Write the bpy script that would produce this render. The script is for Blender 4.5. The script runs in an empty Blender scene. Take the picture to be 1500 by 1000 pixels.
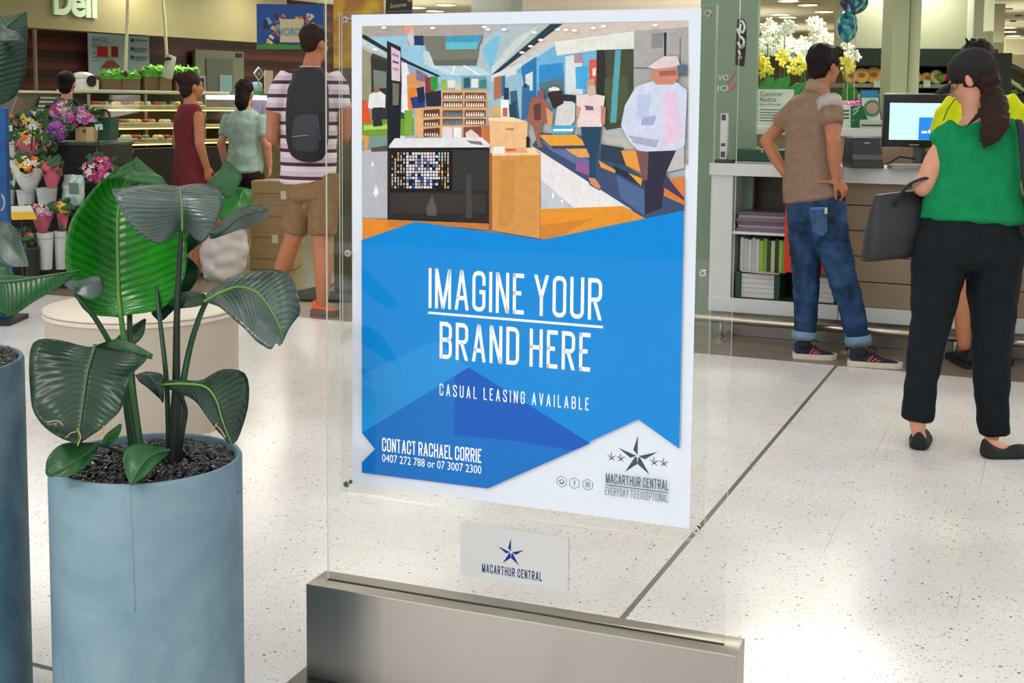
import bpy, bmesh, math, random
import numpy as np
from mathutils import Vector, Matrix
random.seed(7)
S = bpy.context.scene
COL = S.collection

# ------------------------------------------------------------------ camera
F, CX, CY, H = 1813.0, 750.0, 318.0, 1.37
_t, _r, _y = math.radians(5.15), math.radians(0.54), math.radians(23.46)
FW = np.array([-math.sin(_y)*math.cos(_t), math.cos(_y)*math.cos(_t), -math.sin(_t)])
_rt = np.array([math.cos(_y), math.sin(_y), 0.0])
_up = np.cross(_rt, FW)
RT = math.cos(_r)*_rt + math.sin(_r)*_up
UP = -math.sin(_r)*_rt + math.cos(_r)*_up
O = np.array([0, 0, H])
cd = bpy.data.cameras.new('camera')
cam = bpy.data.objects.new('camera', cd)
COL.objects.link(cam)
cd.sensor_width = 36.0
cd.lens = F*36.0/1500.0
cd.shift_y = -(500.0-CY)/1500.0
cd.clip_start = 0.05
m = Matrix.Identity(4)
for i in range(3):
    m[i][0], m[i][1], m[i][2], m[i][3] = RT[i], UP[i], -FW[i], O[i]
cam.matrix_world = m
S.camera = cam

# ------------------------------------------------------------------ light
S.view_settings.view_transform = 'Standard'
S.view_settings.look = 'None'
S.view_settings.gamma = 1.0
S.view_settings.exposure = 0.3
w = bpy.data.worlds.new('mall_daylight')
S.world = w
w.use_nodes = True
bg = w.node_tree.nodes['Background']
wt = w.node_tree.nodes.new('ShaderNodeTexCoord'); wsp = w.node_tree.nodes.new('ShaderNodeSeparateXYZ'); wr_ = w.node_tree.nodes.new('ShaderNodeValToRGB')
w.node_tree.links.new(wt.outputs['Generated'], wsp.inputs[0]); w.node_tree.links.new(wsp.outputs[2], wr_.inputs[0]); w.node_tree.links.new(wr_.outputs[0], bg.inputs[0])
for i, (p_, v_) in enumerate(((0.0, .16), (.10, .30), (.28, .78), (.65, 1.0))):
    e_ = wr_.color_ramp.elements[i] if i < 2 else wr_.color_ramp.elements.new(p_)
    e_.position = p_; e_.color = (v_, v_*.99, v_*.985, 1)
bg.inputs[1].default_value = 1.32

def lamp(x, y, z, sx, sy, power, rz=0.0, col=(1, .96, .9)):
    l = bpy.data.lights.new('ceiling_lamp', 'AREA')
    l.shape = 'RECTANGLE'; l.size = sx; l.size_y = sy; l.energy = power; l.color = col
    o = bpy.data.objects.new('ceiling_lamp', l); COL.objects.link(o)
    o.location = (x, y, z); o.rotation_euler = (0, 0, rz)
    return o
MZ = 3.9      # mall ceiling
for x in (-6.6, -3.9, -1.2, 1.5):
    for y in (1.8, 4.2, 6.2):
        lamp(x, y, MZ-0.06, 1.2, 0.3, 5, col=(1, .99, .985))
for x in (-15.5, -12.0, -8.5, -5.0, -1.5, 2.0, 5.5):
    for y in (8.8, 11.5, 14.5, 18.5, 23.0):
        lamp(x, y, 2.86, 1.2, 0.4, (64 if y < 10 else 20) if x > -4 else 22, col=(1, .95, .82))
for x, y in ((-9.6, 11.2), (-8.6, 12.9), (-7.4, 14.6), (-6.4, 16.6)):      # unseen lamps added in the deli recess to brighten its board and wall
    lamp(x, y, 2.84, 1.0, 0.3, 26, col=(1, .93, .8))
def uplight(x, y, z, sx, sy, power):  # unseen lamps added and aimed up to brighten the shop ceiling
    o = lamp(x, y, z, sx, sy, power, col=(1, .95, .80)); o.rotation_euler = (math.pi, 0, 0); o.name = 'added_uplight'
for x in (-9, -5, -1, 3, 6.5):
    for y in (16.5, 20, 24, 29):
        uplight(x, y, 2.35, 2.2, 1.6, 12)
for x, y in ((-3.4, -1.4), (-2.95, -1.36), (-2.55, -1.34), (-2.0, -1.3)):            # unseen lamps added on the camera's side for streaks in the steel
    lamp(x, y, 3.4, .08, .08, 20, col=(1, .96, .88))

# ------------------------------------------------------------------ pixel helpers (photograph 1500 x 1000)
def ray(px, py):
    return FW + RT*(px-CX)/F - UP*(py-CY)/F
def aD(px, py, D):
    return O + ray(px, py)*D
def aY(px, py, Y):
    d = ray(px, py); return O + d*(Y/d[1])
def aZ(px, py, z=0.0):
    d = ray(px, py); return O + d*((z-H)/d[2])
def depth(P):
    return float((np.asarray(P)-O) @ FW)

# ------------------------------------------------------------------ materials
def lin(c):
    c = c/255.0
    return c/12.92 if c <= 0.04045 else ((c+0.055)/1.055)**2.4
def C(r, g, b):
    return (lin(r), lin(g), lin(b), 1.0)
_M = {}
def mat(name, col, rough=0.6, metal=0.0, var=0.0, scale=8.0, bump=0.0, bscale=60.0, spec=0.5, coat=0.0, emit=0.0, trans=0.0, sheen=0.0):
    if name in _M: return _M[name]
    M = bpy.data.materials.new(name); M.use_nodes = True
    nt = M.node_tree; b = nt.nodes['Principled BSDF']
    c = C(*col)
    b.inputs['Base Color'].default_value = c
    b.inputs['Roughness'].default_value = rough
    b.inputs['Metallic'].default_value = metal
    b.inputs['Specular IOR Level'].default_value = spec
    b.inputs['Coat Weight'].default_value = coat
    if sheen: b.inputs['Sheen Weight'].default_value = sheen
    if trans: b.inputs['Transmission Weight'].default_value = trans
    if emit:
        b.inputs['Emission Color'].default_value = c
        b.inputs['Emission Strength'].default_value = emit
    tc = nt.nodes.new('ShaderNodeTexCoord')
    if var:
        n = nt.nodes.new('ShaderNodeTexNoise'); n.inputs['Scale'].default_value = scale; n.inputs['Detail'].default_value = 6
        r = nt.nodes.new('ShaderNodeValToRGB')
        k0, k1 = 1-var, 1+var
        r.color_ramp.elements[0].position = 0.3; r.color_ramp.elements[1].position = 0.7
        r.color_ramp.elements[0].color = tuple(min(1, v*k0) for v in c[:3])+(1,)
        r.color_ramp.elements[1].color = tuple(min(1, v*k1) for v in c[:3])+(1,)
        nt.links.new(tc.outputs['Object'], n.inputs['Vector'])
        nt.links.new(n.outputs['Fac'], r.inputs['Fac'])
        nt.links.new(r.outputs['Color'], b.inputs['Base Color'])
    if bump:
        n2 = nt.nodes.new('ShaderNodeTexNoise'); n2.inputs['Scale'].default_value = bscale; n2.inputs['Detail'].default_value = 4
        bp = nt.nodes.new('ShaderNodeBump'); bp.inputs['Strength'].default_value = bump; bp.inputs['Distance'].default_value = 0.01
        nt.links.new(tc.outputs['Object'], n2.inputs['Vector'])
        nt.links.new(n2.outputs['Fac'], bp.inputs['Height'])
        nt.links.new(bp.outputs['Normal'], b.inputs['Normal'])
    _M[name] = M
    return M
def nodes_of(M):
    return M.node_tree.nodes, M.node_tree.links, M.node_tree.nodes['Principled BSDF']

def clear_mat(name, tint=(0.97, 0.99, 0.98), refl=1.0):
    if name in _M: return _M[name]
    M = bpy.data.materials.new(name); M.use_nodes = True
    nt = M.node_tree; nt.nodes.clear()
    out = nt.nodes.new('ShaderNodeOutputMaterial')
    t = nt.nodes.new('ShaderNodeBsdfTransparent'); t.inputs[0].default_value = tint+(1,)
    g = nt.nodes.new('ShaderNodeBsdfGlossy'); g.inputs['Roughness'].default_value = 0.02
    fr = nt.nodes.new('ShaderNodeFresnel')
    ge = nt.nodes.new('ShaderNodeNewGeometry'); mr = nt.nodes.new('ShaderNodeMapRange'); mr.inputs[3].default_value = 1.45; mr.inputs[4].default_value = 1/1.45
    nt.links.new(ge.outputs['Backfacing'], mr.inputs[0]); nt.links.new(mr.outputs[0], fr.inputs[0])
    mu = nt.nodes.new('ShaderNodeMath'); mu.operation = 'MULTIPLY'; mu.inputs[1].default_value = refl
    mx = nt.nodes.new('ShaderNodeMixShader')
    nt.links.new(fr.outputs[0], mu.inputs[0]); nt.links.new(mu.outputs[0], mx.inputs[0])
    nt.links.new(t.outputs[0], mx.inputs[1]); nt.links.new(g.outputs[0], mx.inputs[2])
    nt.links.new(mx.outputs[0], out.inputs[0])
    _M[name] = M
    return M
def edge_mat(name, col, alpha=0.6):
    if name in _M: return _M[name]
    M = bpy.data.materials.new(name); M.use_nodes = True
    nt = M.node_tree; b = nt.nodes['Principled BSDF']
    b.inputs['Base Color'].default_value = C(*col); b.inputs['Roughness'].default_value = 0.15
    b.inputs['Alpha'].default_value = alpha
    _M[name] = M
    return M

# ------------------------------------------------------------------ mesh builder
def V(p): return np.array([float(p[0]), float(p[1]), float(p[2])])
def unit(v):
    v = np.asarray(v, float); n = np.linalg.norm(v)
    return v/n if n > 1e-12 else v

class MB:
    def __init__(s, bulge=1.0): s.v = []; s.f = []; s.m = []; s.c = []; s.bulge = bulge
    def add(s, vs, fs, mi=0, col=None):
        o = len(s.v); s.v += [tuple(map(float, p)) for p in vs]
        for f in fs:
            s.f.append([i+o for i in f]); s.m.append(mi); s.c.append(col)
        return s
    def quad(s, a, b, c, d, mi=0, col=None): return s.add([a, b, c, d], [(0, 1, 2, 3)], mi, col)
    def box(s, lo, hi, mi=0, T=None, bevel=0.0):
        x0, y0, z0 = lo; x1, y1, z1 = hi
        vs = [(x0,y0,z0),(x1,y0,z0),(x1,y1,z0),(x0,y1,z0),(x0,y0,z1),(x1,y0,z1),(x1,y1,z1),(x0,y1,z1)]
        fs = [(0,3,2,1),(4,5,6,7),(0,1,5,4),(1,2,6,5),(2,3,7,6),(3,0,4,7)]
        if bevel:
            bm = bmesh.new(); bv = [bm.verts.new(p) for p in vs]
            for f in fs: bm.faces.new([bv[i] for i in f])
            bmesh.ops.bevel(bm, geom=bm.edges[:], offset=bevel, segments=2, affect='EDGES', profile=0.6)
            bm.verts.index_update(); bm.normal_update()
            vs = [tuple(v.co) for v in bm.verts]; fs = [[v.index for v in f.verts] for f in bm.faces]; bm.free()
        if T is not None: vs = [tuple(T @ Vector(p)) for p in vs]
        return s.add(vs, fs, mi)
    def obox(s, c, ax, ay, az, hx, hy, hz, mi=0, bevel=0.0):
        T = Matrix.Identity(4)
        for i in range(3): T[i][0], T[i][1], T[i][2], T[i][3] = ax[i], ay[i], az[i], c[i]
        return s.box((-hx, -hy, -hz), (hx, hy, hz), mi, T, bevel)
    def lathe(s, c, prof, seg=48, mi=0, axis=None):
        c = V(c)
        if axis is None: ax = np.array([1., 0, 0]); ay = np.array([0, 1., 0]); az = np.array([0, 0, 1.])
        else:
            az = unit(axis); t = np.array([0, 0, 1.]) if abs(az[2]) < 0.9 else np.array([1., 0, 0])
            ax = unit(np.cross(t, az)); ay = np.cross(az, ax)
        vs = []; fs = []; n = len(prof)
        for (r, z) in prof:
            for k in range(seg):
                a = 2*math.pi*k/seg; vs.append(c + ax*r*math.cos(a) + ay*r*math.sin(a) + az*z)
        for i in range(n-1):
            for k in range(seg):
                k2 = (k+1) % seg
                fs.append((i*seg+k, i*seg+k2, (i+1)*seg+k2, (i+1)*seg+k))
        if prof[0][0] > 1e-6: fs.append(tuple(reversed(range(seg))))
        if prof[-1][0] > 1e-6: fs.append(tuple((n-1)*seg+k for k in range(seg)))
        return s.add(vs, fs, mi)
    def tube(s, pts, rad, seg=12, lat=None, mi=0, caps=True):
        """loft of elliptical rings; rad: number, list of numbers or (a,b) pairs; lat: direction of a"""
        P = [V(p) for p in pts]; n = len(P)
        R = rad if isinstance(rad, list) and len(rad) == n else [rad]*n
        R = [(r, r) if not isinstance(r, (tuple, list)) else r for r in R]
        rings = []; fr = None
        for i in range(n):
            t = unit(P[min(i+1, n-1)]-P[max(i-1, 0)])
            L = lat[i] if isinstance(lat, list) else lat
            if L is not None: a = np.asarray(L, float)
            elif fr is not None: a = fr
            else: a = np.array([1., 0, 0]) if abs(t[0]) < 0.8 else np.array([0, 1., 0])
            a = unit(a - t*(a @ t)); b = np.cross(t, a); fr = a
            rings.append((P[i], a, b, R[i], t))
        seq = []
        if caps:
            p, a, b, r, t = rings[0]
            for k in (0.08, 0.5, 0.85):
                q = math.sqrt(1-k*k) if k > 0.1 else 0.99
                seq.append((p - t*min(r)*q*s.bulge, a, b, (r[0]*k, r[1]*k)))
        seq += [(p, a, b, r) for (p, a, b, r, t) in rings]
        if caps:
            p, a, b, r, t = rings[-1]
            for k in (0.85, 0.5, 0.08):
                q = math.sqrt(1-k*k) if k > 0.1 else 0.99
                seq.append((p + t*min(r)*q*s.bulge, a, b, (r[0]*k, r[1]*k)))
        vs = []; fs = []
        for (p, a, b, r) in seq:
            for k in range(seg):
                an = 2*math.pi*k/seg; vs.append(p + a*r[0]*math.cos(an) + b*r[1]*math.sin(an))
        N = len(seq)
        for i in range(N-1):
            for k in range(seg):
                k2 = (k+1) % seg; fs.append((i*seg+k, i*seg+k2, (i+1)*seg+k2, (i+1)*seg+k))
        fs.append(tuple(reversed(range(seg)))); fs.append(tuple((N-1)*seg+k for k in range(seg)))
        return s.add(vs, fs, mi)
    def ell(s, c, r, ax=None, seg=20, rings=12, mi=0):
        c = V(c); A = ax if ax is not None else ((1, 0, 0), (0, 1, 0), (0, 0, 1))
        A = [np.asarray(q, float) for q in A]
        vs = [c - A[2]*r[2]]; fs = []
        for i in range(1, rings):
            th = math.pi*i/rings
            for k in range(seg):
                a = 2*math.pi*k/seg
                vs.append(c + A[0]*r[0]*math.sin(th)*math.cos(a) + A[1]*r[1]*math.sin(th)*math.sin(a) - A[2]*r[2]*math.cos(th))
        vs.append(c + A[2]*r[2])
        for k in range(seg): fs.append((0, 1+(k+1) % seg, 1+k))
        for i in range(rings-2):
            for k in range(seg):
                k2 = (k+1) % seg
                fs.append((1+i*seg+k, 1+i*seg+k2, 1+(i+1)*seg+k2, 1+(i+1)*seg+k))
        e = len(vs)-1; b0 = 1+(rings-2)*seg
        for k in range(seg): fs.append((b0+k, b0+(k+1) % seg, e))
        return s.add(vs, fs, mi)
    def prism(s, poly, ext, mi=0):
        """poly: list of 3-D points (planar), ext: extrusion vector"""
        P = [V(p) for p in poly]; e = V(ext); n = len(P)
        vs = P + [p+e for p in P]
        fs = [tuple(range(n)), tuple(reversed(range(n, 2*n)))]
        for i in range(n):
            j = (i+1) % n; fs.append((j, i, n+i, n+j))
        return s.add(vs, fs, mi)
    def build(s, name, mats, parent=None, smooth=False, origin=None, fix=True):
        root = parent
        while root is not None and root.parent is not None: root = root.parent
        if origin is None:
            origin = tuple(root.get('_o', (0, 0, 0))) if root is not None else (0, 0, 0)
        T = None
        if root is not None and '_rot' in root: T = True     # sign: verts already local
        vs = s.v if T else [(x-origin[0], y-origin[1], z-origin[2]) for (x, y, z) in s.v]
        me = bpy.data.meshes.new(name)
        me.from_pydata(vs, [], s.f); me.update()
        if not isinstance(mats, (list, tuple)): mats = [mats]
        for q in mats: me.materials.append(q)
        for i, p in enumerate(me.polygons): p.material_index = s.m[i]
        if any(c is not None for c in s.c):
            ca = me.color_attributes.new('print', 'FLOAT_COLOR', 'CORNER')
            for i, p in enumerate(me.polygons):
                cc = s.c[i] or (1, 1, 1, 1)
                for li in p.loop_indices: ca.data[li].color = cc
        if fix:
            bm = bmesh.new(); bm.from_mesh(me); bmesh.ops.recalc_face_normals(bm, faces=bm.faces[:]); bm.to_mesh(me); bm.free()
        if smooth:
            me.polygons.foreach_set('use_smooth', [True]*len(me.polygons))
            if smooth == 'auto':
                bm = bmesh.new(); bm.from_mesh(me)
                for e in bm.edges:
                    if len(e.link_faces) == 2 and e.calc_face_angle(0) > 0.7: e.smooth = False
                bm.to_mesh(me); bm.free()
        o = bpy.data.objects.new(name, me); COL.objects.link(o)
        if parent is not None: o.parent = parent
        else: o.location = origin; o['_o'] = origin
        return o
    def blob(s, name, material, parent=None, voxel=0.008, smooth=4, origin=None, disp=0.0, dscale=0.03):
        """union of the closed shapes as one continuous smooth surface"""
        o = s.build(name, material, parent, origin=origin, fix=False)
        md = o.modifiers.new('r', 'REMESH'); md.mode = 'VOXEL'; md.voxel_size = voxel
        if smooth:
            sm = o.modifiers.new('s', 'SMOOTH'); sm.iterations = smooth; sm.factor = 0.5
        dg = bpy.context.evaluated_depsgraph_get()
        me = bpy.data.meshes.new_from_object(o.evaluated_get(dg), depsgraph=dg)
        old = o.data; o.modifiers.clear(); o.data = me; me.name = name; bpy.data.meshes.remove(old)
        me.materials.clear(); me.materials.append(material)
        me.polygons.foreach_set('use_smooth', [True]*len(me.polygons))
        if disp:
            from mathutils import noise
            me.update()
            for vtx in me.vertices:
                p = vtx.co/dscale
                vtx.co = vtx.co + vtx.normal*disp*noise.noise(p)
            me.update()
        return o

def tag(o, label, cat, group=None, kind=None):
    o['label'] = label; o['category'] = cat
    if group: o['group'] = group
    if kind: o['kind'] = kind
    return o
def thing(name, loc, label, cat, group=None):
    o = bpy.data.objects.new(name, None); COL.objects.link(o)
    o.location = tuple(map(float, loc)); o['_o'] = tuple(map(float, loc)); o.empty_display_size = 0.05
    return tag(o, label, cat, group)
def struct(o, kind='structure'):
    o['kind'] = kind; return o
def copy_tree(o, parent=None):
    c = o.copy(); COL.objects.link(c)
    if parent is not None: c.parent = parent
    for ch in [q for q in bpy.data.objects if q.parent == o]: copy_tree(ch, c)
    return c

# ------------------------------------------------------------------ lettering
# condensed block capitals as strokes in a unit cell (x 0..w, y 0..1)
def _arc(cx, cy, rx, ry, a0, a1, n=8):
    return [(cx+rx*math.cos(math.radians(a0+(a1-a0)*i/n)), cy+ry*math.sin(math.radians(a0+(a1-a0)*i/n))) for i in range(n+1)]
_w = 0.36
def _rr(x0, y0, x1, y1, r):   # closed rounded rectangle path
    return (_arc(x1-r, y1-r, r, r, 0, 90)+_arc(x0+r, y1-r, r, r, 90, 180)+_arc(x0+r, y0+r, r, r, 180, 270)+_arc(x1-r, y0+r, r, r, 270, 360)+[(x1, y1-r)])
R_ = .15
GL = {
 'I': (0.0, [[(0,0),(0,1)]]),
 'L': (.28, [[(0,1),(0,0),(.28,0)]]),
 'T': (.34, [[(0,1),(.34,1)],[(.17,1),(.17,0)]]),
 'E': (.28, [[(.28,1),(0,1),(0,0),(.28,0)],[(0,.52),(.24,.52)]]),
 'F': (.28, [[(.28,1),(0,1),(0,0)],[(0,.52),(.24,.52)]]),
 'H': (_w, [[(0,0),(0,1)],[(_w,0),(_w,1)],[(0,.52),(_w,.52)]]),
 'N': (_w, [[(0,0),(0,1),(_w,0),(_w,1)]]),
 'M': (.48, [[(0,0),(0,1),(.24,.1),(.48,1),(.48,0)]]),
 'V': (.38, [[(0,1),(.19,0),(.38,1)]]),
 'A': (.40, [[(0,0),(.20,1),(.40,0)],[(.07,.28),(.33,.28)]]),
 'Y': (.40, [[(0,1),(.2,.45),(.4,1)],[(.2,.45),(.2,0)]]),
 'X': (.38, [[(0,0),(.38,1)],[(0,1),(.38,0)]]),
 'O': (_w, [_rr(0,0,_w,1,R_)]),
 'U': (_w, [[(0,1),(0,R_)]+_arc(R_,R_,R_,R_,180,270)+_arc(_w-R_,R_,R_,R_,270,360)+[(_w,1)]]),
 'C': (_w, [[(_w,.70),(_w,1-R_)]+_arc(_w-R_,1-R_,R_,R_,0,90)+_arc(R_,1-R_,R_,R_,90,180)+_arc(R_,R_,R_,R_,180,270)+_arc(_w-R_,R_,R_,R_,270,360)+[(_w,.3)]]),
 'G': (_w, [[(_w,.72),(_w,1-R_)]+_arc(_w-R_,1-R_,R_,R_,0,90)+_arc(R_,1-R_,R_,R_,90,180)+_arc(R_,R_,R_,R_,180,270)+_arc(_w-R_,R_,R_,R_,270,360)+[(_w,.48),(.2,.48)]]),
 'D': (_w, [[(0,0),(0,1),(_w-R_,1)]+_arc(_w-R_,1-R_,R_,R_,90,0)+_arc(_w-R_,R_,R_,R_,0,-90)+[(0,0)]]),
 'P': (_w, [[(0,0),(0,1),(_w-R_,1)]+_arc(_w-R_,1-R_,R_,R_,90,0)+_arc(_w-R_,.46+R_,R_,R_,0,-90)+[(0,.46)]]),
 'R': (_w, [[(0,0),(0,1),(_w-R_,1)]+_arc(_w-R_,1-R_,R_,R_,90,0)+_arc(_w-R_,.48+R_,R_,R_,0,-90)+[(0,.48)],[(.16,.48),(_w,0)]]),
 'B': (_w, [[(0,0),(0,1),(_w-R_,1)]+_arc(_w-R_,1-R_,R_,R_*.9,90,0)+_arc(_w-R_,.52+R_*.9,R_,R_*.9,0,-90)+[(0,.52)],[(_w-R_,.52)]+_arc(_w-R_,.52-R_,R_,R_,90,0)+_arc(_w-R_,R_,R_,R_,0,-90)+[(0,0)]]),
 'S': (_w, [[(_w,.76),(_w,1-R_)]+_arc(_w-R_,1-R_,R_,R_,0,90)+_arc(R_,1-R_,R_,R_,90,180)+[(0,.70),(_w,.32)]+_arc(_w-R_,R_,R_,R_,0,-90)+_arc(R_,R_,R_,R_,270,180)+[(0,.24)]]),
 'W': (.52, [[(0,1),(.13,0),(.26,.9),(.39,0),(.52,1)]]),
 'K': (_w, [[(0,0),(0,1)],[(_w,1),(0,.45)],[(.1,.55),(_w,0)]]),
}
def strokes_to_quads(path, hw):
    P = [np.array(p, float) for p in path]
    Q = [P[0]]
    for p in P[1:]:
        if np.linalg.norm(p-Q[-1]) > 1e-6: Q.append(p)
    P = Q; n = len(P)
    closed = n > 3 and np.linalg.norm(P[0]-P[-1]) < 1e-6
    L = []; Rr = []
    for i in range(n):
        if closed:
            a = P[i-1] if i > 0 else P[-2]; b = P[i+1] if i < n-1 else P[1]
        else:
            a = P[i-1] if i > 0 else None; b = P[i+1] if i < n-1 else None
        d0 = unit(P[i]-a) if a is not None else None
        d1 = unit(b-P[i]) if b is not None else None
        if d0 is None: d0 = d1
        if d1 is None: d1 = d0
        n0 = np.array([-d0[1], d0[0]]); n1 = np.array([-d1[1], d1[0]])
        mm = unit(n0+n1); k = 1/max(0.45, float(mm @ n0))
        L.append(P[i]+mm*hw*k); Rr.append(P[i]-mm*hw*k)
    return [(L[i], L[i+1], Rr[i+1], Rr[i]) for i in range(n-1)]
def block_text(txt, u0, v0, u1, v1, sw, track=0.16, space=0.30):
    """quads (u,v) of a line of condensed capitals fitted into a box; sw = stroke width in cap heights"""
    x = 0; items = []
    for ch in txt:
        if ch == ' ': x += space; continue
        wd, st = GL[ch]
        items.append((x, st)); x += wd+track+sw
    tot = x-track-sw+sw
    sx = (u1-u0)/tot; sy = (v1-v0)/(1+0)
    out = []
    hv = sw/2
    for x0, st in items:
        for p in st:
            # shrink so that strokes stay inside the cap height
            q = [((xx+x0+hv), hv+yy*(1-sw)) for xx, yy in p]
            if len(q) <= 5:
                pass
            elif len(q) == 2 and abs(q[0][0]-q[1][0]) < 1e-6:
                q = [(q[0][0], q[0][1]-hv), (q[1][0], q[1][1]+hv)]
            elif not (abs(p[0][0]-p[-1][0]) < 1e-6 and abs(p[0][1]-p[-1][1]) < 1e-6):
                for e, f in ((0, 1), (-1, -2)):
                    d = unit(np.array(q[e])-np.array(q[f])); q[e] = tuple(np.array(q[e])+d*hv*(1 if abs(d[1]) > .5 else 0))
            if ch_straight(q):
                for a, b in zip(q[:-1], q[1:]):
                    dy = abs(b[1]-a[1])
                    if dy > .3:      # straight limb cut level at top and foot
                        hx = hv*math.hypot(b[0]-a[0], dy)/dy
                        a2, b2 = ((a, b) if a[1] < b[1] else (b, a))
                        ya = 0.0 if a2[1] < .2 else a2[1]; yb = 1.0 if b2[1] > .8 else b2[1]
                        quad = [(a2[0]-hx, ya), (a2[0]+hx, ya), (b2[0]+hx, yb), (b2[0]-hx, yb)]
                    else:
                        d = hv if dy < .1 else 0
                        l, r = min(a[0], b[0])-hv, max(a[0], b[0])+(hv if len(q) > 2 else 0)
                        quad = [(l, a[1]-hv), (r, b[1]-hv), (r, b[1]+hv), (l, a[1]+hv)]
                    out.append([(u0+c[0]*sx, v0+c[1]*sy) for c in quad])
                continue
            for quad in strokes_to_quads(q, hv):
                out.append([(u0+a[0]*sx, v0+a[1]*sy) for a in quad])
    return out
def ch_straight(q):
    return len(q) <= 5
def font_mesh(txt, width=None, height=None):
    """vertices/faces of a line in the built-in typeface, lower-left at 0,0"""
    cu = bpy.data.curves.new('t', 'FONT'); cu.body = txt; cu.fill_mode = 'FRONT' if hasattr(cu, 'fill_mode') else 'FRONT'
    cu.resolution_u = 3
    o = bpy.data.objects.new('t', cu); COL.objects.link(o)
    dg = bpy.context.evaluated_depsgraph_get()
    me = bpy.data.meshes.new_from_object(o.evaluated_get(dg))
    vs = [tuple(v.co) for v in me.vertices]; fs = [tuple(p.vertices) for p in me.polygons]
    bpy.data.objects.remove(o); bpy.data.curves.remove(cu); bpy.data.meshes.remove(me)
    xs = [v[0] for v in vs]; ys = [v[1] for v in vs]
    x0, x1, y0, y1 = min(xs), max(xs), min(ys), max(ys)
    sx = (width/(x1-x0)) if width else height/(y1-y0); sy = (height/(y1-y0)) if height else sx
    return [((v[0]-x0)*sx, (v[1]-y0)*sy) for v in vs], fs
def put_font(mb, txt, c0, ex, ey, width, height=None, off=(0, 0, 0), mi=0, thick=0.0, nrm=None):
    vs, fs = font_mesh(txt, width, height); c0 = V(c0); ex = V(ex); ey = V(ey); off = V(off)
    P = [c0+ex*a+ey*b+off for a, b in vs]
    mb.add(P, fs, mi)
    if thick:
        e = V(nrm)*thick
        mb.add([p+e for p in P], fs, mi)
        from collections import Counter
        cnt = Counter()
        for f in fs:
            for i in range(len(f)):
                a, b = f[i], f[(i+1) % len(f)]; cnt[(min(a, b), max(a, b))] += 1
        n = len(P)
        mb.add(P+[p+e for p in P], [(a, b, b+n, a+n) for (a, b), k in cnt.items() if k == 1], mi)

# ------------------------------------------------------------------ the setting
RH = _rt.copy(); FH = np.array([-math.sin(_y), math.cos(_y), 0.0]); ZU = np.array([0, 0, 1.0])
def cbox(mb, x0, y0, x1, y1, D, thick, mi=0, bevel=0.0, zlo=None, zhi=None):
    """box facing the camera's heading, front at depth D, covering a pixel rectangle, going back by thick"""
    a = aD(x0, (y0+y1)/2, D); b = aD(x1, (y0+y1)/2, D)
    xm = (x0+x1)/2
    z1 = aD(xm, y0, D)[2] if zhi is None else zhi; z0 = aD(xm, y1, D)[2] if zlo is None else zlo
    c = (a+b)/2; hx = abs((b-a) @ RH)/2
    c = c + FH*thick/2; c[2] = (z0+z1)/2
    mb.obox(c, RH, FH, ZU, hx, thick/2, (z1-z0)/2, mi, bevel)
    return c

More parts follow.
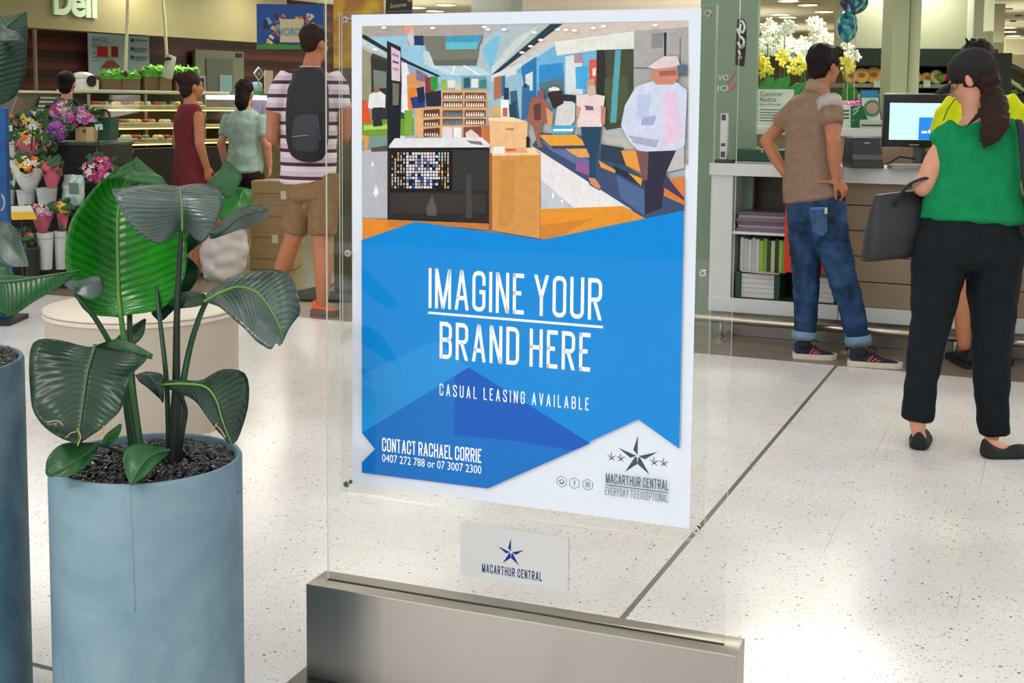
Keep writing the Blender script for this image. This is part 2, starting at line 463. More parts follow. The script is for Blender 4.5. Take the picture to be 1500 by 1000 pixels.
YE = 6.686    # edge of the white terrazzo
def terrazzo():
    M = mat('terrazzo', (238, 234, 230), 0.22, spec=0.45)
    N, L, b = nodes_of(M)
    tc = N.new('ShaderNodeTexCoord')
    col = None
    base = N.new('ShaderNodeTexNoise'); base.inputs['Scale'].default_value = 2.2; base.inputs['Detail'].default_value = 5
    L.new(tc.outputs['Object'], base.inputs['Vector'])
    br = N.new('ShaderNodeValToRGB')
    br.color_ramp.elements[0].position = .35; br.color_ramp.elements[1].position = .65
    br.color_ramp.elements[0].color = C(229, 227, 227); br.color_ramp.elements[1].color = C(240, 239, 240)
    L.new(base.outputs['Fac'], br.inputs['Fac'])
    col = br.outputs['Color']
    for sc, thr, c in ((95, .07, (184, 178, 174)), (170, .12, (198, 193, 189)), (70, .016, (112, 106, 102)), (140, .022, (92, 88, 86)), (80, .08, (230, 216, 202))):
        v = N.new('ShaderNodeTexVoronoi'); v.inputs['Scale'].default_value = sc
        L.new(tc.outputs['Object'], v.inputs['Vector'])
        # random cells only, and only the middle of each cell
        sep = N.new('ShaderNodeSeparateColor'); L.new(v.outputs['Color'], sep.inputs[0])
        a = N.new('ShaderNodeMath'); a.operation = 'LESS_THAN'; a.inputs[1].default_value = thr*2.2; L.new(sep.outputs[0], a.inputs[0])
        d = N.new('ShaderNodeMath'); d.operation = 'LESS_THAN'; d.inputs[1].default_value = .30; L.new(v.outputs['Distance'], d.inputs[0])
        mu = N.new('ShaderNodeMath'); mu.operation = 'MULTIPLY'; L.new(a.outputs[0], mu.inputs[0]); L.new(d.outputs[0], mu.inputs[1])
        mx = N.new('ShaderNodeMix'); mx.data_type = 'RGBA'
        L.new(mu.outputs[0], mx.inputs[0]); L.new(col, mx.inputs[6]); mx.inputs[7].default_value = C(*c)
        col = mx.outputs[2]
    # movement joints (dark) and hairline tile joints
    sp = N.new('ShaderNodeSeparateXYZ'); L.new(tc.outputs['Object'], sp.inputs[0])
    def line(sock, at, half):
        s1 = N.new('ShaderNodeMath'); s1.operation = 'SUBTRACT'; s1.inputs[1].default_value = at; L.new(sock, s1.inputs[0])
        s2 = N.new('ShaderNodeMath'); s2.operation = 'ABSOLUTE'; L.new(s1.outputs[0], s2.inputs[0])
        s3 = N.new('ShaderNodeMath'); s3.operation = 'LESS_THAN'; s3.inputs[1].default_value = half; L.new(s2.outputs[0], s3.inputs[0])
        return s3.outputs[0]
    def grid(sock, off, step, half):
        s0 = N.new('ShaderNodeMath'); s0.operation = 'SUBTRACT'; s0.inputs[1].default_value = off; L.new(sock, s0.inputs[0])
        s1 = N.new('ShaderNodeMath'); s1.operation = 'PINGPONG'; s1.inputs[1].default_value = step/2; L.new(s0.outputs[0], s1.inputs[0])
        s3 = N.new('ShaderNodeMath'); s3.operation = 'LESS_THAN'; s3.inputs[1].default_value = half; L.new(s1.outputs[0], s3.inputs[0])
        return s3.outputs[0]
    wear = N.new('ShaderNodeTexNoise'); wear.inputs['Scale'].default_value = 1.3; L.new(tc.outputs['Object'], wear.inputs['Vector'])
    wr = N.new('ShaderNodeMapRange'); wr.inputs[1].default_value = .47; wr.inputs[2].default_value = .62; L.new(wear.outputs['Fac'], wr.inputs[0])
    for sk, c, k in ((grid(sp.outputs[0], -.18, .41, .0011), (176, 168, 156), wr.outputs[0]), (grid(sp.outputs[1], 2.21, .41, .0011), (196, 190, 182), wr.outputs[0]),
                     (line(sp.outputs[0], -1.0, .0085), (112, 110, 106), None), (line(sp.outputs[1], 2.21, .0085), (74, 70, 66), None)):
        f = sk
        if k is not None:
            mu = N.new('ShaderNodeMath'); mu.operation = 'MULTIPLY'; L.new(sk, mu.inputs[0]); L.new(k, mu.inputs[1]); f = mu.outputs[0]
        mx = N.new('ShaderNodeMix'); mx.data_type = 'RGBA'
        L.new(f, mx.inputs[0]); L.new(col, mx.inputs[6]); mx.inputs[7].default_value = C(*c); col = mx.outputs[2]
    L.new(col, b.inputs['Base Color'])
    return M
fl = MB().box((-14, -6, -0.1), (9, YE, 0)).build('floor', terrazzo()); struct(fl)

def tiles_mat(name, c, c2, sx, sy, rough):
    M = mat(name, c, rough)
    N, L, b = nodes_of(M)
    tc = N.new('ShaderNodeTexCoord')
    bk = N.new('ShaderNodeTexBrick'); bk.offset = 0.0
    bk.inputs['Color1'].default_value = C(*c); bk.inputs['Color2'].default_value = C(*c2); bk.inputs['Mortar'].default_value = C(*[int(q*.62) for q in c])
    bk.inputs['Scale'].default_value = 1; bk.inputs['Mortar Size'].default_value = .004
    bk.inputs['Brick Width'].default_value = sx; bk.inputs['Row Height'].default_value = sy
    L.new(tc.outputs['Object'], bk.inputs['Vector']); L.new(bk.outputs['Color'], b.inputs['Base Color'])
    return M
th = MB().box((-14, YE, -0.1), (9, 7.6, 0)).build('floor_threshold', tiles_mat('brown_tile', (122, 108, 94), (134, 120, 104), .6, .33, .35)); struct(th)
fs_ = MB().box((-20, 7.6, -0.1), (9, 34, 0)).build('floor_shop', tiles_mat('olive_tile', (118, 116, 84), (126, 122, 90), .6, .6, .25)); struct(fs_)
M_white = mat('white_paint', (226, 228, 226), 0.5)
M_ceil = mat('cream_ceiling', (232, 226, 198), 0.8)
cl = MB().box((-14, 1.2, MZ), (9, 7.0, MZ+.1)).build('ceiling', mat('mall_ceiling', (236, 234, 230), .8)); struct(cl)
cs = MB().box((-20, 7.0, 2.9), (9, 34, 3.0)).build('ceiling_shop', M_ceil); struct(cs)
hd = MB().box((-14, 7.0, 2.9), (9, 7.12, MZ)).build('wall_header', M_white); struct(hd)
lw = MB().box((-20.2, 7, 0), (-20, 34, 2.9)).build('wall_left', mat('tan_side', (120, 108, 84), .8)); struct(lw)
rw_ = MB().box((9, 7, 0), (9.2, 34, 2.9)).build('wall_right', mat('tan_side2', (170, 164, 138), .8)); struct(rw_)
bw = MB().box((-20, 33, 0), (9, 33.2, 2.9)).build('wall_back', mat('tan_wall', (176, 170, 138), .8)); struct(bw)

# pale green pilaster at the shop front
p0 = aY(1024, 100, 7.5); p1 = aY(1108, 100, 7.5)
pil = MB().box((p0[0], 7.5, 0), (p1[0], 7.57, 2.9), bevel=.006).build('wall_pilaster', mat('sage_panel', (134, 158, 136), .28)); struct(pil)
# tan wall panel with a dark slot seen over the poster, grey panel beside it
mb = MB(); cbox(mb, 762, -40, 1030, 300, 10.0, .15, zlo=0, zhi=2.9); tw = mb.build('wall_panel', mat('tan_panel', (214, 200, 184), .6)); struct(tw)
mb = MB(); cbox(mb, 826, 6.5, 1012, 9.5, 9.98, .04); sg = mb.build('trim_gap', mat('dark_gap', (40, 42, 42), .6)); struct(sg)
mb = MB(); cbox(mb, 690, -40, 762, 300, 10.2, .15, zlo=0, zhi=2.9); tw = mb.build('wall_grey', mat('grey_panel', (190, 194, 190), .5)); struct(tw)
mb = MB(); cbox(mb, 748, -40, 764, 300, 10.0, .1, zlo=0, zhi=2.9); tw = mb.build('trim_post', mat('sage_trim', (150, 168, 152), .4)); struct(tw)

# ------------------------------------------------------------------ the sign stand
SO = np.array([-1.5725, 2.4174, 0.0]); SA = math.atan2(.0432, .99906)
SS = np.array([.99906, .0432, 0]); SN = np.array([.0432, -.99906, 0])
def uv(px, py, off):
    d = ray(px, py); k = ((SO+SN*off-O) @ SN)/(d @ SN); P = O+d*k
    return float((P-SO) @ SS), float(P[2])
stand = thing('display_stand', SO, 'clear acrylic poster stand on a stainless steel base beside the blue planter', 'sign stand')
stand.rotation_euler = (0, 0, SA); stand['_rot'] = 1
BW, BH, BD = 1.0225, 0.2368, 0.0945

def steel_mat():
    M = mat('brushed_steel', (172, 167, 160), 0.30, metal=1.0)
    N, L, b = nodes_of(M)
    b.inputs['Anisotropic'].default_value = 0.95; b.inputs['Anisotropic Rotation'].default_value = 0.25
    tc = N.new('ShaderNodeTexCoord')
    mp = N.new('ShaderNodeMapping'); mp.inputs['Scale'].default_value = (3, 3, 420); L.new(tc.outputs['Object'], mp.inputs['Vector'])
    n = N.new('ShaderNodeTexNoise'); n.inputs['Scale'].default_value = 1; n.inputs['Detail'].default_value = 3; L.new(mp.outputs[0], n.inputs['Vector'])
    mr = N.new('ShaderNodeMapRange'); mr.inputs[3].default_value = .30; mr.inputs[4].default_value = .40
    L.new(n.outputs['Fac'], mr.inputs[0]); L.new(mr.outputs[0], b.inputs['Roughness'])
    bp = N.new('ShaderNodeBump'); bp.inputs['Strength'].default_value = .05; bp.inputs['Distance'].default_value = .002
    L.new(n.outputs['Fac'], bp.inputs['Height']); L.new(bp.outputs['Normal'], b.inputs['Normal'])
    tg = N.new('ShaderNodeTangent'); tg.direction_type = 'RADIAL'; tg.axis = 'Z'; L.new(tg.outputs[0], b.inputs['Tangent'])
    return M
M_steel = steel_mat()
M_edge = edge_mat('acrylic_edge', (226, 240, 233), .9)
M_glass = clear_mat('clear_acrylic', (.985, .99, .988), .7)
M_glass2 = clear_mat('pocket_acrylic', (.99, .995, .99), .45)
mb = MB()
mb.box((0, 0, .008), (BW, BD, BH), bevel=.0022)
mb.build('base_box', M_steel, stand)
mb = MB(); mb.box((-.03, -.05, 0), (BW+.03, BD+.05, .008), bevel=.002); mb.build('base_plate', mat('plate_steel', (120, 116, 110), .35, metal=1.0), stand)
mb = MB(); mb.box((.034, .0405, BH-.001), (.988, .0495, BH+.0006)); mb.build('slot', mat('slot_black', (14, 15, 15), .7), stand)
# panel: faces clear, edges pale
def panel(name, x0, x1, y0, y1, z0, z1, parent, M):
    mb = MB()
    vs = [(x0,y0,z0),(x1,y0,z0),(x1,y1,z0),(x0,y1,z0),(x0,y0,z1),(x1,y0,z1),(x1,y1,z1),(x0,y1,z1)]
    mb.add(vs, [(0,1,5,4),(2,3,7,6)], 0); mb.add(vs, [(1,2,6,5),(3,0,4,7),(4,5,6,7),(0,3,2,1)], 1)
    return mb.build(name, [M, M_edge], parent)
panel('glass_panel', .034, .987, .0415, .0485, BH, 1.86, stand, M_glass)
pk = panel('poster_pocket', .0835, .945, .0170, .0205, .462, 1.577, stand, M_glass2)
panel('backing_sheet', .0835, .945, .0290, .0325, .462, 1.577, pk, M_glass2)
M_chrome = mat('chrome', (190, 186, 178), .2, metal=1.0)
M_dark = mat('screw_hole', (40, 38, 36), .5)
for px, py in ((505, 29), (1036.5, 19.5), (507.5, 709), (1020, 777), (509, 371), (1029.5, 400)):
    u, v = uv(px, py, -.014)
    mb = MB()
    mb.lathe((u, .0169, v), [(.0001, -.0005), (.0074, 0), (.0078, .0008), (.0078, .0038), (.0070, .0046), (.0028, .0046), (.0026, .003), (.0001, .003)], 20, 0, axis=(0, -1, 0))
    mb.lathe((u, .0325, v), [(.0048, 0), (.0048, .009)], 16, 0, axis=(0, 1, 0))
    mb.lathe((u, .0140, v), [(.0001, 0), (.0019, 0.0001), (.0001, .0002)], 12, 1, axis=(0, -1, 0))
    mb.build('screw', [M_chrome, M_dark], pk, smooth='auto')
def star(mb, cu, cv, r, put, c_dark, small=False):
    """five point star drawn with one dark half to each arm"""
    tips = [(cu+r*math.sin(math.radians(72*k))*(1.0 if k else 1), cv+r*math.cos(math.radians(72*k))) for k in range(5)]
    inn = [(cu+r*.36*math.sin(math.radians(72*k+36)), cv+r*.36*math.cos(math.radians(72*k+36))) for k in range(5)]
    g = .035*r
    for k in range(5):
        side = {0: 4, 1: 1, 2: 1 if not small else 2, 3: 3 if not small else 3, 4: 3}[k]
        side = {0: 4, 1: 1, 2: 2, 3: 2, 4: 3}[k]
        t = tips[k]; i = inn[side]
        c = (cu+(t[0]-cu)*.06, cv+(t[1]-cv)*.06)
        mb.add([put(*c), put(*i), put(*t)], [(0, 1, 2)], 0, c_dark)
        o = inn[(k-1) % 5 if side != (k-1) % 5 else k]
        if k in (2, 3):      # lower arms filled to the middle
            q = (cu+(o[0]-cu)*.35, cv+(o[1]-cv)*.35)
            mb.add([put(*c), put(*t), put(*q)], [(0, 1, 2)], 0, c_dark)
# plaque
mb = MB(); P0 = uv(675, 843, -.033); P1 = uv(833, 788, -.033)
pu0, pu1 = .3835, .6415; pv0, pv1 = .3035, .4255
mb.box((pu0, .033, pv0), (pu1, .0414, pv1), bevel=.0008)
plq = mb.build('plaque', mat('silver_plaque', (198, 199, 198), .32, spec=.5), stand)
def vcol_mat(name, rough, spec=.4):
    M = mat(name, (255, 255, 255), rough, spec=spec)
    N, L, b = nodes_of(M)
    a = N.new('ShaderNodeVertexColor'); a.layer_name = 'print'; L.new(a.outputs[0], b.inputs['Base Color'])
    return M
M_print = vcol_mat('printed_ink', .6, .12)
mb = MB(); NAVY = C(22, 50, 130); DK = C(30, 62, 120)
pp = lambda u, v: (u, .0327, v)
su, sv = uv(748.5, 809, -.033)
star(mb, su, sv, .0335, pp, NAVY)
t0 = uv(706, 837.5, -.033); t1 = uv(794, 836.5, -.033)
for q in block_text('MACARTHUR CENTRAL', t0[0], t0[1], t1[0], t0[1]+.0205, .15): mb.add([pp(*a) for a in q], [(0, 1, 2, 3)], 0, DK)
mb.build('lettering', M_print, plq, fix=False)

# ------------------------------------------------------------------ the poster
poster = thing('poster', SO, 'white bordered poster with a blue panel and large white capitals in clear acrylic pocket', 'poster')
poster.rotation_euler = (0, 0, SA); poster['_rot'] = 1
PO = -.0245
def pv(px, py): return uv(px, py, PO)
q0 = [pv(514, 22), pv(1026.5, 11.5), pv(1011, 769), pv(517.5, 713)]
ua = (q0[0][0]+q0[3][0])/2; ub = (q0[1][0]+q0[2][0])/2; va = (q0[2][1]+q0[3][1])/2; vb = (q0[0][1]+q0[1][1])/2
mb = MB(); mb.box((ua, -PO, va), (ub, -PO+.0008, vb)); mb.build('sheet', mat('poster_paper', (222, 228, 240), .55), poster)
_lay = [0]
def layer(px_poly, col, mb, conv=None):
    _lay[0] += 1
    y = -PO-.0001-_lay[0]*.000012
    pts = []
    for p in px_poly:
        u, v = pv(*(conv(*p) if conv else p)); pts.append((u, y, v))
    mb.add(pts, [tuple(range(len(pts)))], 0, C(*col))
cv2 = lambda x, y: (500+x*550/1500, y*366/998)
mb = MB()
PIC = [
 ((83,106),(1387,82),(1370,842),(810,957),(300,887),(88,960)), (178,182,188),
 ((83,104),(570,97),(570,142),(83,152)), (172,160,152),
 ((83,150),(250,142),(560,255),(600,300),(600,330),(340,330),(240,250),(83,180)), (150,196,222),
 ((83,150),(240,240),(380,318),(360,318),(83,178)), (190,205,205),
 ((83,138),(96,140),(260,240),(400,305),(380,306),(240,244),(83,152)), (28,38,46),
 ((320,145),(570,140),(545,240),(375,247),(345,215)), (120,120,108),
 ((350,238),(545,236),(540,262),(370,262)), (98,104,92),
 ((415,145),(565,140),(540,195),(420,197)), (64,152,190), ((415,168),(548,168),(540,196),(420,197)), (96,188,212),
 ((325,205),(350,205),(372,262),(590,270),(600,300),(420,300),(330,255)), (188,214,222),
 ((250,104),(292,103),(296,180),(268,186)), (222,160,132), ((262,150),(282,112),(292,170),(280,186)), (190,200,220),
 ((290,143),(328,142),(330,182),(292,180)), (28,52,92),
 ((555,180),(640,110),(850,95),(605,300),(545,262)), (176,192,196),
 ((565,200),(600,150),(640,140),(600,295)), (120,190,222), ((600,270),(690,160),(790,100),(600,300)), (205,210,210),
 ((835,96),(885,95),(612,303),(598,300)), (38,58,74),
 ((885,95),(1387,84),(1387,118),(1170,122),(850,165),(612,305)), (210,196,186),
 ((700,240),(850,166),(860,180),(700,290)), (196,206,214),
 ((600,300),(720,250),(720,300),(600,330)), (214,222,226),
 ((700,280),(850,185),(1020,205),(1020,470),(720,480)), (112,178,216),
 ((850,166),(1170,124),(1170,196),(1020,200),(862,222)), (226,226,220),
 ((720,265),(780,225),(780,470),(720,480)), (40,120,180), ((735,300),(765,285),(765,360),(738,365)), (214,224,222),
 ((790,260),(885,250),(890,330),(790,350)), (50,140,200), ((790,330),(890,310),(890,370),(800,400)), (88,120,130),
 ((895,225),(960,215),(965,380),(895,390)), (220,222,228), ((930,215),(965,213),(965,250),(930,252)), (170,140,150),
 ((935,268),(985,262),(985,355),(938,355)), (70,170,224), ((990,240),(1020,236),(1020,340),(992,345)), (224,90,80), ((1003,275),(1018,270),(1016,300),(1004,305)), (248,226,222),
 ((1020,200),(1168,195),(1168,500),(1060,520),(1020,460)), (70,74,56), ((1020,200),(1052,199),(1060,330),(1050,420),(1020,440)), (44,44,40), ((1052,312),(1146,306),(1146,480),(1052,480)), (78,90,62),
 ((1095,200),(1118,200),(1098,490),(1074,490)), (92,164,178),
 ((1170,124),(1387,108),(1387,660),(1168,560)), (172,168,168), ((1288,130),(1300,130),(1298,235),(1290,235)), (42,44,50), ((1170,270),(1260,270),(1260,274),(1170,274)), (90,90,92), ((1240,135),(1285,130),(1285,190),(1240,195)), (140,138,138), ((1352,150),(1356,150),(1356,260),(1352,260)), (100,100,104),
 ((1040,545),(1260,560),(1260,600),(1060,590)), (196,190,176),
 ((83,195),(125,215),(125,592),(83,602)), (152,146,120), ((118,222),(192,245),(192,600),(125,590)), (48,48,48), ((128,278),(180,286),(180,352),(130,352)), (118,128,116), ((125,212),(192,238),(192,250),(118,226)), (70,66,58),
 ((240,240),(400,335),(592,330),(592,362),(400,455),(240,455)), (150,164,196), ((240,250),(262,252),(280,330),(270,450),(240,450)), (228,230,238),
 ((262,300),(300,290),(330,340),(328,400),(300,440),(266,436)), (214,150,92), ((270,350),(300,350),(296,434),(266,436)), (226,130,40), ((275,390),(335,380),(335,430),(285,432)), (34,60,130),
 ((300,275),(345,300),(345,330),(300,320)), (120,110,140), ((335,308),(374,310),(372,372),(336,372)), (146,44,54), ((356,306),(386,306),(386,358),(358,360)), (44,150,64), ((399,318),(420,318),(421,358),(402,360)), (142,190,60),
 ((425,320),(455,318),(455,350),(425,352)), (228,220,216), ((455,328),(490,322),(490,360),(455,362)), (206,196,180),
 ((300,352),(330,345),(335,400),(310,415)), (30,36,72), ((335,372),(398,360),(402,425),(340,425)), (40,40,56),
 ((360,262),(366,260),(470,300),(460,300)), (240,240,240), ((450,262),(458,262),(446,300),(440,298)), (240,240,240), ((485,262),(492,260),(560,300),(548,300)), (240,240,240),
 ((480,305),(580,305),(582,362),(480,362)), (120,160,170), ((490,312),(515,310),(515,350),(490,352)), (40,90,110), ((520,315),(548,315),(546,350),(520,350)), (226,228,226), ((552,320),(580,318),(580,352),(552,352)), (70,130,120),
 ((588,330),(720,290),(760,480),(600,480)), (150,190,206), ((610,310),(640,302),(640,390),(610,400)), (180,110,80), ((640,305),(655,300),(655,380),(640,384)), (40,110,150),
 ((650,350),(670,350),(672,440),(650,442)), (44,56,76), ((674,366),(702,360),(712,472),(682,476)), (54,98,124), ((668,420),(700,400),(700,470),(676,475)), (40,70,90), ((722,345),(752,340),(758,475),(720,478)), (60,110,160), ((728,335),(744,335),(744,350),(728,350)), (70,60,60),
 ((600,430),(640,420),(640,465),(600,470)), (220,170,110), ((638,398),(670,398),(670,478),(638,478)), (240,240,238), ((645,430),(664,430),(664,465),(645,465)), (190,110,80),
 ((400,360),(584,358),(584,552),(400,553)), (212,170,124),
 ((295,432),(400,424),(400,546),(322,550),(300,546)), (224,172,118),
 ((200,492),(254,486),(254,556),(198,560)), (226,226,230), ((198,452),(225,440),(252,452),(256,488),(198,494)), (34,92,56), ((225,420),(232,445),(222,448)), (230,230,230),
 ((83,480),(290,472),(290,540),(83,548)), (112,152,52), ((254,440),(282,440),(286,540),(254,540)), (120,170,60), ((90,500),(190,496),(190,514),(90,520)), (176,206,90),
 ((83,548),(190,540),(190,596),(83,604)), (120,150,140), ((83,538),(112,545),(104,604),(92,604),(92,560),(83,556)), (226,150,80), ((83,400),(100,398),(112,450),(122,490),(83,492)), (220,84,40), ((83,398),(98,396),(98,410),(83,412)), (150,110,80),
 ((112,378),(148,358),(178,380),(176,430),(120,435),(108,430)), (226,226,226), ((126,430),(168,428),(162,480),(168,502),(128,506)), (44,46,52), ((130,348),(152,346),(154,368),(132,370)), (150,106,86),
 ((83,602),(192,590),(192,872),(83,872)), (184,184,192), ((120,660),(126,640),(130,665)), (245,245,248), ((128,770),(140,735),(150,770),(138,786)), (240,240,246), ((120,590),(190,580),(190,604),(120,606)), (90,76,80),
 ((183,163),(238,188),(242,330),(236,560),(185,585)), (24,30,40), ((200,186),(237,206),(236,325),(202,320)), (214,196,212), ((206,330),(232,336),(230,420),(206,420)), (120,110,92), ((206,210),(230,220),(230,232),(206,222)), (180,120,160), ((206,240),(230,248),(230,256),(206,250)), (120,60,100), ((206,268),(230,275),(230,284),(206,278)), (200,130,150),
]
for i in range(0, len(PIC), 2): layer(PIC[i], PIC[i+1], mb, cv2)
rp = random.Random(3)
for (x0, x1) in ((406, 486), (494, 578)):
    for (y0, y1) in ((370, 396), (404, 428), (440, 466), (474, 498)):
        layer(((x0, y0), (x1, y0), (x1, y1), (x0, y1)), (118, 74, 50), mb, cv2)
        c = (80, 150, 190) if (x0 < 450 and 430 < y0 < 480) else (244, 240, 236)
        for k in range(8):
            x = x0+5+k*9.4; layer(((x, y1-2), (x+7, y1-2), (x+5, y1-15-rp.random()*6), (x+2, y1-15)), c, mb, cv2)
for (y0, y1) in ((440, 468), (480, 504), (515, 546)):
    layer(((330, y0), (394, y0-5), (394, y1-5), (330, y1)), (96, 56, 40), mb, cv2)
    for k in range(6):
        x = 335+k*9.5; layer(((x, y1-4), (x+6, y1-4), (x+4, y1-16), (x+1, y1-14)), (238, 230, 226), mb, cv2)
PIC2 = [
 ((405,506),(446,506),(446,552),(405,552)), (226,216,222), ((450,508),(482,508),(482,552),(450,552)), (238,234,236), ((490,508),(582,504),(582,552),(490,552)), (132,72,58), ((498,530),(520,516),(550,540),(556,552),(500,552)), (226,206,200), ((560,505),(596,500),(596,580),(562,570)), (196,120,66),
 ((193,582),(215,552),(562,548),(598,578),(592,592),(193,592)), (226,226,230), ((500,560),(560,565),(570,580),(520,574)), (120,120,124),
 ((186,590),(592,588),(592,892),(186,876)), (40,38,38), ((440,600),(590,600),(590,760),(440,760)), (52,50,50), ((200,770),(580,775),(580,850),(200,850)), (56,50,48), ((340,830),(365,780),(385,840),(380,860),(345,860)), (96,84,80), ((500,700),(520,690),(525,870),(500,870)), (70,68,66),
 ((186,590),(592,588),(592,598),(186,600)), (18,20,24), ((196,600),(448,602),(446,764),(196,768)), (20,20,22),
]
for i in range(0, len(PIC2), 2): layer(PIC2[i], PIC2[i+1], mb, cv2)
for k in range(20):
    x = 203+k*11.8
    mid = 4 < k < 16
    for j in range(12):
        y = 608+j*12.2
        c = rp.choice([(226,206,214),(214,226,240),(236,180,170),(246,236,230),(190,190,220),(90,110,170),(230,214,226)]) if mid else rp.choice([(120,66,36),(226,190,150),(180,200,210),(214,140,70),(236,226,206)])
        if rp.random() < (.12 if mid else .25): continue
        wd = 9 if mid else 5.5
        if mid and 690 < y < 750 and rp.random() < .35: c = rp.choice([(50,90,170),(40,40,60),(120,190,220)])
        layer(((x, y), (x+wd, y), (x+wd, y+9.5), (x, y+9.5)), c, mb, cv2)
PIC3 = [
 ((88,872),(186,876),(300,890),(592,892),(592,918),(300,887),(88,958)), (222,138,40), ((186,876),(592,892),(592,918),(400,900),(190,905)), (196,120,60),
 ((594,478),(748,490),(744,612),(600,612)), (230,184,134), ((590,470),(690,468),(748,488),(594,482)), (240,212,178), ((660,512),(694,512),(692,520),(662,519)), (172,120,80), ((742,545),(756,548),(754,588),(742,590)), (30,30,34),
 ((600,612),(800,616),(796,952),(601,918)), (206,146,78), ((600,600),(770,588),(800,618),(604,622)), (242,204,158), ((610,586),(656,584),(658,612),(612,613)), (232,230,234), ((655,590),(742,590),(746,610),(656,610)), (226,160,116), ((660,595),(700,594),(700,602),(662,604)), (214,90,60),
 ((640,640),(700,640),(690,900),(630,900)), (200,138,70), ((594,612),(606,612),(606,918),(594,916)), (150,96,50),
 ((760,580),(775,578),(1218,862),(1130,824),(930,830),(800,716),(800,612)), (226,222,224), ((800,714),(928,830),(800,834)), (192,196,206), ((845,770),(852,770),(852,792),(846,790)), (250,250,250), ((880,800),(886,796),(890,806),(884,810)), (250,250,250),
 ((798,834),(1130,822),(1218,872),(822,957),(798,952)), (224,146,46), ((798,900),(1010,870),(900,930),(822,957),(798,952)), (206,128,50),
 ((765,582),(800,530),(960,540),(1100,640),(1372,800),(1372,842),(1218,872)), (62,78,112), ((800,560),(1000,640),(1000,690),(840,600)), (96,110,150), ((940,640),(1000,660),(990,700),(940,680)), (150,90,150),
 ((790,538),(940,538),(990,580),(840,582)), (228,158,58), ((838,582),(990,580),(990,592),(850,594)), (60,70,90), ((896,594),(990,592),(1015,628),(950,628)), (222,160,84), ((1030,640),(1100,680),(1096,690),(1040,668)), (226,160,60),
 ((1040,575),(1130,590),(1135,660),(1040,640)), (46,62,82), ((1120,600),(1210,605),(1205,690),(1140,660)), (226,154,64), ((1090,660),(1210,715),(1205,745),(1100,690)), (40,48,60), ((1150,690),(1205,712),(1200,742)), (232,164,50),
 ((1100,700),(1215,760),(1215,860),(1120,790)), (80,104,146), ((1285,722),(1372,704),(1372,818),(1285,778)), (214,122,56), ((1260,560),(1372,560),(1372,670),(1290,690)), (190,184,184),
 ((868,404),(924,404),(938,416),(936,480),(920,502),(856,500)), (208,208,206), ((846,502),(936,500),(926,536),(846,536)), (64,164,200), ((850,515),(930,514),(928,524),(850,524)), (232,244,248),
 ((760,392),(800,380),(836,420),(848,480),(832,488),(806,490),(796,560),(810,585),(790,588),(770,510),(744,480)), (150,98,80), ((786,362),(812,360),(814,390),(788,392)), (130,92,112), ((770,420),(800,410),(800,480),(775,480)), (96,62,54), ((820,430),(850,450),(845,500),(828,500)), (206,156,104),
 ((826,372),(884,362),(892,412),(850,436)), (56,42,42), ((832,354),(852,346),(874,352),(874,362),(832,364)), (232,228,224), ((884,376),(940,380),(940,405),(890,404)), (40,50,58),
 ((942,384),(1000,372),(1056,384),(1050,430),(1044,506),(946,508)), (228,208,208), ((942,420),(962,430),(950,480),(940,460)), (204,150,128), ((1040,420),(1060,430),(1056,500),(1040,490)), (190,130,110), ((982,330),(1014,322),(1020,378),(990,384)), (206,170,150), ((985,320),(1014,312),(1016,340),(986,345)), (190,150,120), ((975,420),(1010,425),(1010,440),(980,440)), (120,90,96),
 ((960,506),(1042,506),(1036,570),(1020,640),(1020,720),(994,718),(994,620),(966,560)), (36,70,98), ((990,708),(1018,712),(1040,746),(1030,756),(1000,735)), (206,136,104), ((986,716),(1000,735),(1030,755),(1036,752),(1034,760),(996,738)), (40,34,34),
 ((1180,345),(1250,322),(1345,330),(1384,360),(1374,580),(1330,602),(1200,612),(1150,560),(1120,500),(1136,420)), (204,210,232), ((1286,372),(1340,362),(1366,560),(1290,580)), (224,196,222), ((1190,380),(1240,370),(1230,470),(1180,470)), (184,196,226), ((1205,470),(1260,462),(1250,500),(1200,500)), (160,170,204), ((1150,540),(1270,560),(1260,590),(1170,570)), (166,170,196),
 ((1240,285),(1280,262),(1345,262),(1350,310),(1330,338),(1260,338),(1240,315)), (198,136,118), ((1225,268),(1290,225),(1345,225),(1356,262),(1300,272),(1250,276)), (218,200,200), ((1270,285),(1340,280),(1340,300),(1275,305)), (160,96,84), ((1345,260),(1384,258),(1384,300),(1345,300)), (90,104,126),
 ((1190,606),(1340,600),(1300,690),(1288,790),(1282,830),(1215,856),(1214,720)), (48,46,66), ((1180,600),(1230,606),(1225,720),(1205,720)), (120,84,88), ((1282,740),(1300,700),(1372,790),(1372,800)), (60,60,90),
]
for i in range(0, len(PIC3), 2): layer(PIC3[i], PIC3[i+1], mb, cv2)
for (x, y) in ((175, 111), (370, 112), (575, 108), (590, 118), (655, 118), (775, 130), (800, 160), (760, 185), (725, 210), (1010, 112), (1050, 105), (1255, 101), (140, 198), (868, 118), (900, 120), (935, 122)):
    layer([(x+11*math.cos(a*math.pi/4), y+5*math.sin(a*math.pi/4)) for a in range(8)], (252, 250, 246), mb, cv2)
M_photo = vcol_mat('printed_photo', .6, .12)
N, L, b = nodes_of(M_photo)
va = [n for n in N if n.type == 'VERTEX_COLOR'][0]
tc = N.new('ShaderNodeTexCoord'); n1 = N.new('ShaderNodeTexNoise'); n1.inputs['Scale'].default_value = 70; n1.inputs['Detail'].default_value = 8; n1.inputs['Roughness'].default_value = .7
L.new(tc.outputs['Object'], n1.inputs['Vector'])
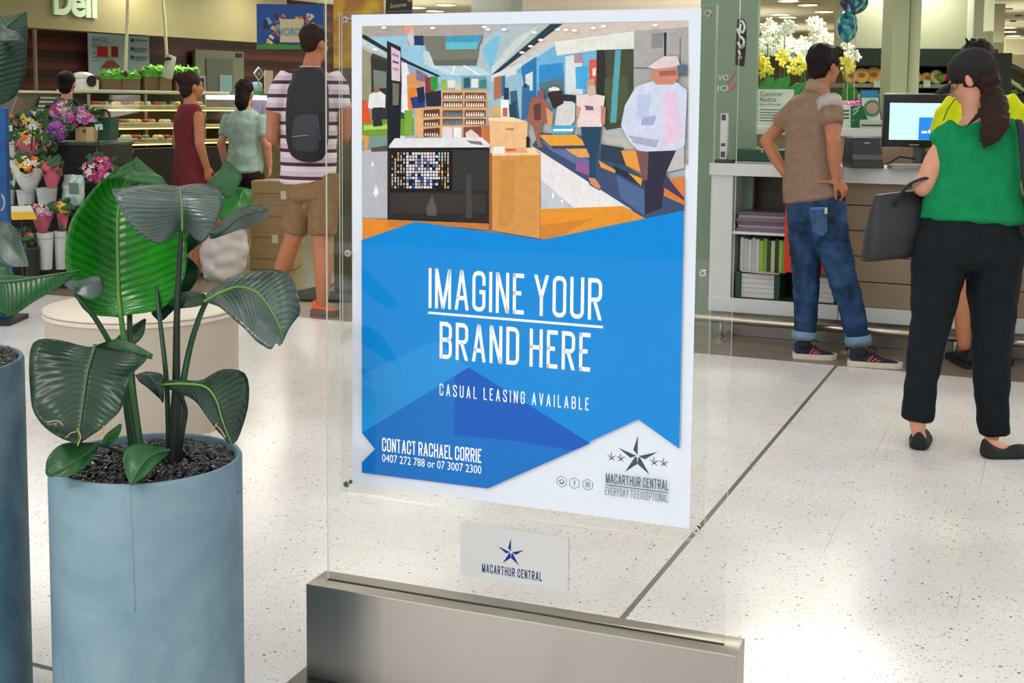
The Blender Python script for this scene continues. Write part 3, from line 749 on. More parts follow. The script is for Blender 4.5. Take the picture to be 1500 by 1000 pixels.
mr = N.new('ShaderNodeMapRange'); mr.inputs[1].default_value = .25; mr.inputs[2].default_value = .75; mr.inputs[3].default_value = .84; mr.inputs[4].default_value = 1.10; L.new(n1.outputs['Fac'], mr.inputs[0])
vm = N.new('ShaderNodeVectorMath'); vm.operation = 'SCALE'; L.new(va.outputs[0], vm.inputs[0]); L.new(mr.outputs[0], vm.inputs['Scale']); L.new(vm.outputs[0], b.inputs['Base Color'])
mb.build('printed_picture', M_photo, poster, fix=False)

BLUE = (0, 133, 212)
mb = MB()
layer(((531.5,351),(610,324.5),(797,350.5),(1002.5,308),(996,656),(936,613),(716,714),(532,691),(532,676),(551,656.5),(532,633)), BLUE, mb)
layer(((532,548),(640,498),(688,537),(532,633)), (30,142,216), mb)  # lighter blue paints in a reflection on the acrylic
layer(((532,633),(688,537),(866,648),(716,714),(532,691),(532,676),(551,656.5)), (4,110,194), mb)
layer(((668,550),(688,537),(866,648),(842,658.5),(760,645),(667,636)), (2,88,186), mb)
mb.build('blue_panel', M_print, poster, fix=False)
mb = MB()
M_ink = vcol_mat('white_ink', .5)
_lay[0] += 5
def line_text(txt, pl, pr, h_px, sw, col, mb, track=.16, space=.30):
    """text fitted between the pixel of its lower-left and of its lower-right corner"""
    a = pv(*pl); b = pv(*pr); hgt = pv(pl[0], pl[1]-h_px)[1]-a[1]
    vv = (a[1]+b[1])/2
    y = -PO-.0001-_lay[0]*.000012-.0001
    for q in block_text(txt, a[0], vv, b[0], vv+hgt, sw, track, space): mb.add([(u, y, v) for u, v in q], [(0, 1, 2, 3)], 0, C(*col))
W_ = (250, 252, 255)
line_text('IMAGINE YOUR', (629.5, 450), (882.5, 468.5), 58, .105, W_, mb, .135, .22)
line_text('BRAND HERE', (645.5, 524), (865.5, 543.5), 54, .112, W_, mb, .15, .24)
layer(((628.5,455.5),(884.5,476.5),(884.5,480),(628.5,458.8)), W_, mb)
line_text('CASUAL LEASING AVAILABLE', (645.5, 578), (863.5, 600), 17.5, .11, W_, mb, .36, .5)
line_text('CONTACT RACHAEL CORRIE', (561.5, 660), (706.5, 676.5), 20, .13, W_, mb, .11, .2)
a = pv(561.5, 675.5); b = pv(706.5, 692); yy = -PO-.0001-_lay[0]*.000012-.0001
vs, fs = font_mesh('0407 272 788 or 07 3007 2300', b[0]-a[0], pv(561.5, 664)[1]-a[1])
mb.add([(a[0]+x, yy, (a[1]+b[1])/2+y) for x, y in vs], fs, 0, C(*W_))
mb.build('lettering', M_ink, poster, fix=False)
mb = MB(); SL = (38, 60, 76)
u0, v0 = pv(934, 668)
yy = -PO-.0006
ps = lambda u, v: (u, yy, v)
star(mb, u0, v0, .0455, ps, C(*SL))
for px, py in ((896, 668.5), (909.5, 670), (958.5, 675.5), (972.5, 677)):
    u, v = pv(px, py); star(mb, u, v, .0115, ps, C(*SL), True)
_lay[0] += 10
line_text('MACARTHUR CENTRAL', (888.5, 705.5), (980, 717.5), 14.5, .13, (70, 88, 100), mb, .13, .22)
layer(((888,708),(980.5,719.6),(980.5,720.8),(888,709.2)), SL, mb)
line_text('EVERYDAY TO EXCEPTIONAL', (887.5, 722.5), (979.5, 735), 11.5, .10, (90, 104, 116), mb, .13, .22)
for k, (px, py) in enumerate(((823, 705), (841.5, 707.5), (861, 709.5))):
    u, v = pv(px, py); r = .0125
    hx = [(u+r*math.sin(math.radians(60*i)), v+r*math.cos(math.radians(60*i))) for i in range(7)]
    for i in range(6):
        for q in strokes_to_quads([hx[i], hx[i+1]], .0007): mb.add([ps(*p) for p in q], [(0, 1, 2, 3)], 0, C(130, 146, 150))
    ic = {0: [[(-.006,.001),(0,.005),(.006,.001),(0,-.004),(-.006,.001)], [(-.006,-.002),(0,-.006),(.006,-.002)]],
          1: [[(.0025,.005),(0,.005),(0,-.006)], [(-.002,.001),(.003,.001)]],
          2: [[(-.0045,-.0045),(.0045,-.0045),(.0045,.0045),(-.0045,.0045),(-.0045,-.0045)], [(.002,0),(0,.002),(-.002,0),(0,-.002),(.002,0)]]}[k]
    for st in ic:
        for q in strokes_to_quads([(u+x, v+y) for x, y in st], .0007): mb.add([ps(*p) for p in q], [(0, 1, 2, 3)], 0, C(96, 124, 116))
mb.build('emblem', M_ink, poster, fix=False)

# ------------------------------------------------------------------ planters and plinth
def concrete(name, c0, c1):
    M = mat(name, c0, .62, spec=.35)
    N, L, b = nodes_of(M)
    tc = N.new('ShaderNodeTexCoord')
    n1 = N.new('ShaderNodeTexNoise'); n1.inputs['Scale'].default_value = 4.2; n1.inputs['Detail'].default_value = 9; n1.inputs['Roughness'].default_value = .62; n1.inputs['Distortion'].default_value = .8
    L.new(tc.outputs['Object'], n1.inputs['Vector'])
    r = N.new('ShaderNodeValToRGB'); e = r.color_ramp.elements
    e[0].position = .32; e[0].color = C(*c1); e[1].position = .66; e[1].color = C(*c0)
    L.new(n1.outputs['Fac'], r.inputs['Fac'])
    v = N.new('ShaderNodeTexVoronoi'); v.inputs['Scale'].default_value = 26; L.new(tc.outputs['Object'], v.inputs['Vector'])
    sep = N.new('ShaderNodeSeparateColor'); L.new(v.outputs['Color'], sep.inputs[0])
    a = N.new('ShaderNodeMath'); a.operation = 'LESS_THAN'; a.inputs[1].default_value = .05; L.new(sep.outputs[0], a.inputs[0])
    d = N.new('ShaderNodeMath'); d.operation = 'LESS_THAN'; d.inputs[1].default_value = .10; L.new(v.outputs['Distance'], d.inputs[0])
    mu = N.new('ShaderNodeMath'); mu.operation = 'MULTIPLY'; L.new(a.outputs[0], mu.inputs[0]); L.new(d.outputs[0], mu.inputs[1])
    mx = N.new('ShaderNodeMix'); mx.data_type = 'RGBA'; L.new(mu.outputs[0], mx.inputs[0]); L.new(r.outputs['Color'], mx.inputs[6]); mx.inputs[7].default_value = C(*[int(q*.5) for q in c1])
    L.new(mx.outputs[2], b.inputs['Base Color'])
    bp = N.new('ShaderNodeBump'); bp.inputs['Strength'].default_value = .25; bp.inputs['Distance'].default_value = .004
    n2 = N.new('ShaderNodeTexNoise'); n2.inputs['Scale'].default_value = 60; L.new(tc.outputs['Object'], n2.inputs['Vector'])
    L.new(n2.outputs['Fac'], bp.inputs['Height']); L.new(bp.outputs['Normal'], b.inputs['Normal'])
    return M
M_peb = mat('black_pebble', (15, 15, 18), .2, var=.4, scale=30, spec=.55)
M_crack = mat('hairline_crack', (106, 134, 148), .8)
def planter(name, c, r, h, M, label, fill):
    t = thing(name, (c[0], c[1], 0), label, 'planter')
    mb = MB(); w = .013
    mb.lathe((c[0], c[1], 0), [(r-.01, 0), (r-.003, .006), (r, .02), (r, h-.006), (r-.003, h), (r-w+.003, h), (r-w, h-.006), (r-w, h-.2), (.001, h-.2)], 96)
    mb.build('pot', M, t, smooth='auto')
    rr = random.Random(5); mb = MB()
    R = r-w-.008
    n = int(430*(R/.18)**2)
    for k in range(n):
        a = rr.random()*2*math.pi; q = R*math.sqrt(rr.random())
        s = .011+rr.random()*.009
        ax = unit(np.array([rr.gauss(0, 1), rr.gauss(0, 1), rr.gauss(0, .25)])); az = unit(np.cross(ax, [rr.gauss(0, .3), rr.gauss(0, .3), 1.])); az = unit(np.cross(np.cross(az, ax), ax)*-1) if False else az
        ay = unit(np.cross(ax, az)); az = np.cross(ax, ay)
        zz = h-fill+rr.random()*.012+ .012*math.cos(q/R*1.5)
        mb.ell((c[0]+q*math.cos(a), c[1]+q*math.sin(a), zz), (s*1.25, s*.9, s*.55), (ax, ay, az), 9, 6)
    mb.lathe((c[0], c[1], 0), [(.001, h-fill-.002), (R, h-fill-.004)], 32)
    o = mb.build('pebbles', M_peb, None, smooth=True, origin=(c[0], c[1], h-fill))
    tag(o, 'black pebbles filling the ' + ('shorter blue' if h < .7 else 'taller shaded blue') + ' planter', 'pebbles', kind='stuff')
    return t
PC = (-1.777, 2.107); PH = .60
pl1 = planter('planter', PC, .2035, PH, concrete('blue_concrete', (128, 154, 165), (100, 130, 144)), 'pale blue concrete planter standing beside the stainless steel sign base', .030)
# hairline crack running down the front of the pot
mb = MB()
pts = [aD(190+(j*37 % 5)*.6+j*.35, 715+j*9, 2.4) for j in range(21)]
for i, p in enumerate(pts):
    d = V((p[0]-0, p[1]-0, 0)); d = unit(d)
    # meet the pot wall along the line of sight
    o2 = np.array([0, 0]); dx = np.array([p[0], p[1]]); dn = dx/np.linalg.norm(dx); cc = np.array(PC)
    bq = dn @ cc; disc = bq*bq-(cc @ cc-.2037**2); tt = bq-math.sqrt(disc)
    rr_ = ray(190+(i*37 % 5)*.6+i*.35, 715+i*9); k = tt/math.hypot(rr_[0], rr_[1]); pts[i] = O+rr_*k
mb.tube(pts, [.0003+.0003*(i > 10)+.0008*(i > 18) for i in range(len(pts))], 6)
mb.build('crack', M_crack, pl1)
PC2 = (-2.264, 1.932); PH2 = .80
pl2 = planter('planter', PC2, .225, PH2, concrete('shaded_blue_concrete', (104, 134, 150), (58, 92, 112)), 'taller shaded blue concrete planter at the left edge, beside the pale blue one', .020)  # shade is put into the darker blue of this pot

pd = thing('plinth', (-3.558, 4.213, 0), 'low round beige plinth on the white floor behind the blue planter', 'plinth')
mb = MB(); mb.lathe((-3.558, 4.213, 0), [(.395, 0), (.400, .01), (.400, .46), (.3995, .466)], 96); mb.build('body', mat('beige_laminate', (186, 176, 160), .38), pd, smooth='auto')
mb = MB(); mb.lathe((-3.558, 4.213, 0), [(.38, .466), (.408, .467), (.4105, .47), (.4105, .493), (.4085, .497), (.40, .4985), (.001, .4985)], 96); mb.build('top', mat('beige_top', (222, 214, 198), .35), pd, smooth='auto')
mb = MB(); mb.lathe((-3.558, 4.213, 0), [(.4103, .484), (.4112, .4845), (.4112, .4895), (.4103, .490)], 96); mb.build('edge_band', mat('edge_band', (150, 138, 120), .4), pd, smooth='auto')

# ------------------------------------------------------------------ bird of paradise plants
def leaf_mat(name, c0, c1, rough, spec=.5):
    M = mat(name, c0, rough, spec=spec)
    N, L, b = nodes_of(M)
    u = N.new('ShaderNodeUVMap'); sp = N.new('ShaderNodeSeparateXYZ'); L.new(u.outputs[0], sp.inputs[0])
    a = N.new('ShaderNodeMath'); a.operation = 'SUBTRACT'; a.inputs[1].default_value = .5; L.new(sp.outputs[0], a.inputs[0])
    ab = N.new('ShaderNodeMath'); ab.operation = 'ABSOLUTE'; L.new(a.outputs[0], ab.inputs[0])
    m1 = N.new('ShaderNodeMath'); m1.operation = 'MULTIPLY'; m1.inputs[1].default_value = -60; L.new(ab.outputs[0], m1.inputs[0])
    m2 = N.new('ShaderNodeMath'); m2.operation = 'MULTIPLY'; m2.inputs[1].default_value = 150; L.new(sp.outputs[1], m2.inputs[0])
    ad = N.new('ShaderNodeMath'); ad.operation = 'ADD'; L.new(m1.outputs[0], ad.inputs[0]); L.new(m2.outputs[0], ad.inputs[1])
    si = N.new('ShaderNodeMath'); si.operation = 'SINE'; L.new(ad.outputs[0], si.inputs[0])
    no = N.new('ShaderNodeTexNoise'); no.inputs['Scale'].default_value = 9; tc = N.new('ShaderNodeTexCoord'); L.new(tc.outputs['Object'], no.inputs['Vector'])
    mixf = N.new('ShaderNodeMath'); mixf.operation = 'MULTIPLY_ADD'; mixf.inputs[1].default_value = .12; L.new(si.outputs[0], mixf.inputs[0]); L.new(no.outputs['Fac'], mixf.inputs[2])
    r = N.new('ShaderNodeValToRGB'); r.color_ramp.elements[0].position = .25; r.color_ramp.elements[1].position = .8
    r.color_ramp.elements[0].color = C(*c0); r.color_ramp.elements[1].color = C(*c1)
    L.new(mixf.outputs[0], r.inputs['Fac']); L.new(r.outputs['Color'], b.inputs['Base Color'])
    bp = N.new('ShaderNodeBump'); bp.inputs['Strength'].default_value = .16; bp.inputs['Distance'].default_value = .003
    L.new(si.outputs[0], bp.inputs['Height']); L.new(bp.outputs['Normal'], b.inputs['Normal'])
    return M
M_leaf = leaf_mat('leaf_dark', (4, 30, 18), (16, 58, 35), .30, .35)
M_leafb = leaf_mat('leaf_backlit', (4, 84, 8), (30, 136, 24), .26)  # light coming through the blade is put into this brighter green
M_leafg = leaf_mat('leaf_painted_sheen', (24, 46, 37), (62, 88, 77), .26, .8)  # sky reflection put into a greyer, lighter leaf colour
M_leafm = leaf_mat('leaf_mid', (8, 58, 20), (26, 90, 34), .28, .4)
M_rib = mat('leaf_rib', (92, 142, 50), .45)
M_ribd = mat('leaf_rib_dark', (48, 92, 52), .45)
M_stem = mat('stem_green', (22, 66, 38), .38, var=.3, scale=14)
M_stemb = mat('stem_bright', (60, 128, 36), .4)
M_stemd = mat('stem_dark', (20, 34, 22), .45, var=.35, scale=20)
M_brown = mat('dry_tip', (170, 140, 84), .7)

def cr(P, n):
    """Catmull-Rom through control points"""
    P = [np.asarray(p, float) for p in P]
    if len(P) == 2: return [P[0]+(P[1]-P[0])*i/(n-1) for i in range(n)]
    Q = [2*P[0]-P[1]]+P+[2*P[-1]-P[-2]]
    out = []
    for i in range(n):
        t = i/(n-1)*(len(P)-1); k = min(int(t), len(P)-2); f = t-k
        a, b, c, d = Q[k], Q[k+1], Q[k+2], Q[k+3]
        out.append(.5*((2*b)+(c-a)*f+(2*a-5*b+4*c-d)*f*f+(3*b-a-3*c+d)*f**3))
    return out
def leaf(parent, D, rows, M, rib=None, ribr=.004, cup=.0, nv=22, nu=8, wave=.0015, seed=0, name='leaf', label=None):
    """rows from base to tip: ((lx,ly,ld),(mx,my,md),(rx,ry,rd)), d = depth added to D in metres"""
    Ls = cr([aD(r[0][0], r[0][1], D+r[0][2]) for r in rows], nv)
    Ms = cr([aD(r[1][0], r[1][1], D+r[1][2]) for r in rows], nv)
    Rs = cr([aD(r[2][0], r[2][1], D+r[2][2]) for r in rows], nv)
    rr = random.Random(seed)
    ph = rr.random()*6
    G = []
    for i in range(nv):
        row = []
        L, Mm, Rr = Ls[i], Ms[i], Rs[i]
        nrm = unit(np.cross(Rr-L, (Ms[min(i+1, nv-1)]-Ms[max(i-1, 0)])))
        if np.linalg.norm(Rr-L) < 1e-4: nrm = np.zeros(3)
        hw = (np.linalg.norm(L-Mm)+np.linalg.norm(Rr-Mm))/2
        for j in range(-nu, nu+1):
            f = abs(j)/nu; E = L if j < 0 else Rr
            p = Mm+(E-Mm)*f
            p = p+nrm*(cup*hw*math.sin(f*math.pi)) + nrm*wave*f*math.sin(i*.55+j*.15+ph) + nrm*wave*.7*math.sin(i*.95-j*.5+ph)*f
            row.append(p)
        G.append(row)
    W = 2*nu+1
    # vertex normals, then two skins 0.9 mm apart closed at the rim
    A = np.array(G)
    du = np.gradient(A, axis=1); dv = np.gradient(A, axis=0)
    Nn = np.cross(du, dv); Nn /= np.maximum(np.linalg.norm(Nn, axis=2, keepdims=True), 1e-9)
    mb = MB()
    top = (A+Nn*.00045).reshape(-1, 3); bot = (A-Nn*.00045).reshape(-1, 3)
    vs = list(top)+list(bot); n = nv*W; fs = []
    for i in range(nv-1):
        for j in range(W-1):
            a = i*W+j; fs.append((a, a+1, a+W+1, a+W)); fs.append((n+a, n+a+W, n+a+W+1, n+a+1))
    for i in range(nv-1):
        a = i*W; fs.append((a, a+W, n+a+W, n+a)); b = i*W+W-1; fs.append((b, n+b, n+b+W, b+W))
    for j in range(W-1):
        fs.append((j, n+j, n+j+1, j+1)); a = (nv-1)*W+j; fs.append((a, a+1, n+a+1, n+a))
    mb.add(vs, fs)
    o = mb.build(name, M, parent, smooth=True, fix=False)
    uvl = o.data.uv_layers.new(name='UVMap')
    for lp in o.data.loops:
        k = lp.vertex_index % n; uvl.data[lp.index].uv = ((k % W)/(W-1), (k//W)/(nv-1))
    if label: o['label'] = label
    if rib:
        nb = MB(); side = unit(O-Ms[nv//2])
        nb.tube([p+unit(O-p)*ribr*.35 for p in Ms], [ribr*(1-.78*i/(nv-1)) for i in range(nv)], 8)
        nb.build('midrib', rib, o, smooth=True)
    return o
def stem(parent, D, pts, rad, M):
    """pts (px,py,dd); rad metres at the ends"""
    P = cr([aD(p[0], p[1], D+p[2]) for p in pts], 18)
    r0, r1 = rad
    mb = MB(); mb.tube(P, [r0+(r1-r0)*i/17 for i in range(18)], 12); return mb.build('stem', M, parent, smooth=True)

base1 = np.array([PC[0], PC[1], PH-.035]); D1 = depth(base1)
pt1 = thing('bird_of_paradise_plant', base1, 'broad-leaved green plant growing from pebbles in the pale blue planter', 'plant')
# stems
stem(pt1, D1, [(254,678,.0),(256,640,.0),(258,560,.01),(259,470,.0),(262,400,-.02),(266,334,-.05)], (.0115, .0045), M_stemd)
stem(pt1, D1, [(262,676,.01),(263,620,.01),(266,575,.01),(278,510,.03),(292,465,.03),(303,440,.02)], (.009, .0055), M_stem)
stem(pt1, D1, [(248,676,.02),(247,640,.02),(244,560,.02),(238,500,.04),(232,450,.06),(230,420,.08)], (.0065, .0045), M_stem)
stem(pt1, D1, [(260,678,-.02),(268,630,-.03),(272,600,-.03),(262,575,-.05),(250,562,-.06)], (.0055, .004), M_stemd)
stem(pt1, D1, [(204,672,.03),(200,640,.03),(194,590,.04),(186,530,.06),(177,462,.08)], (.0095, .006), M_stemb)
stem(pt1, D1, [(208,672,.05),(204,640,.05),(196,580,.06),(191,520,.08),(190,470,.1),(190,440,.12)], (.0075, .006), M_stem)
stem(pt1, D1, [(200,672,.0),(190,600,.01),(176,530,.0),(160,500,-.02),(138,464,-.03),(112,432,-.06)], (.007, .0055), M_stem)
stem(pt1, D1, [(196,674,-.02),(188,620,-.03),(178,560,-.06),(160,520,-.08),(140,508,-.09)], (.007, .005), M_stem)
stem(pt1, D1, [(236,680,-.03),(215,668,-.08),(200,664,-.12),(190,662,-.14)], (.004, .003), M_stem)
stem(pt1, D1, [(204,676,.0),(190,668,-.05),(160,655,-.1),(140,650,-.13)], (.004, .003), M_stem)
# sheathed trunk
mb = MB(); P = cr([aD(x, y, D1+d) for x, y, d in ((254,700,0),(255,660,0),(257,620,.0),(260,575,.0))], 12)
mb.tube(P, [.0165-.004*i/11 for i in range(12)], 14); mb.build('trunk', M_stemd, pt1, smooth=True)
# big bright upright leaf
leaf(pt1, D1, [((172,464,.08),(177,464,.08),(182,462,.08)), ((128,458,.05),(174,432,.1),(240,450,.06)), ((104,418,.02),(173,395,.11),(268,410,.03)), ((95,375,.01),(172,350,.12),(274,370,.02)),
               ((104,325,.03),(173,312,.13),(270,322,.03)), ((128,286,.07),(178,284,.14),(258,290,.07)), ((160,256,.12),(187,256,.16),(238,262,.12)), ((197,233,.17),(200,230,.17),(204,233,.17))], M_leafb, M_rib, .0055, cup=-.10, nv=30, seed=1)
# folded glossy tip of that leaf
leaf(pt1, D1, [((152,262,.1),(178,262,.12),(246,274,.06)), ((172,250,.12),(192,252,.13),(240,262,.08)), ((186,241,.14),(199,244,.15),(226,252,.11)), ((198,231,.155),(200,230,.155),(203,232,.155))], M_leafm, None, wave=.003, seed=2, nu=6, nv=12)
# grey sheen leaf hanging towards the viewer
leaf(pt1, D1, [((262,338,-.05),(267,336,-.05),(272,338,-.05)), ((228,357,-.08),(267,318,-.055),(296,355,-.07)), ((192,330,-.10),(266,298,-.065),(316,330,-.08)), ((168,290,-.10),(264,280,-.05),(327,298,-.07)), ((165,276,-.06),(263,273,-.02),(322,276,-.03))], M_leafg, M_rib, .0032, cup=.06, seed=3, wave=.003)
leaf(pt1, D1, [((296,282,-.02),(310,282,-.02),(334,290,-.03)), ((304,270,.0),(318,272,.0),(343,284,-.02)), ((314,255,.02),(328,258,.01),(350,268,.0)), ((324,243,.03),(338,248,.02),(354,256,.02)), ((330,236,.04),(332,236,.04),(334,238,.04))], M_leafm, None, wave=.003, seed=4, nu=6, nv=12)
# pair behind to the right
leaf(pt1, D1, [((322,322,.1),(326,325,.1),(330,326,.1)), ((322,300,.11),(345,306,.12),(366,314,.1)), ((326,284,.12),(350,292,.13),(370,308,.11)), ((334,278,.13),(355,280,.13),(370,284,.12)), ((352,274,.13),(360,275,.13),(370,278,.13))], M_leafb, None, seed=5, nu=6, nv=12)
leaf(pt1, D1, [((306,344,.07),(309,348,.07),(312,350,.07)), ((322,328,.08),(330,336,.06),(338,341,.05)), ((345,308,.09),(352,318,.07),(366,330,.05)), ((370,300,.1),(376,310,.08),(388,323,.06)), ((390,304,.1),(393,308,.1),(394,316,.09))], M_leafg, M_ribd, .003, seed=6)
# right hand drooping leaf
leaf(pt1, D1, [((294,446,.0),(300,441,.0),(306,444,.0)), ((306,428,.02),(324,428,-.01),(322,450,-.03)), ((334,406,.04),(350,420,.0),(345,470,-.06)), ((372,398,.05),(376,428,.0),(368,492,-.08)), ((408,396,.04),(392,446,-.02),(382,504,-.09)), ((430,412,.02),(404,466,-.05),(396,512,-.1)), ((440,456,-.02),(412,486,-.08),(404,503,-.1)), ((424,476,-.05),(414,502,-.1),(410,506,-.11))], M_leafg, M_rib, .0035, cup=.06, nv=28, seed=7)
# its underside lobe reaching left
leaf(pt1, D1, [((300,430,.01),(302,438,.0),(300,446,.0)), ((280,426,.02),(280,436,.0),(282,450,-.01)), ((262,432,.03),(262,440,.01),(264,452,.0)), ((246,443,.03),(247,445,.03),(248,447,.03))], M_leaf, None, seed=8, nu=6, nv=12)
# dark leaves behind
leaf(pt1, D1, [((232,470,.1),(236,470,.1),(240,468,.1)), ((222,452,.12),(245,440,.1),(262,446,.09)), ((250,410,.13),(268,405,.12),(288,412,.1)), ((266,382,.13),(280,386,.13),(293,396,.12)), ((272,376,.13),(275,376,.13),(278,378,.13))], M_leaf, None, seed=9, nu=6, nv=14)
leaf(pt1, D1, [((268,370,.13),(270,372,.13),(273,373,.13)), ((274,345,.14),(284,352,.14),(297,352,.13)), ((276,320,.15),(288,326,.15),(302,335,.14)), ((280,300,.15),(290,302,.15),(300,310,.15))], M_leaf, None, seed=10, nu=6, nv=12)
leaf(pt1, D1, [((150,520,.12),(154,522,.12),(158,525,.12)), ((175,490,.13),(180,500,.13),(188,510,.12)), ((196,476,.14),(202,484,.14),(210,492,.13)), ((212,466,.14),(213,467,.14),(214,468,.14))], M_leafm, None, seed=11, nu=6, nv=12)
# large dark leaf lower left, torn edge
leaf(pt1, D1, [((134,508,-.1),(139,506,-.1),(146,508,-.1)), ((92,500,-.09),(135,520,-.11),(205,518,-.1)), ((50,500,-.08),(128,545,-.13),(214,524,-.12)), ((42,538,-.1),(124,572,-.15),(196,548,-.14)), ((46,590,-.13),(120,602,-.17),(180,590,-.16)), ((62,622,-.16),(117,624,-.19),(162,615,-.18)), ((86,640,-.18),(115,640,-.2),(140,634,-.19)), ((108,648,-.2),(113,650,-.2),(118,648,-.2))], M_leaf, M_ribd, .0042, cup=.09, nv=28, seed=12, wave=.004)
leaf(pt1, D1, [((138,510,-.09),(142,506,-.09),(146,504,-.09)), ((158,508,-.07),(164,500,-.06),(172,496,-.05)), ((186,520,-.07),(192,512,-.06),(198,504,-.06)), ((222,526,-.08),(223,522,-.08),(224,519,-.08))], M_leafm, None, seed=13, nu=6, nv=12)
# small leaf lower left over the rim
leaf(pt1, D1, [((142,650,-.13),(144,648,-.13),(146,650,-.13)), ((118,646,-.15),(134,660,-.16),(140,664,-.17)), ((88,652,-.18),(114,672,-.19),(124,684,-.2)), ((70,670,-.2),(92,686,-.21),(100,697,-.22)), ((66,692,-.21),(68,696,-.21),(74,698,-.21))], M_leafm, M_ribd, .0028, cup=.10, seed=14, nv=16)
leaf(pt1, D1, [((150,650,-.1),(152,652,-.1),(155,652,-.1)), ((152,640,-.1),(158,642,-.1),(168,646,-.1)), ((162,630,-.1),(168,632,-.1),(176,634,-.1)), ((176,620,-.1),(177,621,-.1),(178,622,-.1))], M_leafb, None, seed=15, nu=5, nv=10)
# small leaf over the rim in the middle
leaf(pt1, D1, [((243,656,-.14),(247,659,-.14),(246,664,-.14)), ((215,650,-.16),(226,664,-.17),(236,674,-.17)), ((188,654,-.18),(208,680,-.2),(220,690,-.2)), ((180,674,-.2),(198,697,-.215),(206,702,-.215)), ((188,706,-.22),(191,711,-.22),(195,710,-.22))], M_leafm, M_ribd, .003, cup=.09, seed=16, nv=16)
# right middle leaf
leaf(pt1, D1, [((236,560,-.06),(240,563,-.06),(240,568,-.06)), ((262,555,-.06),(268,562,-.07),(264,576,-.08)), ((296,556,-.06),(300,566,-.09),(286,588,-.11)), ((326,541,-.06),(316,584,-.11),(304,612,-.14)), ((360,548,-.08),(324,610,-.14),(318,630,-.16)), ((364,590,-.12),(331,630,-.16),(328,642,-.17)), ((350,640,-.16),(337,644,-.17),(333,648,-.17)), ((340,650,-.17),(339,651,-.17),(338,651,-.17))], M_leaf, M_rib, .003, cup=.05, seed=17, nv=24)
# small inner leaf
leaf(pt1, D1, [((236,586,.0),(238,588,.0),(240,588,.0)), ((222,572,-.01),(230,566,-.02),(240,566,-.01)), ((206,560,-.01),(218,552,-.02),(238,548,.0)), ((198,550,.0),(206,546,.0),(214,545,.0))], M_leafg, M_ribd, .0025, seed=18, nu=6, nv=12)
# pale curled leaf tip at the left
leaf(pt1, D1, [((90,412,-.05),(92,414,-.05),(95,418,-.06)), ((104,409,-.05),(112,418,-.07),(112,430,-.08)), ((124,408,-.05),(130,418,-.07),(130,438,-.08)), ((142,404,-.05),(145,416,-.06),(144,436,-.07)), ((152,412,-.05),(153,418,-.05),(152,426,-.06))], M_leafg, None, seed=19, nu=6, nv=12)

for (pts, r_) in (([(114, 652, -.205), (118, 640, -.2), (114, 628, -.2)], .0016), ([(138, 640, -.2), (150, 634, -.19), (152, 624, -.185)], .0016), ([(96, 641, -.2), (104, 634, -.2), (112, 632, -.2)], .0012),
                  ([(304, 636, -.16), (314, 626, -.16), (318, 620, -.16)], .0012), ([(316, 622, -.165), (324, 630, -.17), (330, 640, -.175)], .0012), ([(92, 622, -.185), (84, 616, -.18), (70, 618, -.18)], .0012)):
    mb = MB(); mb.tube(cr([aD(x, y, D1+d) for x, y, d in pts], 9), r_, 6); mb.build('dry_edge', M_brown, pt1, smooth=True)

base2 = np.array([PC2[0], PC2[1], PH2-.03]); D2 = depth(base2)
pt2 = thing('bird_of_paradise_plant', base2, 'plant with drooping leaves in the taller shaded planter, cut off by the left edge', 'plant')
stem(pt2, D2, [(-40,512,.0),(-44,420,.0),(-40,320,-.02),(-26,220,-.04),(-14,158,-.05)], (.011, .005), M_stem)
stem(pt2, D2, [(-36,515,-.02),(-34,460,-.04),(-24,425,-.06),(-6,408,-.08)], (.008, .005), M_stem)
stem(pt2, D2, [(-46,515,.03),(-50,430,.03),(-44,360,.02),(-20,330,.0)], (.008, .005), M_stem)
leaf(pt2, D2, [((-22,158,-.05),(-16,160,-.05),(-8,158,-.05)), ((-62,120,-.02),(-12,120,-.06),(22,140,-.05)), ((-70,80,.0),(-8,80,-.06),(38,104,-.04)), ((-52,44,.02),(2,48,-.05),(40,66,-.03)), ((-14,26,.02),(22,28,-.02),(40,36,-.02)), ((34,18,.0),(37,17,.0),(40,18,.0))], M_leaf, M_ribd, .005, cup=.06, seed=21)
leaf(pt2, D2, [((-2,34,-.08),(0,44,-.08),(-2,60,-.09)), ((12,42,-.09),(12,50,-.09),(10,60,-.1)), ((26,48,-.09),(27,54,-.09),(24,60,-.1)), ((34,58,-.08),(35,60,-.08),(33,61,-.08))], M_leafg, None, seed=22, nu=5, nv=10)  # glossy patch of the dark leaf, its sheen painted as a grey blade
leaf(pt2, D2, [((-22,330,.0),(-20,334,.0),(-20,338,.0)), ((4,324,.0),(2,345,-.03),(-4,372,-.04)), ((24,336,-.01),(18,362,-.05),(6,384,-.06)), ((36,366,-.04),(32,380,-.06),(24,391,-.07)), ((42,388,-.07),(42,390,-.07),(40,391,-.07))], M_leafg, M_ribd, .0035, seed=23, nv=16)
leaf(pt2, D2, [((-14,400,-.08),(-10,410,-.08),(-12,420,-.08)), ((2,400,-.09),(8,412,-.1),(-4,450,-.1)), ((30,404,-.1),(42,408,-.11),(12,464,-.12)), ((60,406,-.1),(78,402,-.12),(46,444,-.12)), ((96,402,-.1),(104,398,-.11),(82,424,-.12)), ((116,394,-.1),(118,395,-.1),(117,398,-.1))], M_leafm, M_ribd, .004, cup=.05, seed=24)
leaf(pt2, D2, [((-8,386,-.06),(-6,392,-.06),(-6,398,-.06)), ((4,384,-.06),(6,392,-.06),(4,402,-.07)), ((16,396,-.06),(17,400,-.06),(16,404,-.07)), ((24,407,-.07),(24,408,-.07),(24,409,-.07))], M_leafm, None, seed=25, nu=5, nv=8)

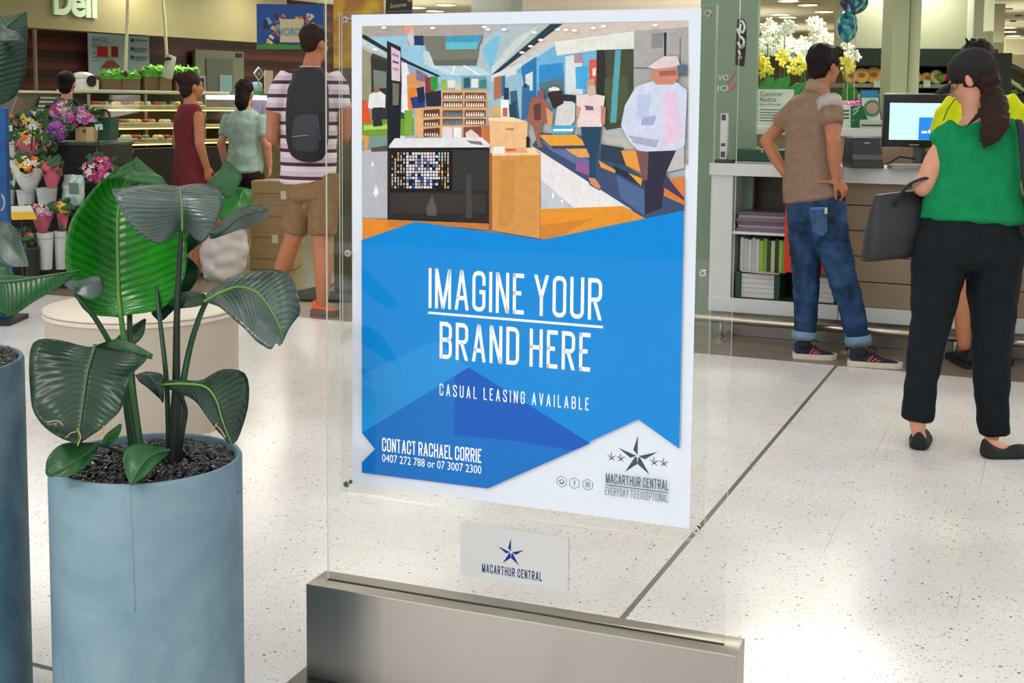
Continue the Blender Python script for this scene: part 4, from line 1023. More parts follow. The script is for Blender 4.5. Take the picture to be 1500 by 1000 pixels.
# ------------------------------------------------------------------ people
def skin_mat(name, c):
    M = mat(name, c, .5, var=.06, scale=18)
    b = M.node_tree.nodes['Principled BSDF']
    b.inputs['Subsurface Weight'].default_value = .12; b.inputs['Subsurface Radius'].default_value = (.02, .008, .004)
    return M
def cloth(name, c, var=.12, scale=26, bump=.35, bs=30):
    return mat(name, c, .85, var=var, scale=scale, bump=bump, bscale=bs, spec=.2)
def heading(r, f, u=0.0):
    return unit(RH*r+FH*f+ZU*u)
def add_head(mb, c, f, s=1.0, u=None):
    """skull, jaw, nose, ears, lips and brow on a head centred at c (eye height), facing f"""
    u = ZU if u is None else u
    f = unit(f); u = unit(u-f*(u @ f)); r = np.cross(f, u)
    A = (r, f, u)
    e = lambda x, y, z, a, b, cc: mb.ell(c+(r*x+f*y+u*z)*s, (a*s, b*s, cc*s), A, 18, 12)
    e(0, -.012, .032, .074, .094, .088)
    e(0, .022, -.030, .060, .072, .070)
    e(0, .040, -.072, .044, .046, .040)
    e(0, .064, -.098, .022, .022, .018)
    e(0, .086, .022, .050, .012, .012)            # brow
    e(.030, .072, -.028, .020, .018, .020); e(-.030, .072, -.028, .020, .018, .020)
    mb.tube([c+(f*.086+u*.012)*s, c+(f*.104-u*.018)*s, c+(f*.104-u*.032)*s], [.008*s, .012*s, .013*s], 8)
    e(0, .090, -.060, .022, .010, .006); e(0, .088, -.070, .019, .010, .006)
    for k in (1, -1):
        mb.ell(c+(r*.078*k-f*.006-u*.014)*s, (.008*s, .019*s, .032*s), (unit(r*k-f*.35), unit(f+r*k*.35), u), 12, 8)
        mb.ell(c+(r*.084*k-f*.013-u*.006)*s, (.006*s, .010*s, .022*s), (unit(r*k-f*.5), unit(f+r*k*.5), u), 10, 8)
    return A
def add_hand(mb, w, d, n, th, s=1.0, curl=(.35, .5, .4), spread=.10):
    """palm and five fingers: w wrist, d along the palm, n palm side, th thumb side"""
    d = unit(d); n = unit(n-d*(n @ d)); th = unit(th-d*(th @ d)-n*(th @ n))
    mb.tube([w-d*.01*s, w+d*.03*s, w+d*.062*s, w+d*.088*s], [(.024*s, .017*s), (.034*s, .016*s), (.039*s, .014*s), (.036*s, .012*s)], 12, lat=th)
    for k, (o, Ln) in enumerate(((.029, .074), (.010, .083), (-.010, .077), (-.028, .060))):
        p = w+(d*.088+th*o)*s; a = 0; pts = [p-d*.02*s, p]
        dd = unit(d+th*spread*(1.2-k*.8))
        for q, fr in enumerate((.44, .31, .25)):
            a += curl[q]; p = p+(dd*math.cos(a)+n*math.sin(a))*Ln*fr*s; pts.append(p)
        mb.tube(pts, [.0088*s, .0088*s, .0080*s, .0074*s, .0060*s], 8)
    p = w+(d*.020+th*.026)*s
    t1 = p+(d*.030+th*.028+n*.010)*s; t2 = t1+(d*.030+th*.010+n*.012)*s; t3 = t2+(d*.022+n*.008)*s
    mb.tube([p-th*.008*s, p, t1, t2, t3], [.012*s, .013*s, .0105*s, .0092*s, .0070*s], 8)
def eyes(parent, c, f, s, u=None):
    u = ZU if u is None else u; f = unit(f); u = unit(u-f*(u @ f)); r = np.cross(f, u)
    for k in (1, -1):
        mb = MB(); q = c+(r*.030*k+f*.068+u*.003)*s
        mb.ell(q, (.012*s,)*3, (r, f, u), 14, 10); mb.ell(q+f*.0080*s, (.0058*s, .0052*s, .0058*s), (r, f, u), 12, 8, 1)
        mb.build('eye', [mat('eye_white', (226, 222, 214), .2), mat('iris', (40, 26, 18), .15)], parent, smooth=True)
def J(D): return lambda px, py, d=0.0: aD(px, py, D+d)
def shoe(parent, heel, toe, h, wd, Mu, Ms=None, low=False, stripes=None, laces=False, sole_h=.022):
    """heel and toe: floor points; upper on a sole"""
    heel = V((heel[0], heel[1], 0)); toe = V((toe[0], toe[1], 0))
    f = unit(toe-heel); L = np.linalg.norm(toe-heel); r = np.cross(f, ZU)
    sec = [(0, .55), (.08, .78), (.25, .82), (.45, .86), (.68, 1.0), (.86, .88), (.96, .55), (1.0, .22)]
    mb = MB(); n = 24
    pl = []; pr = []
    out = [heel+f*L*t+r*wd*k for t, k in sec]+[heel+f*L*t-r*wd*k for t, k in reversed(sec)]
    z0, z1 = .001, sole_h
    if not low:
        mb.prism([p+ZU*z0 for p in out], ZU*(z1-z0)); 
        so = mb.build('sole', Ms, parent)
    up = MB()
    hs = [(.03, .9*h, .6), (.10, h, .74), (.25, h*.98, .78), (.38, h*.80, .80), (.52, h*.62, .86), (.70, h*.50, .95), (.86, h*.42, .84), (.95, h*.33, .55)]
    if low: hs = [(.02, h, .55), (.10, h*.92, .78), (.20, h*.62, .84), (.36, h*.46, .88), (.52, h*.50, .96), (.66, h*.66, 1.0), (.84, h*.58, .86), (.97, h*.36, .45)]
    zb = z1 if not low else .002
    rings = []
    vs = []; fs = []
    m_ = 14
    for (t, hh, k) in hs:
        c = heel+f*L*t
        for i in range(m_):
            a = math.pi*i/(m_-1)
            x = math.cos(a); y = math.sin(a)**.75
            vs.append(c+r*wd*k*1.0*x*(1-.28*y)+ZU*(zb-.004+(hh-zb)*y))
    for i in range(len(hs)-1):
        for j in range(m_-1): fs.append((i*m_+j, i*m_+j+1, (i+1)*m_+j+1, (i+1)*m_+j))
        fs.append((i*m_+m_-1, i*m_, (i+1)*m_, (i+1)*m_+m_-1))
    fs.append(tuple(range(m_))); fs.append(tuple(range((len(hs)-1)*m_, len(hs)*m_)))
    up.add(vs, fs)
    u = up.build('upper', Mu, parent, smooth=True)
    md = u.modifiers.new('s', 'SUBSURF'); md.levels = 2; md.render_levels = 2
    if stripes:
        for sd in (1, -1):
            for k in range(3):
                sm = MB()
                t = .40+.075*k; c0 = heel+f*L*(t-.03)+r*sd*wd*.86+ZU*(z1+.004); c1 = heel+f*L*(t+.06)+r*sd*wd*.50+ZU*(h*.62-.010*k)
                mid = (c0+c1)/2+r*sd*wd*.12+ZU*.004
                sm.tube([c0, mid, c1], [(.0062, .003)]*3, 8, lat=f)
                sm.build('stripe', stripes, u)
    if laces:
        lm = MB()
        for k in range(4):
            t = .36+.065*k; z = h*(.83-.085*k)
            c = heel+f*L*t+ZU*z; lm.tube([c+r*wd*.34, c+ZU*.008, c-r*wd*.34], .0032, 6)
        c = heel+f*L*.33+ZU*(h*.88)
        lm.tube([c, c+f*.03+ZU*.022+r*.012, c+f*.055+ZU*.012+r*.02], .003, 6); lm.tube([c, c+f*.025+ZU*.02-r*.016, c+f*.05+ZU*.0-r*.02], .003, 6)
        lm.build('laces', mat('lace_black', (18, 18, 24), .8), u, smooth=True)
    return u

def hair_mat(name, c):
    M = mat(name, c, .62, spec=.22)
    N, L, b = nodes_of(M)
    tc = N.new('ShaderNodeTexCoord'); mp = N.new('ShaderNodeMapping'); mp.inputs['Scale'].default_value = (90, 90, 14)
    n = N.new('ShaderNodeTexNoise'); n.inputs['Scale'].default_value = 1; n.inputs['Detail'].default_value = 4
    L.new(tc.outputs['Object'], mp.inputs[0]); L.new(mp.outputs[0], n.inputs[0])
    bp = N.new('ShaderNodeBump'); bp.inputs['Strength'].default_value = .9; bp.inputs['Distance'].default_value = .006
    L.new(n.outputs['Fac'], bp.inputs['Height']); L.new(bp.outputs['Normal'], b.inputs['Normal'])
    return M
M_hair = hair_mat('black_hair', (24, 20, 20))
M_hairb = hair_mat('brown_hair', (48, 30, 26))
M_skin = skin_mat('skin_tan', (188, 122, 88))
M_skinf = skin_mat('skin_fair', (222, 160, 132))

# --- man in a taupe polo shirt at the counter
Dm = 6.80; j = J(Dm)
fm = heading(.72, .69); rm = np.cross(fm, ZU)
foot = aZ(1222, 528, 0)
man = thing('person', (foot[0], foot[1], 0), 'person in taupe polo shirt and rolled blue jeans, hands on hips, at the white counter', 'person')
fh = heading(.84, .54, -.05)
hc = j(1207.5, 97)
B = MB()
add_head(B, hc, fh, .93)
B.tube([j(1194, 142), j(1199, 126), j(1205, 108)], [(.062, .060), (.054, .056), (.052, .056)], 16, lat=rm)
B.tube([j(1196, 300), j(1190, 262), j(1190, 210), j(1193, 165), j(1195, 142)], [(.135, .09), (.125, .085), (.135, .09), (.15, .09), (.09, .07)], 20, lat=rm)
# arms
B.tube([j(1170, 152, .10), j(1148, 178, .16), j(1124, 206, .20)], [.050, .044, .036], 14)
B.tube([j(1123, 206, .20), j(1136, 232, .16), j(1154, 260, .10)], [(.038), (.034), (.024)], 14)
B.tube([j(1216, 152, -.12), j(1219, 178, -.16), j(1221, 207, -.20)], [.052, .046, .038], 14)
B.tube([j(1221, 206, -.20), j(1222, 232, -.20), j(1225, 260, -.17)], [.040, .036, .026], 14)
# right hand on the hip: thumb back, fingers forward over the front
w0 = j(1225, 260, -.17)
add_hand(B, w0, j(1240, 283, -.145)-w0, -RH*.7+FH*.7, j(1200, 268, -.16)-w0, .95, (.5, .6, .5))
B.tube([j(1228, 268, -.165), j(1214, 266, -.175), j(1198, 266, -.165)], [.011, .0095, .007], 8)
w1 = j(1154, 260, .10)
add_hand(B, w1, j(1166, 274, .12)-w1, RH*.6+FH*.4-ZU*.2, RH*.2-FH*.8, .95, (.4, .5, .5))
# legs inside the jeans, bare ankles
B.tube([j(1176, 292, .06), j(1180, 400, .06), j(1179, 470, .06), j(1178, 508, .06)], [.08, .05, .042, .036], 14)
B.tube([j(1212, 292, -.06), j(1234, 405, -.07), j(1252, 470, -.06), j(1258, 512, -.05)], [.08, .05, .042, .036], 14)
B.blob('body', M_skin, man, .006, 3)
eyes(man, hc, fh, .93)
# hair
Hm = MB(); A = (np.cross(fh, ZU), fh, ZU)
Hm.ell(hc+ZU*.040-fh*.022, (.080, .092, .088), A, 24, 16)
Hm.ell(hc+ZU*.078+fh*.022, (.068, .080, .042), A, 20, 12)
Hm.ell(hc-fh*.050-ZU*.012, (.066, .054, .070), A, 20, 12)
for k in (1, -1): Hm.ell(hc+A[0]*.066*k+fh*.012+ZU*.030, (.014, .036, .036), A, 12, 8)
for k in range(5): 
    c0 = hc+ZU*.10+fh*(.05)+A[0]*(.022*(k-2)); Hm.tube([c0, c0+fh*.035-ZU*.012, c0+fh*.046-ZU*.042], [.016, .013, .006], 8)
Hm.blob('hair', M_hair, man, .006, 2, disp=.006, dscale=.02)
G = MB()
rg = A[0]
for k in (1, -1):
    e0 = hc+fh*.090+rg*.036*k-ZU*.002
    pts = [e0+rg*.024*math.cos(t*math.pi/6)+ZU*.017*math.sin(t*math.pi/6) for t in range(13)]
    G.tube(pts, .0022, 6)
    G.tube([e0+rg*.026*k+ZU*.006, hc+fh*.05+rg*.080*k+ZU*.002, hc-fh*.006+rg*.084*k+ZU*.002], .0022, 6)
G.tube([hc+fh*.094+rg*.012, hc+fh*.098, hc+fh*.094-rg*.012], .002, 6)
G.build('glasses', mat('glasses_black', (24, 24, 26), .3), man, smooth=True)
M_polo = cloth('taupe_jersey', (146, 122, 102))
T = MB(.25)
T.tube([j(1192, 290), j(1189, 272), j(1188, 240), j(1189, 205), j(1192, 172), j(1194, 150), j(1196, 138)],
       [(.184, .126), (.176, .122), (.156, .112), (.156, .110), (.176, .112), (.158, .098), (.075, .068)], 28, lat=rm)
T.tube([j(1176, 150, .08), j(1158, 168, .13), j(1143, 184, .16)], [.062, .062, .060], 16)
T.tube([j(1213, 148, -.11), j(1217, 164, -.15), j(1218, 181, -.17)], [.064, .066, .064], 16)
T.blob('polo_shirt', M_polo, man, .007, 3, disp=.006, dscale=.06)
S_ = MB()
S_.tube([j(1214, 147, -.118), j(1216, 156, -.14), j(1217, 162, -.152)], [.0675, .069, .0685], 20, caps=False)
S_.build('sleeve_band', cloth('pale_band', (186, 180, 172)), man, smooth=True)
Cc = MB(); Cc.tube([j(1194, 138), j(1197, 130), j(1200, 124)], [(.074, .070), (.068, .066), (.064, .066)], 24, lat=rm, caps=False)
co = Cc.build('collar', mat('collar_taupe', (160, 138, 116), .85), man, smooth=True)
md = co.modifiers.new('t', 'SOLIDIFY'); md.thickness = .006
def denim():
    M = cloth('blue_denim', (40, 68, 102), .68, 11, .5, 22)
    return M
M_den = denim()
P_ = MB(.25)
P_.tube([j(1193, 282), j(1194, 300), j(1195, 322)], [(.160, .104), (.168, .118), (.168, .128)], 24, lat=rm)
P_.tube([j(1180, 305, .05), j(1180, 350, .06), j(1181, 405, .06), j(1180, 450, .06), j(1179, 487, .06)], [.104, .094, .076, .066, .062], 18)
P_.tube([j(1210, 305, -.05), j(1218, 350, -.06), j(1234, 408, -.07), j(1248, 455, -.06), j(1257, 494, -.05)], [.106, .096, .078, .068, .064], 18)
P_.blob('jeans', M_den, man, .007, 3, disp=.010, dscale=.05)
M_cuff = cloth('denim_cuff', (120, 150, 172))
for a, b, q in ((j(1179, 486, .06), j(1178, 497, .06), .065), (j(1256.5, 492, -.05), j(1258, 505, -.05), .067)):
    m2 = MB(); m2.tube([a, (a+b)/2, b], [q, q+.004, q+.001], 20, caps=False); o = m2.build('cuff', M_cuff, man, smooth=True)
    md = o.modifiers.new('t', 'SOLIDIFY'); md.thickness = .008; md.offset = 0
# seat pockets, belt label
pk_ = MB()
def on_seat(px, py, off=.012):
    return j(px, py, -.135-off)
def patch(mb, quad, back, thick=.004):
    P = [V(p) for p in quad]; mb.prism(P, FH*thick)
patch(pk_, [j(1184, 303, -.150), j(1212, 303, -.172), j(1212, 338, -.185), j(1204, 346, -.185), j(1190, 340, -.17)], None)
pk_.build('pocket', cloth('denim_pocket', (56, 86, 120), .5, 14), man)
lb = MB(); patch(lb, [j(1188, 304, -.158), j(1207, 303, -.174), j(1207, 307, -.175), j(1188, 308, -.160)], None); lb.build('pocket_label', mat('label_blue', (70, 110, 190), .7), man)
lb = MB(); patch(lb, [j(1194, 286, -.133), j(1213, 285, -.15), j(1212, 289, -.152), j(1195, 290, -.136)], None); lb.build('belt_label', mat('label_white', (220, 216, 206), .7), man)
lb = MB(); patch(lb, [j(1208, 304, -.176), j(1212, 304, -.178), j(1212, 313, -.182), j(1208, 313, -.18)], None); lb.build('tab', mat('tab_cream', (206, 196, 150), .7), man)
M_trn = cloth('navy_knit', (44, 48, 66), .2, 60)
M_sole = mat('cream_sole', (222, 214, 196), .6)
M_strp = mat('stripe_red', (168, 66, 82), .6)
for hx, hy, tx, ty, dd in ((1161, 524, 1226, 526, .1), (1241, 534.5, 1322, 539, -.1)):
    a = aZ(hx, hy, .0); b = aZ(tx, ty, .0)
    s_ = thing('shoe', (0, 0, 0), '', '') if False else None
    u_ = shoe(man, a, b, .098, .052, M_trn, M_sole, stripes=M_strp, laces=True, sole_h=.030)
    sk = MB(.1); c = V((a[0], a[1], 0))+(V((b[0], b[1], 0))-V((a[0], a[1], 0)))*.24
    sk.tube([c+ZU*.060, c+ZU*.088], [.042, .040], 16); sk.build('sock', mat('sock_black', (28, 28, 32), .9), man, smooth=True)

# --- woman in a green sleeveless top, head bowed
Dw = 5.02; j = J(Dw)
fw_ = heading(-.10, .99); rw = np.cross(fw_, ZU)
foot = aZ(1400, 655, 0)
wom = thing('person', (foot[0], foot[1], 0), 'person in green sleeveless top, black cap and black trousers, looking down beside the counter', 'person')
fh = heading(-.72, .55, -.42); uh = unit(ZU+fh*.42)
hc = j(1424, 116)
B = MB(); add_head(B, hc, fh, .90, uh); 
B.tube([j(1432, 182), j(1428, 160), j(1424, 136)], [(.062, .058), (.050, .052), (.048, .054)], 16, lat=rw)
B.tube([j(1425, 325), j(1428, 280), j(1434, 220), j(1436, 185)], [(.15, .09), (.14, .085), (.15, .09), (.095, .055)], 20, lat=rw)
B.tube([j(1388, 206, .0), j(1373, 235, .0), j(1355, 272, -.01)], [.042, .051, .044], 16)
B.tube([j(1353, 272, -.01), j(1366, 268, .11), j(1384, 262, .22)], [.046, .038, .026], 16)
w0 = j(1384, 262, .22); add_hand(B, w0, FH*.8+RH*.4-ZU*.1, -ZU*.8+RH*.2, -RH*.2+ZU*.6, .9, (.5, .6, .5))
B.tube([j(1486, 204, .0), j(1510, 240, .0), j(1516, 280, .02)], [.042, .050, .044], 16)
B.tube([j(1516, 280, .02), j(1505, 278, .14), j(1488, 270, .24)], [.045, .036, .026], 14)
w0 = j(1488, 270, .24); add_hand(B, w0, FH*.6-RH*.7, -ZU*.7, -RH*.3+ZU*.6, .9, (.5, .6, .5))
B.tube([j(1384, 340), j(1363, 470), j(1346, 560), j(1344, 618), j(1345, 634)], [.09, .055, .05, .034, .027], 16)
B.tube([j(1458, 340), j(1454, 470), j(1453, 560), j(1455, 630), j(1452, 642)], [.09, .055, .05, .034, .028], 16)
B.tube([aZ(1346, 640, .045), aZ(1347.5, 638, .036), aZ(1350, 634.5, .018)], [.022, .026, .016], 12)
B.tube([aZ(1449, 652, .042), aZ(1464, 656, .032), aZ(1481, 660.5, .016)], [.024, .028, .014], 12)
B.blob('body', M_skinf, wom, .006, 3)
eyes(wom, hc, fh, .90, uh)
M_green = cloth('green_jersey', (16, 142, 86), .10, 20, .45, 16)
T = MB(.25)
T.tube([j(1425, 322), j(1426, 300), j(1430, 262), j(1434, 225), j(1437, 202), j(1434, 184)], [(.212, .152), (.206, .146), (.180, .128), (.188, .128), (.192, .112), (.115, .08)], 30, lat=rw)
T.tube([j(1402, 192, 0), j(1388, 202, 0), j(1382, 212, 0)], [.060, .066, .064], 16)
T.tube([j(1470, 190, 0), j(1486, 200, 0), j(1492, 210, 0)], [.060, .066, .064], 16)
T.blob('top', M_green, wom, .007, 3, disp=.009, dscale=.07)
M_blk = cloth('black_twill', (24, 31, 36), .2, 20, .4, 24)
P_ = MB(.25)
P_.tube([j(1426, 308), j(1422, 330), j(1419, 362), j(1418, 385)], [(.172, .112), (.200, .142), (.208, .158), (.19, .14)], 30, lat=rw)
P_.tube([j(1382, 350), j(1374, 400), j(1364, 468), j(1352, 540), j(1343, 612)], [.116, .108, .080, .068, .064], 20)
P_.tube([j(1456, 350), j(1455, 400), j(1454, 470), j(1452, 545), j(1456, 634)], [.120, .112, .088, .074, .060], 20)
P_.blob('trousers', M_blk, wom, .007, 3, disp=.007, dscale=.06)
M_flat = mat('black_suede', (24, 25, 28), .75, bump=.2, bscale=200)
shoe(wom, aZ(1345, 661, 0), aZ(1351, 636, 0), .085, .052, M_flat, low=True)
shoe(wom, aZ(1436, 670, 0), aZ(1518, 667, 0), .085, .054, M_flat, low=True)
# cap, hair, ponytail
A = (np.cross(fh, uh), fh, uh)
Cp = MB(); Cp.ell(hc+uh*.044-fh*.014, (.082, .098, .080), A, 26, 16)
Cp.ell(hc+uh*.02-fh*.05, (.074, .058, .058), A, 20, 12)
M_cap = mat('black_cap', (30, 26, 27), .8, bump=.3, bscale=140)
cap = Cp.blob('cap', M_cap, wom, .006, 3)
br_ = MB(); vs = []; fs = []
for t in range(9):
    a = math.radians(-62+124*t/8)
    for rr_, zz in ((.086, .030), (.128, .026), (.164, .012)):
        vs.append(hc+fh*(rr_*math.cos(a)-.006)+A[0]*rr_*.80*math.sin(a)+uh*(zz-.020*abs(math.sin(a))))
for t in range(8):
    for q in range(2): fs.append((t*3+q, t*3+q+1, t*3+q+4, t*3+q+3))
br_.add(vs, fs); b_ = br_.build('brim', M_cap, cap, smooth=True); md = b_.modifiers.new('t', 'SOLIDIFY'); md.thickness = .005
bd = MB(); bd.ell(hc+fh*.098+uh*.052+A[0]*.018, (.016, .010, .014), A, 14, 8); bd.build('badge', mat('badge_red', (206, 40, 48), .5), cap, smooth=True)
Hm = MB(); Hm.ell(hc-fh*.052-uh*.028, (.062, .052, .056), A, 20, 12)
Hm.ell(hc-fh*.02-uh*.0, (.078, .07, .05), A, 20, 12)
Hm.tube([hc-fh*.085+uh*.02, j(1450, 128, -.03), j(1458, 156, -.10), j(1460, 182, -.15), j(1452, 200, -.17), j(1442, 214, -.16)], [.030, .040, .052, .050, .034, .010], 14)
Hm.tube([j(1456, 150, -.1), j(1464, 178, -.15), j(1464, 196, -.17)], [.03, .03, .012], 10)
Hm.tube([j(1452, 150, -.1), j(1444, 186, -.15), j(1437, 206, -.16)], [.03, .022, .007], 10)
Hm.tube([j(1444, 150, -.09), j(1430, 172, -.12), j(1412, 190, -.13)], [.012, .008, .003], 8)
Hm.blob('hair', M_hairb, wom, .0055, 2, disp=.007, dscale=.016)

# black tote on her forearm and the black shoulder bag at her right side
Mt = mat('black_nylon', (38, 40, 44), .5, bump=.25, bscale=18)
tote = thing('tote_bag', j(1312, 382, .06), 'soft black tote bag hanging from the forearm of the person in green', 'bag')
mb = MB()
secs = []
for (py, xl, xr, th_) in ((382, 1262, 1352, .055), (374, 1264, 1354, .065), (345, 1268, 1358, .07), (312, 1274, 1360, .05), (290, 1280, 1362, .028), (286, 1281, 1362, .022)):
    a = j(xl, py+0, .06); b = j(xr, py-10, .08); secs.append((a, b, th_))
vs = []; fs = []; nseg = 24
for (a, b, th_) in secs:
    c = (a+b)/2; hx = (b-a)/2; nrm = FH
    for k in range(nseg):
        an = 2*math.pi*k/nseg; cx_, sy_ = math.cos(an), math.sin(an)
        px_ = np.sign(cx_)*abs(cx_)**.45; py_ = np.sign(sy_)*abs(sy_)**.6
        vs.append(c+hx*px_+nrm*th_*py_)
for i in range(len(secs)-1):
    for k in range(nseg): fs.append((i*nseg+k, i*nseg+(k+1) % nseg, (i+1)*nseg+(k+1) % nseg, (i+1)*nseg+k))
fs.append(tuple(range(nseg))); fs.append(tuple(range((len(secs)-1)*nseg, len(secs)*nseg)))
mb.add(vs, fs); mb.build('bag_body', Mt, tote, smooth=True)
for dd in (.035, .10):
    mb = MB(); mb.tube(cr([j(1308, 300, dd), j(1318, 286, dd-.03), j(1330, 272, dd-.07), j(1346, 263, dd-.09), j(1362, 262, dd-.06), j(1364, 280, dd), j(1358, 298, dd)], 18), [(.015, .006)]*18, 8, lat=FH); mb.build('handle', mat('handle_black', (26, 27, 30), .6), tote, smooth=True)
sb = thing('shoulder_bag', j(1512, 330, .0), 'black shoulder bag on a long strap worn by the person in green', 'bag')
mb = MB(); mb.obox(j(1528, 315, -.02), FH, RH, ZU, .15, .045, .12, bevel=.03); mb.build('bag_body', mat('black_leather', (24, 24, 28), .45), sb, smooth=True)
mb = MB(); mb.tube([j(1492, 176, -.09), j(1496, 190, -.13), j(1500, 230, -.14), j(1503, 270, -.14), j(1512, 300, -.10)], [(.016, .004)]*5, 8, lat=RH); mb.build('strap', mat('strap_navy', (34, 42, 56), .7), sb, smooth=True)

# --- customer in yellow behind her
Dy = 6.55; j = J(Dy)
fy = heading(-.1, 1); ry = np.cross(fy, ZU); foot = aZ(1412, 536, 0)
yel = thing('person', (foot[0], foot[1], 0), 'person in bright yellow T-shirt with black hair, standing behind the person in green', 'person')
B = MB(); hc = j(1427, 94); fh = heading(-.35, .93)
add_head(B, hc, fh, .95)
B.tube([j(1432, 140), j(1430, 118)], [.058, .052], 14)
B.tube([j(1436, 300), j(1436, 220), j(1436, 156)], [(.15, .10), (.13, .09), (.12, .06)], 18, lat=ry)
B.tube([j(1396, 170), j(1383, 205), j(1392, 245, .1)], [.034, .042, .036], 12); B.tube([j(1392, 245, .1), j(1398, 235, .30)], [.036, .026], 12)
add_hand(B, j(1398, 235, .30), FH, -ZU, RH, .9)
B.tube([j(1478, 170), j(1494, 205), j(1484, 245, .1)], [.034, .042, .036], 12); B.tube([j(1484, 245, .1), j(1478, 235, .30)], [.036, .026], 12)
add_hand(B, j(1478, 235, .30), FH, -ZU, -RH, .9)
B.tube([j(1418, 310, .02), j(1414, 410, .02), j(1410, 450, .02), j(1412, 505, .02)], [.08, .052, .052, .034], 14)
B.tube([j(1458, 310, .02), j(1466, 410, .02), j(1470, 450, .03), j(1472, 500, .04)], [.08, .052, .052, .034], 14)
B.blob('body', M_skin, yel, .008, 3)
T = MB(.25); T.tube([j(1436, 318), j(1436, 250), j(1437, 190), j(1437, 158), j(1435, 136)], [(.185, .125), (.178, .12), (.195, .12), (.19, .1), (.085, .07)], 24, lat=ry)
T.tube([j(1402, 152), j(1388, 168), j(1381, 196)], [.066, .070, .066], 14); T.tube([j(1472, 150), j(1488, 166), j(1495, 196)], [.066, .070, .066], 14)
T.blob('t_shirt', cloth('yellow_jersey', (214, 226, 26), .06, 20, .5, 14), yel, .009, 3, disp=.008, dscale=.07)
sl = MB(); sl.tube([j(1382, 176, -.115), j(1388, 160, -.125), j(1398, 146, -.12), j(1410, 140, -.11)], .0035, 6); sl.build('shoulder_seam', mat('seam_olive', (110, 116, 30), .8), yel, smooth=True)
P_ = MB(.25); P_.tube([j(1437, 300), j(1437, 330)], [(.18, .125), (.18, .13)], 20, lat=ry); P_.tube([j(1418, 320, .02), j(1414, 400, .02)], [.1, .09], 14); P_.tube([j(1458, 320, .02), j(1465, 400, .02)], [.1, .09], 14)
P_.blob('shorts', cloth('black_shorts', (28, 30, 34)), yel, .01, 3)
Hm = MB(); A = (np.cross(fh, ZU), fh, ZU); Hm.ell(hc+ZU*.046-fh*.02, (.084, .096, .088), A, 22, 14); Hm.ell(hc-fh*.05-ZU*.01, (.068, .052, .07), A, 18, 12)
for k in range(7): c0 = hc+ZU*.115+A[0]*.02*(k-3)-fh*.01; Hm.tube([c0, c0+ZU*.022+A[0]*.012*(1 if k % 2 else -1)], [.012, .004], 6)
Hm.blob('hair', M_hair, yel, .007, 2, disp=.006, dscale=.02)
M_bs = mat('black_trainer', (22, 22, 25), .7, bump=.3, bscale=120)
shoe(yel, aZ(1424, 541, 0), aZ(1392, 522, 0), .10, .052, M_bs, M_bs, sole_h=.026)
shoe(yel, aZ(1474, 536, 0), aZ(1462, 517, 0), .10, .052, M_bs, M_bs, sole_h=.026)

# --- passer-by with backpack on the left
Db = 8.08; j = J(Db); foot = aZ(476, 461, 0)
fb = heading(.35, .94); rb = np.cross(fb, ZU)
bp_ = thing('person', (foot[0], foot[1], 0), 'person in a pink and white striped T-shirt and khaki shorts wearing a black backpack', 'person')
B = MB(); hc = j(461, 64); fh = heading(.6, .8)
add_head(B, hc, fh, 1.0)
B.tube([j(455, 104), j(459, 84)], [.062, .056], 14)
B.tube([j(458, 280), j(452, 200), j(453, 124)], [(.15, .10), (.14, .09), (.11, .06)], 18, lat=rb)
B.tube([j(414, 118, .02), j(402, 165, .0), j(398, 200, .0)], [.058, .05, .042], 12); B.tube([j(398, 200, .0), j(412, 210, .2), j(424, 204, .34)], [.042, .036, .028], 12)
add_hand(B, j(424, 204, .34), heading(.6, .6), -ZU, -RH, 1.0)
B.tube([j(492, 118, -.02), j(503, 160, -.04), j(505, 198, .0)], [.058, .05, .042], 12); B.tube([j(505, 198, .0), j(502, 208, .2), j(498, 204, .32)], [.042, .036, .028], 12)
add_hand(B, j(498, 204, .32), heading(0, 1), -ZU, -RH, 1.0)
B.tube([j(474, 300, -.03), j(471, 360, -.03), j(474, 395, -.03), j(472, 446, .0)], [.09, .058, .062, .036], 14)
B.tube([j(444, 300, .06), j(428, 352, .10), j(416, 388, .20), j(404, 418, .32)], [.09, .058, .060, .036], 14)
B.blob('body', skin_mat('skin_ruddy', (196, 128, 92)), bp_, .010, 3)
def stripes_mat():
    M = mat('striped_jersey', (224, 200, 214), .85, spec=.2)
    N, L, b = nodes_of(M)
    tc = N.new('ShaderNodeTexCoord'); sp = N.new('ShaderNodeSeparateXYZ'); L.new(tc.outputs['Object'], sp.inputs[0])
    a = N.new('ShaderNodeMath'); a.operation = 'MULTIPLY'; a.inputs[1].default_value = 1/.088; L.new(sp.outputs[2], a.inputs[0])
    f = N.new('ShaderNodeMath'); f.operation = 'FRACT'; L.new(a.outputs[0], f.inputs[0])
    r = N.new('ShaderNodeValToRGB'); r.color_ramp.interpolation = 'CONSTANT'
    e = r.color_ramp.elements; e[0].position = 0; e[0].color = C(92, 56, 78); e[1].position = .26; e[1].color = C(226, 202, 216)
    x = e.new(.62); x.color = C(240, 232, 238)
    L.new(f.outputs[0], r.inputs[0]); L.new(r.outputs[0], b.inputs['Base Color'])
    return M
T = MB(.25); T.tube([j(452, 266), j(452, 220), j(453, 160), j(454, 122), j(455, 100)], [(.20, .135), (.195, .13), (.21, .13), (.205, .11), (.085, .07)], 24, lat=rb)
T.tube([j(424, 112, .01), j(411, 130, .01), j(404, 162, .0)], [.074, .076, .072], 14); T.tube([j(484, 112, -.01), j(494, 130, -.02), j(500, 160, -.04)], [.074, .076, .072], 14)
T.blob('t_shirt', stripes_mat(), bp_, .010, 3, disp=.008, dscale=.08)
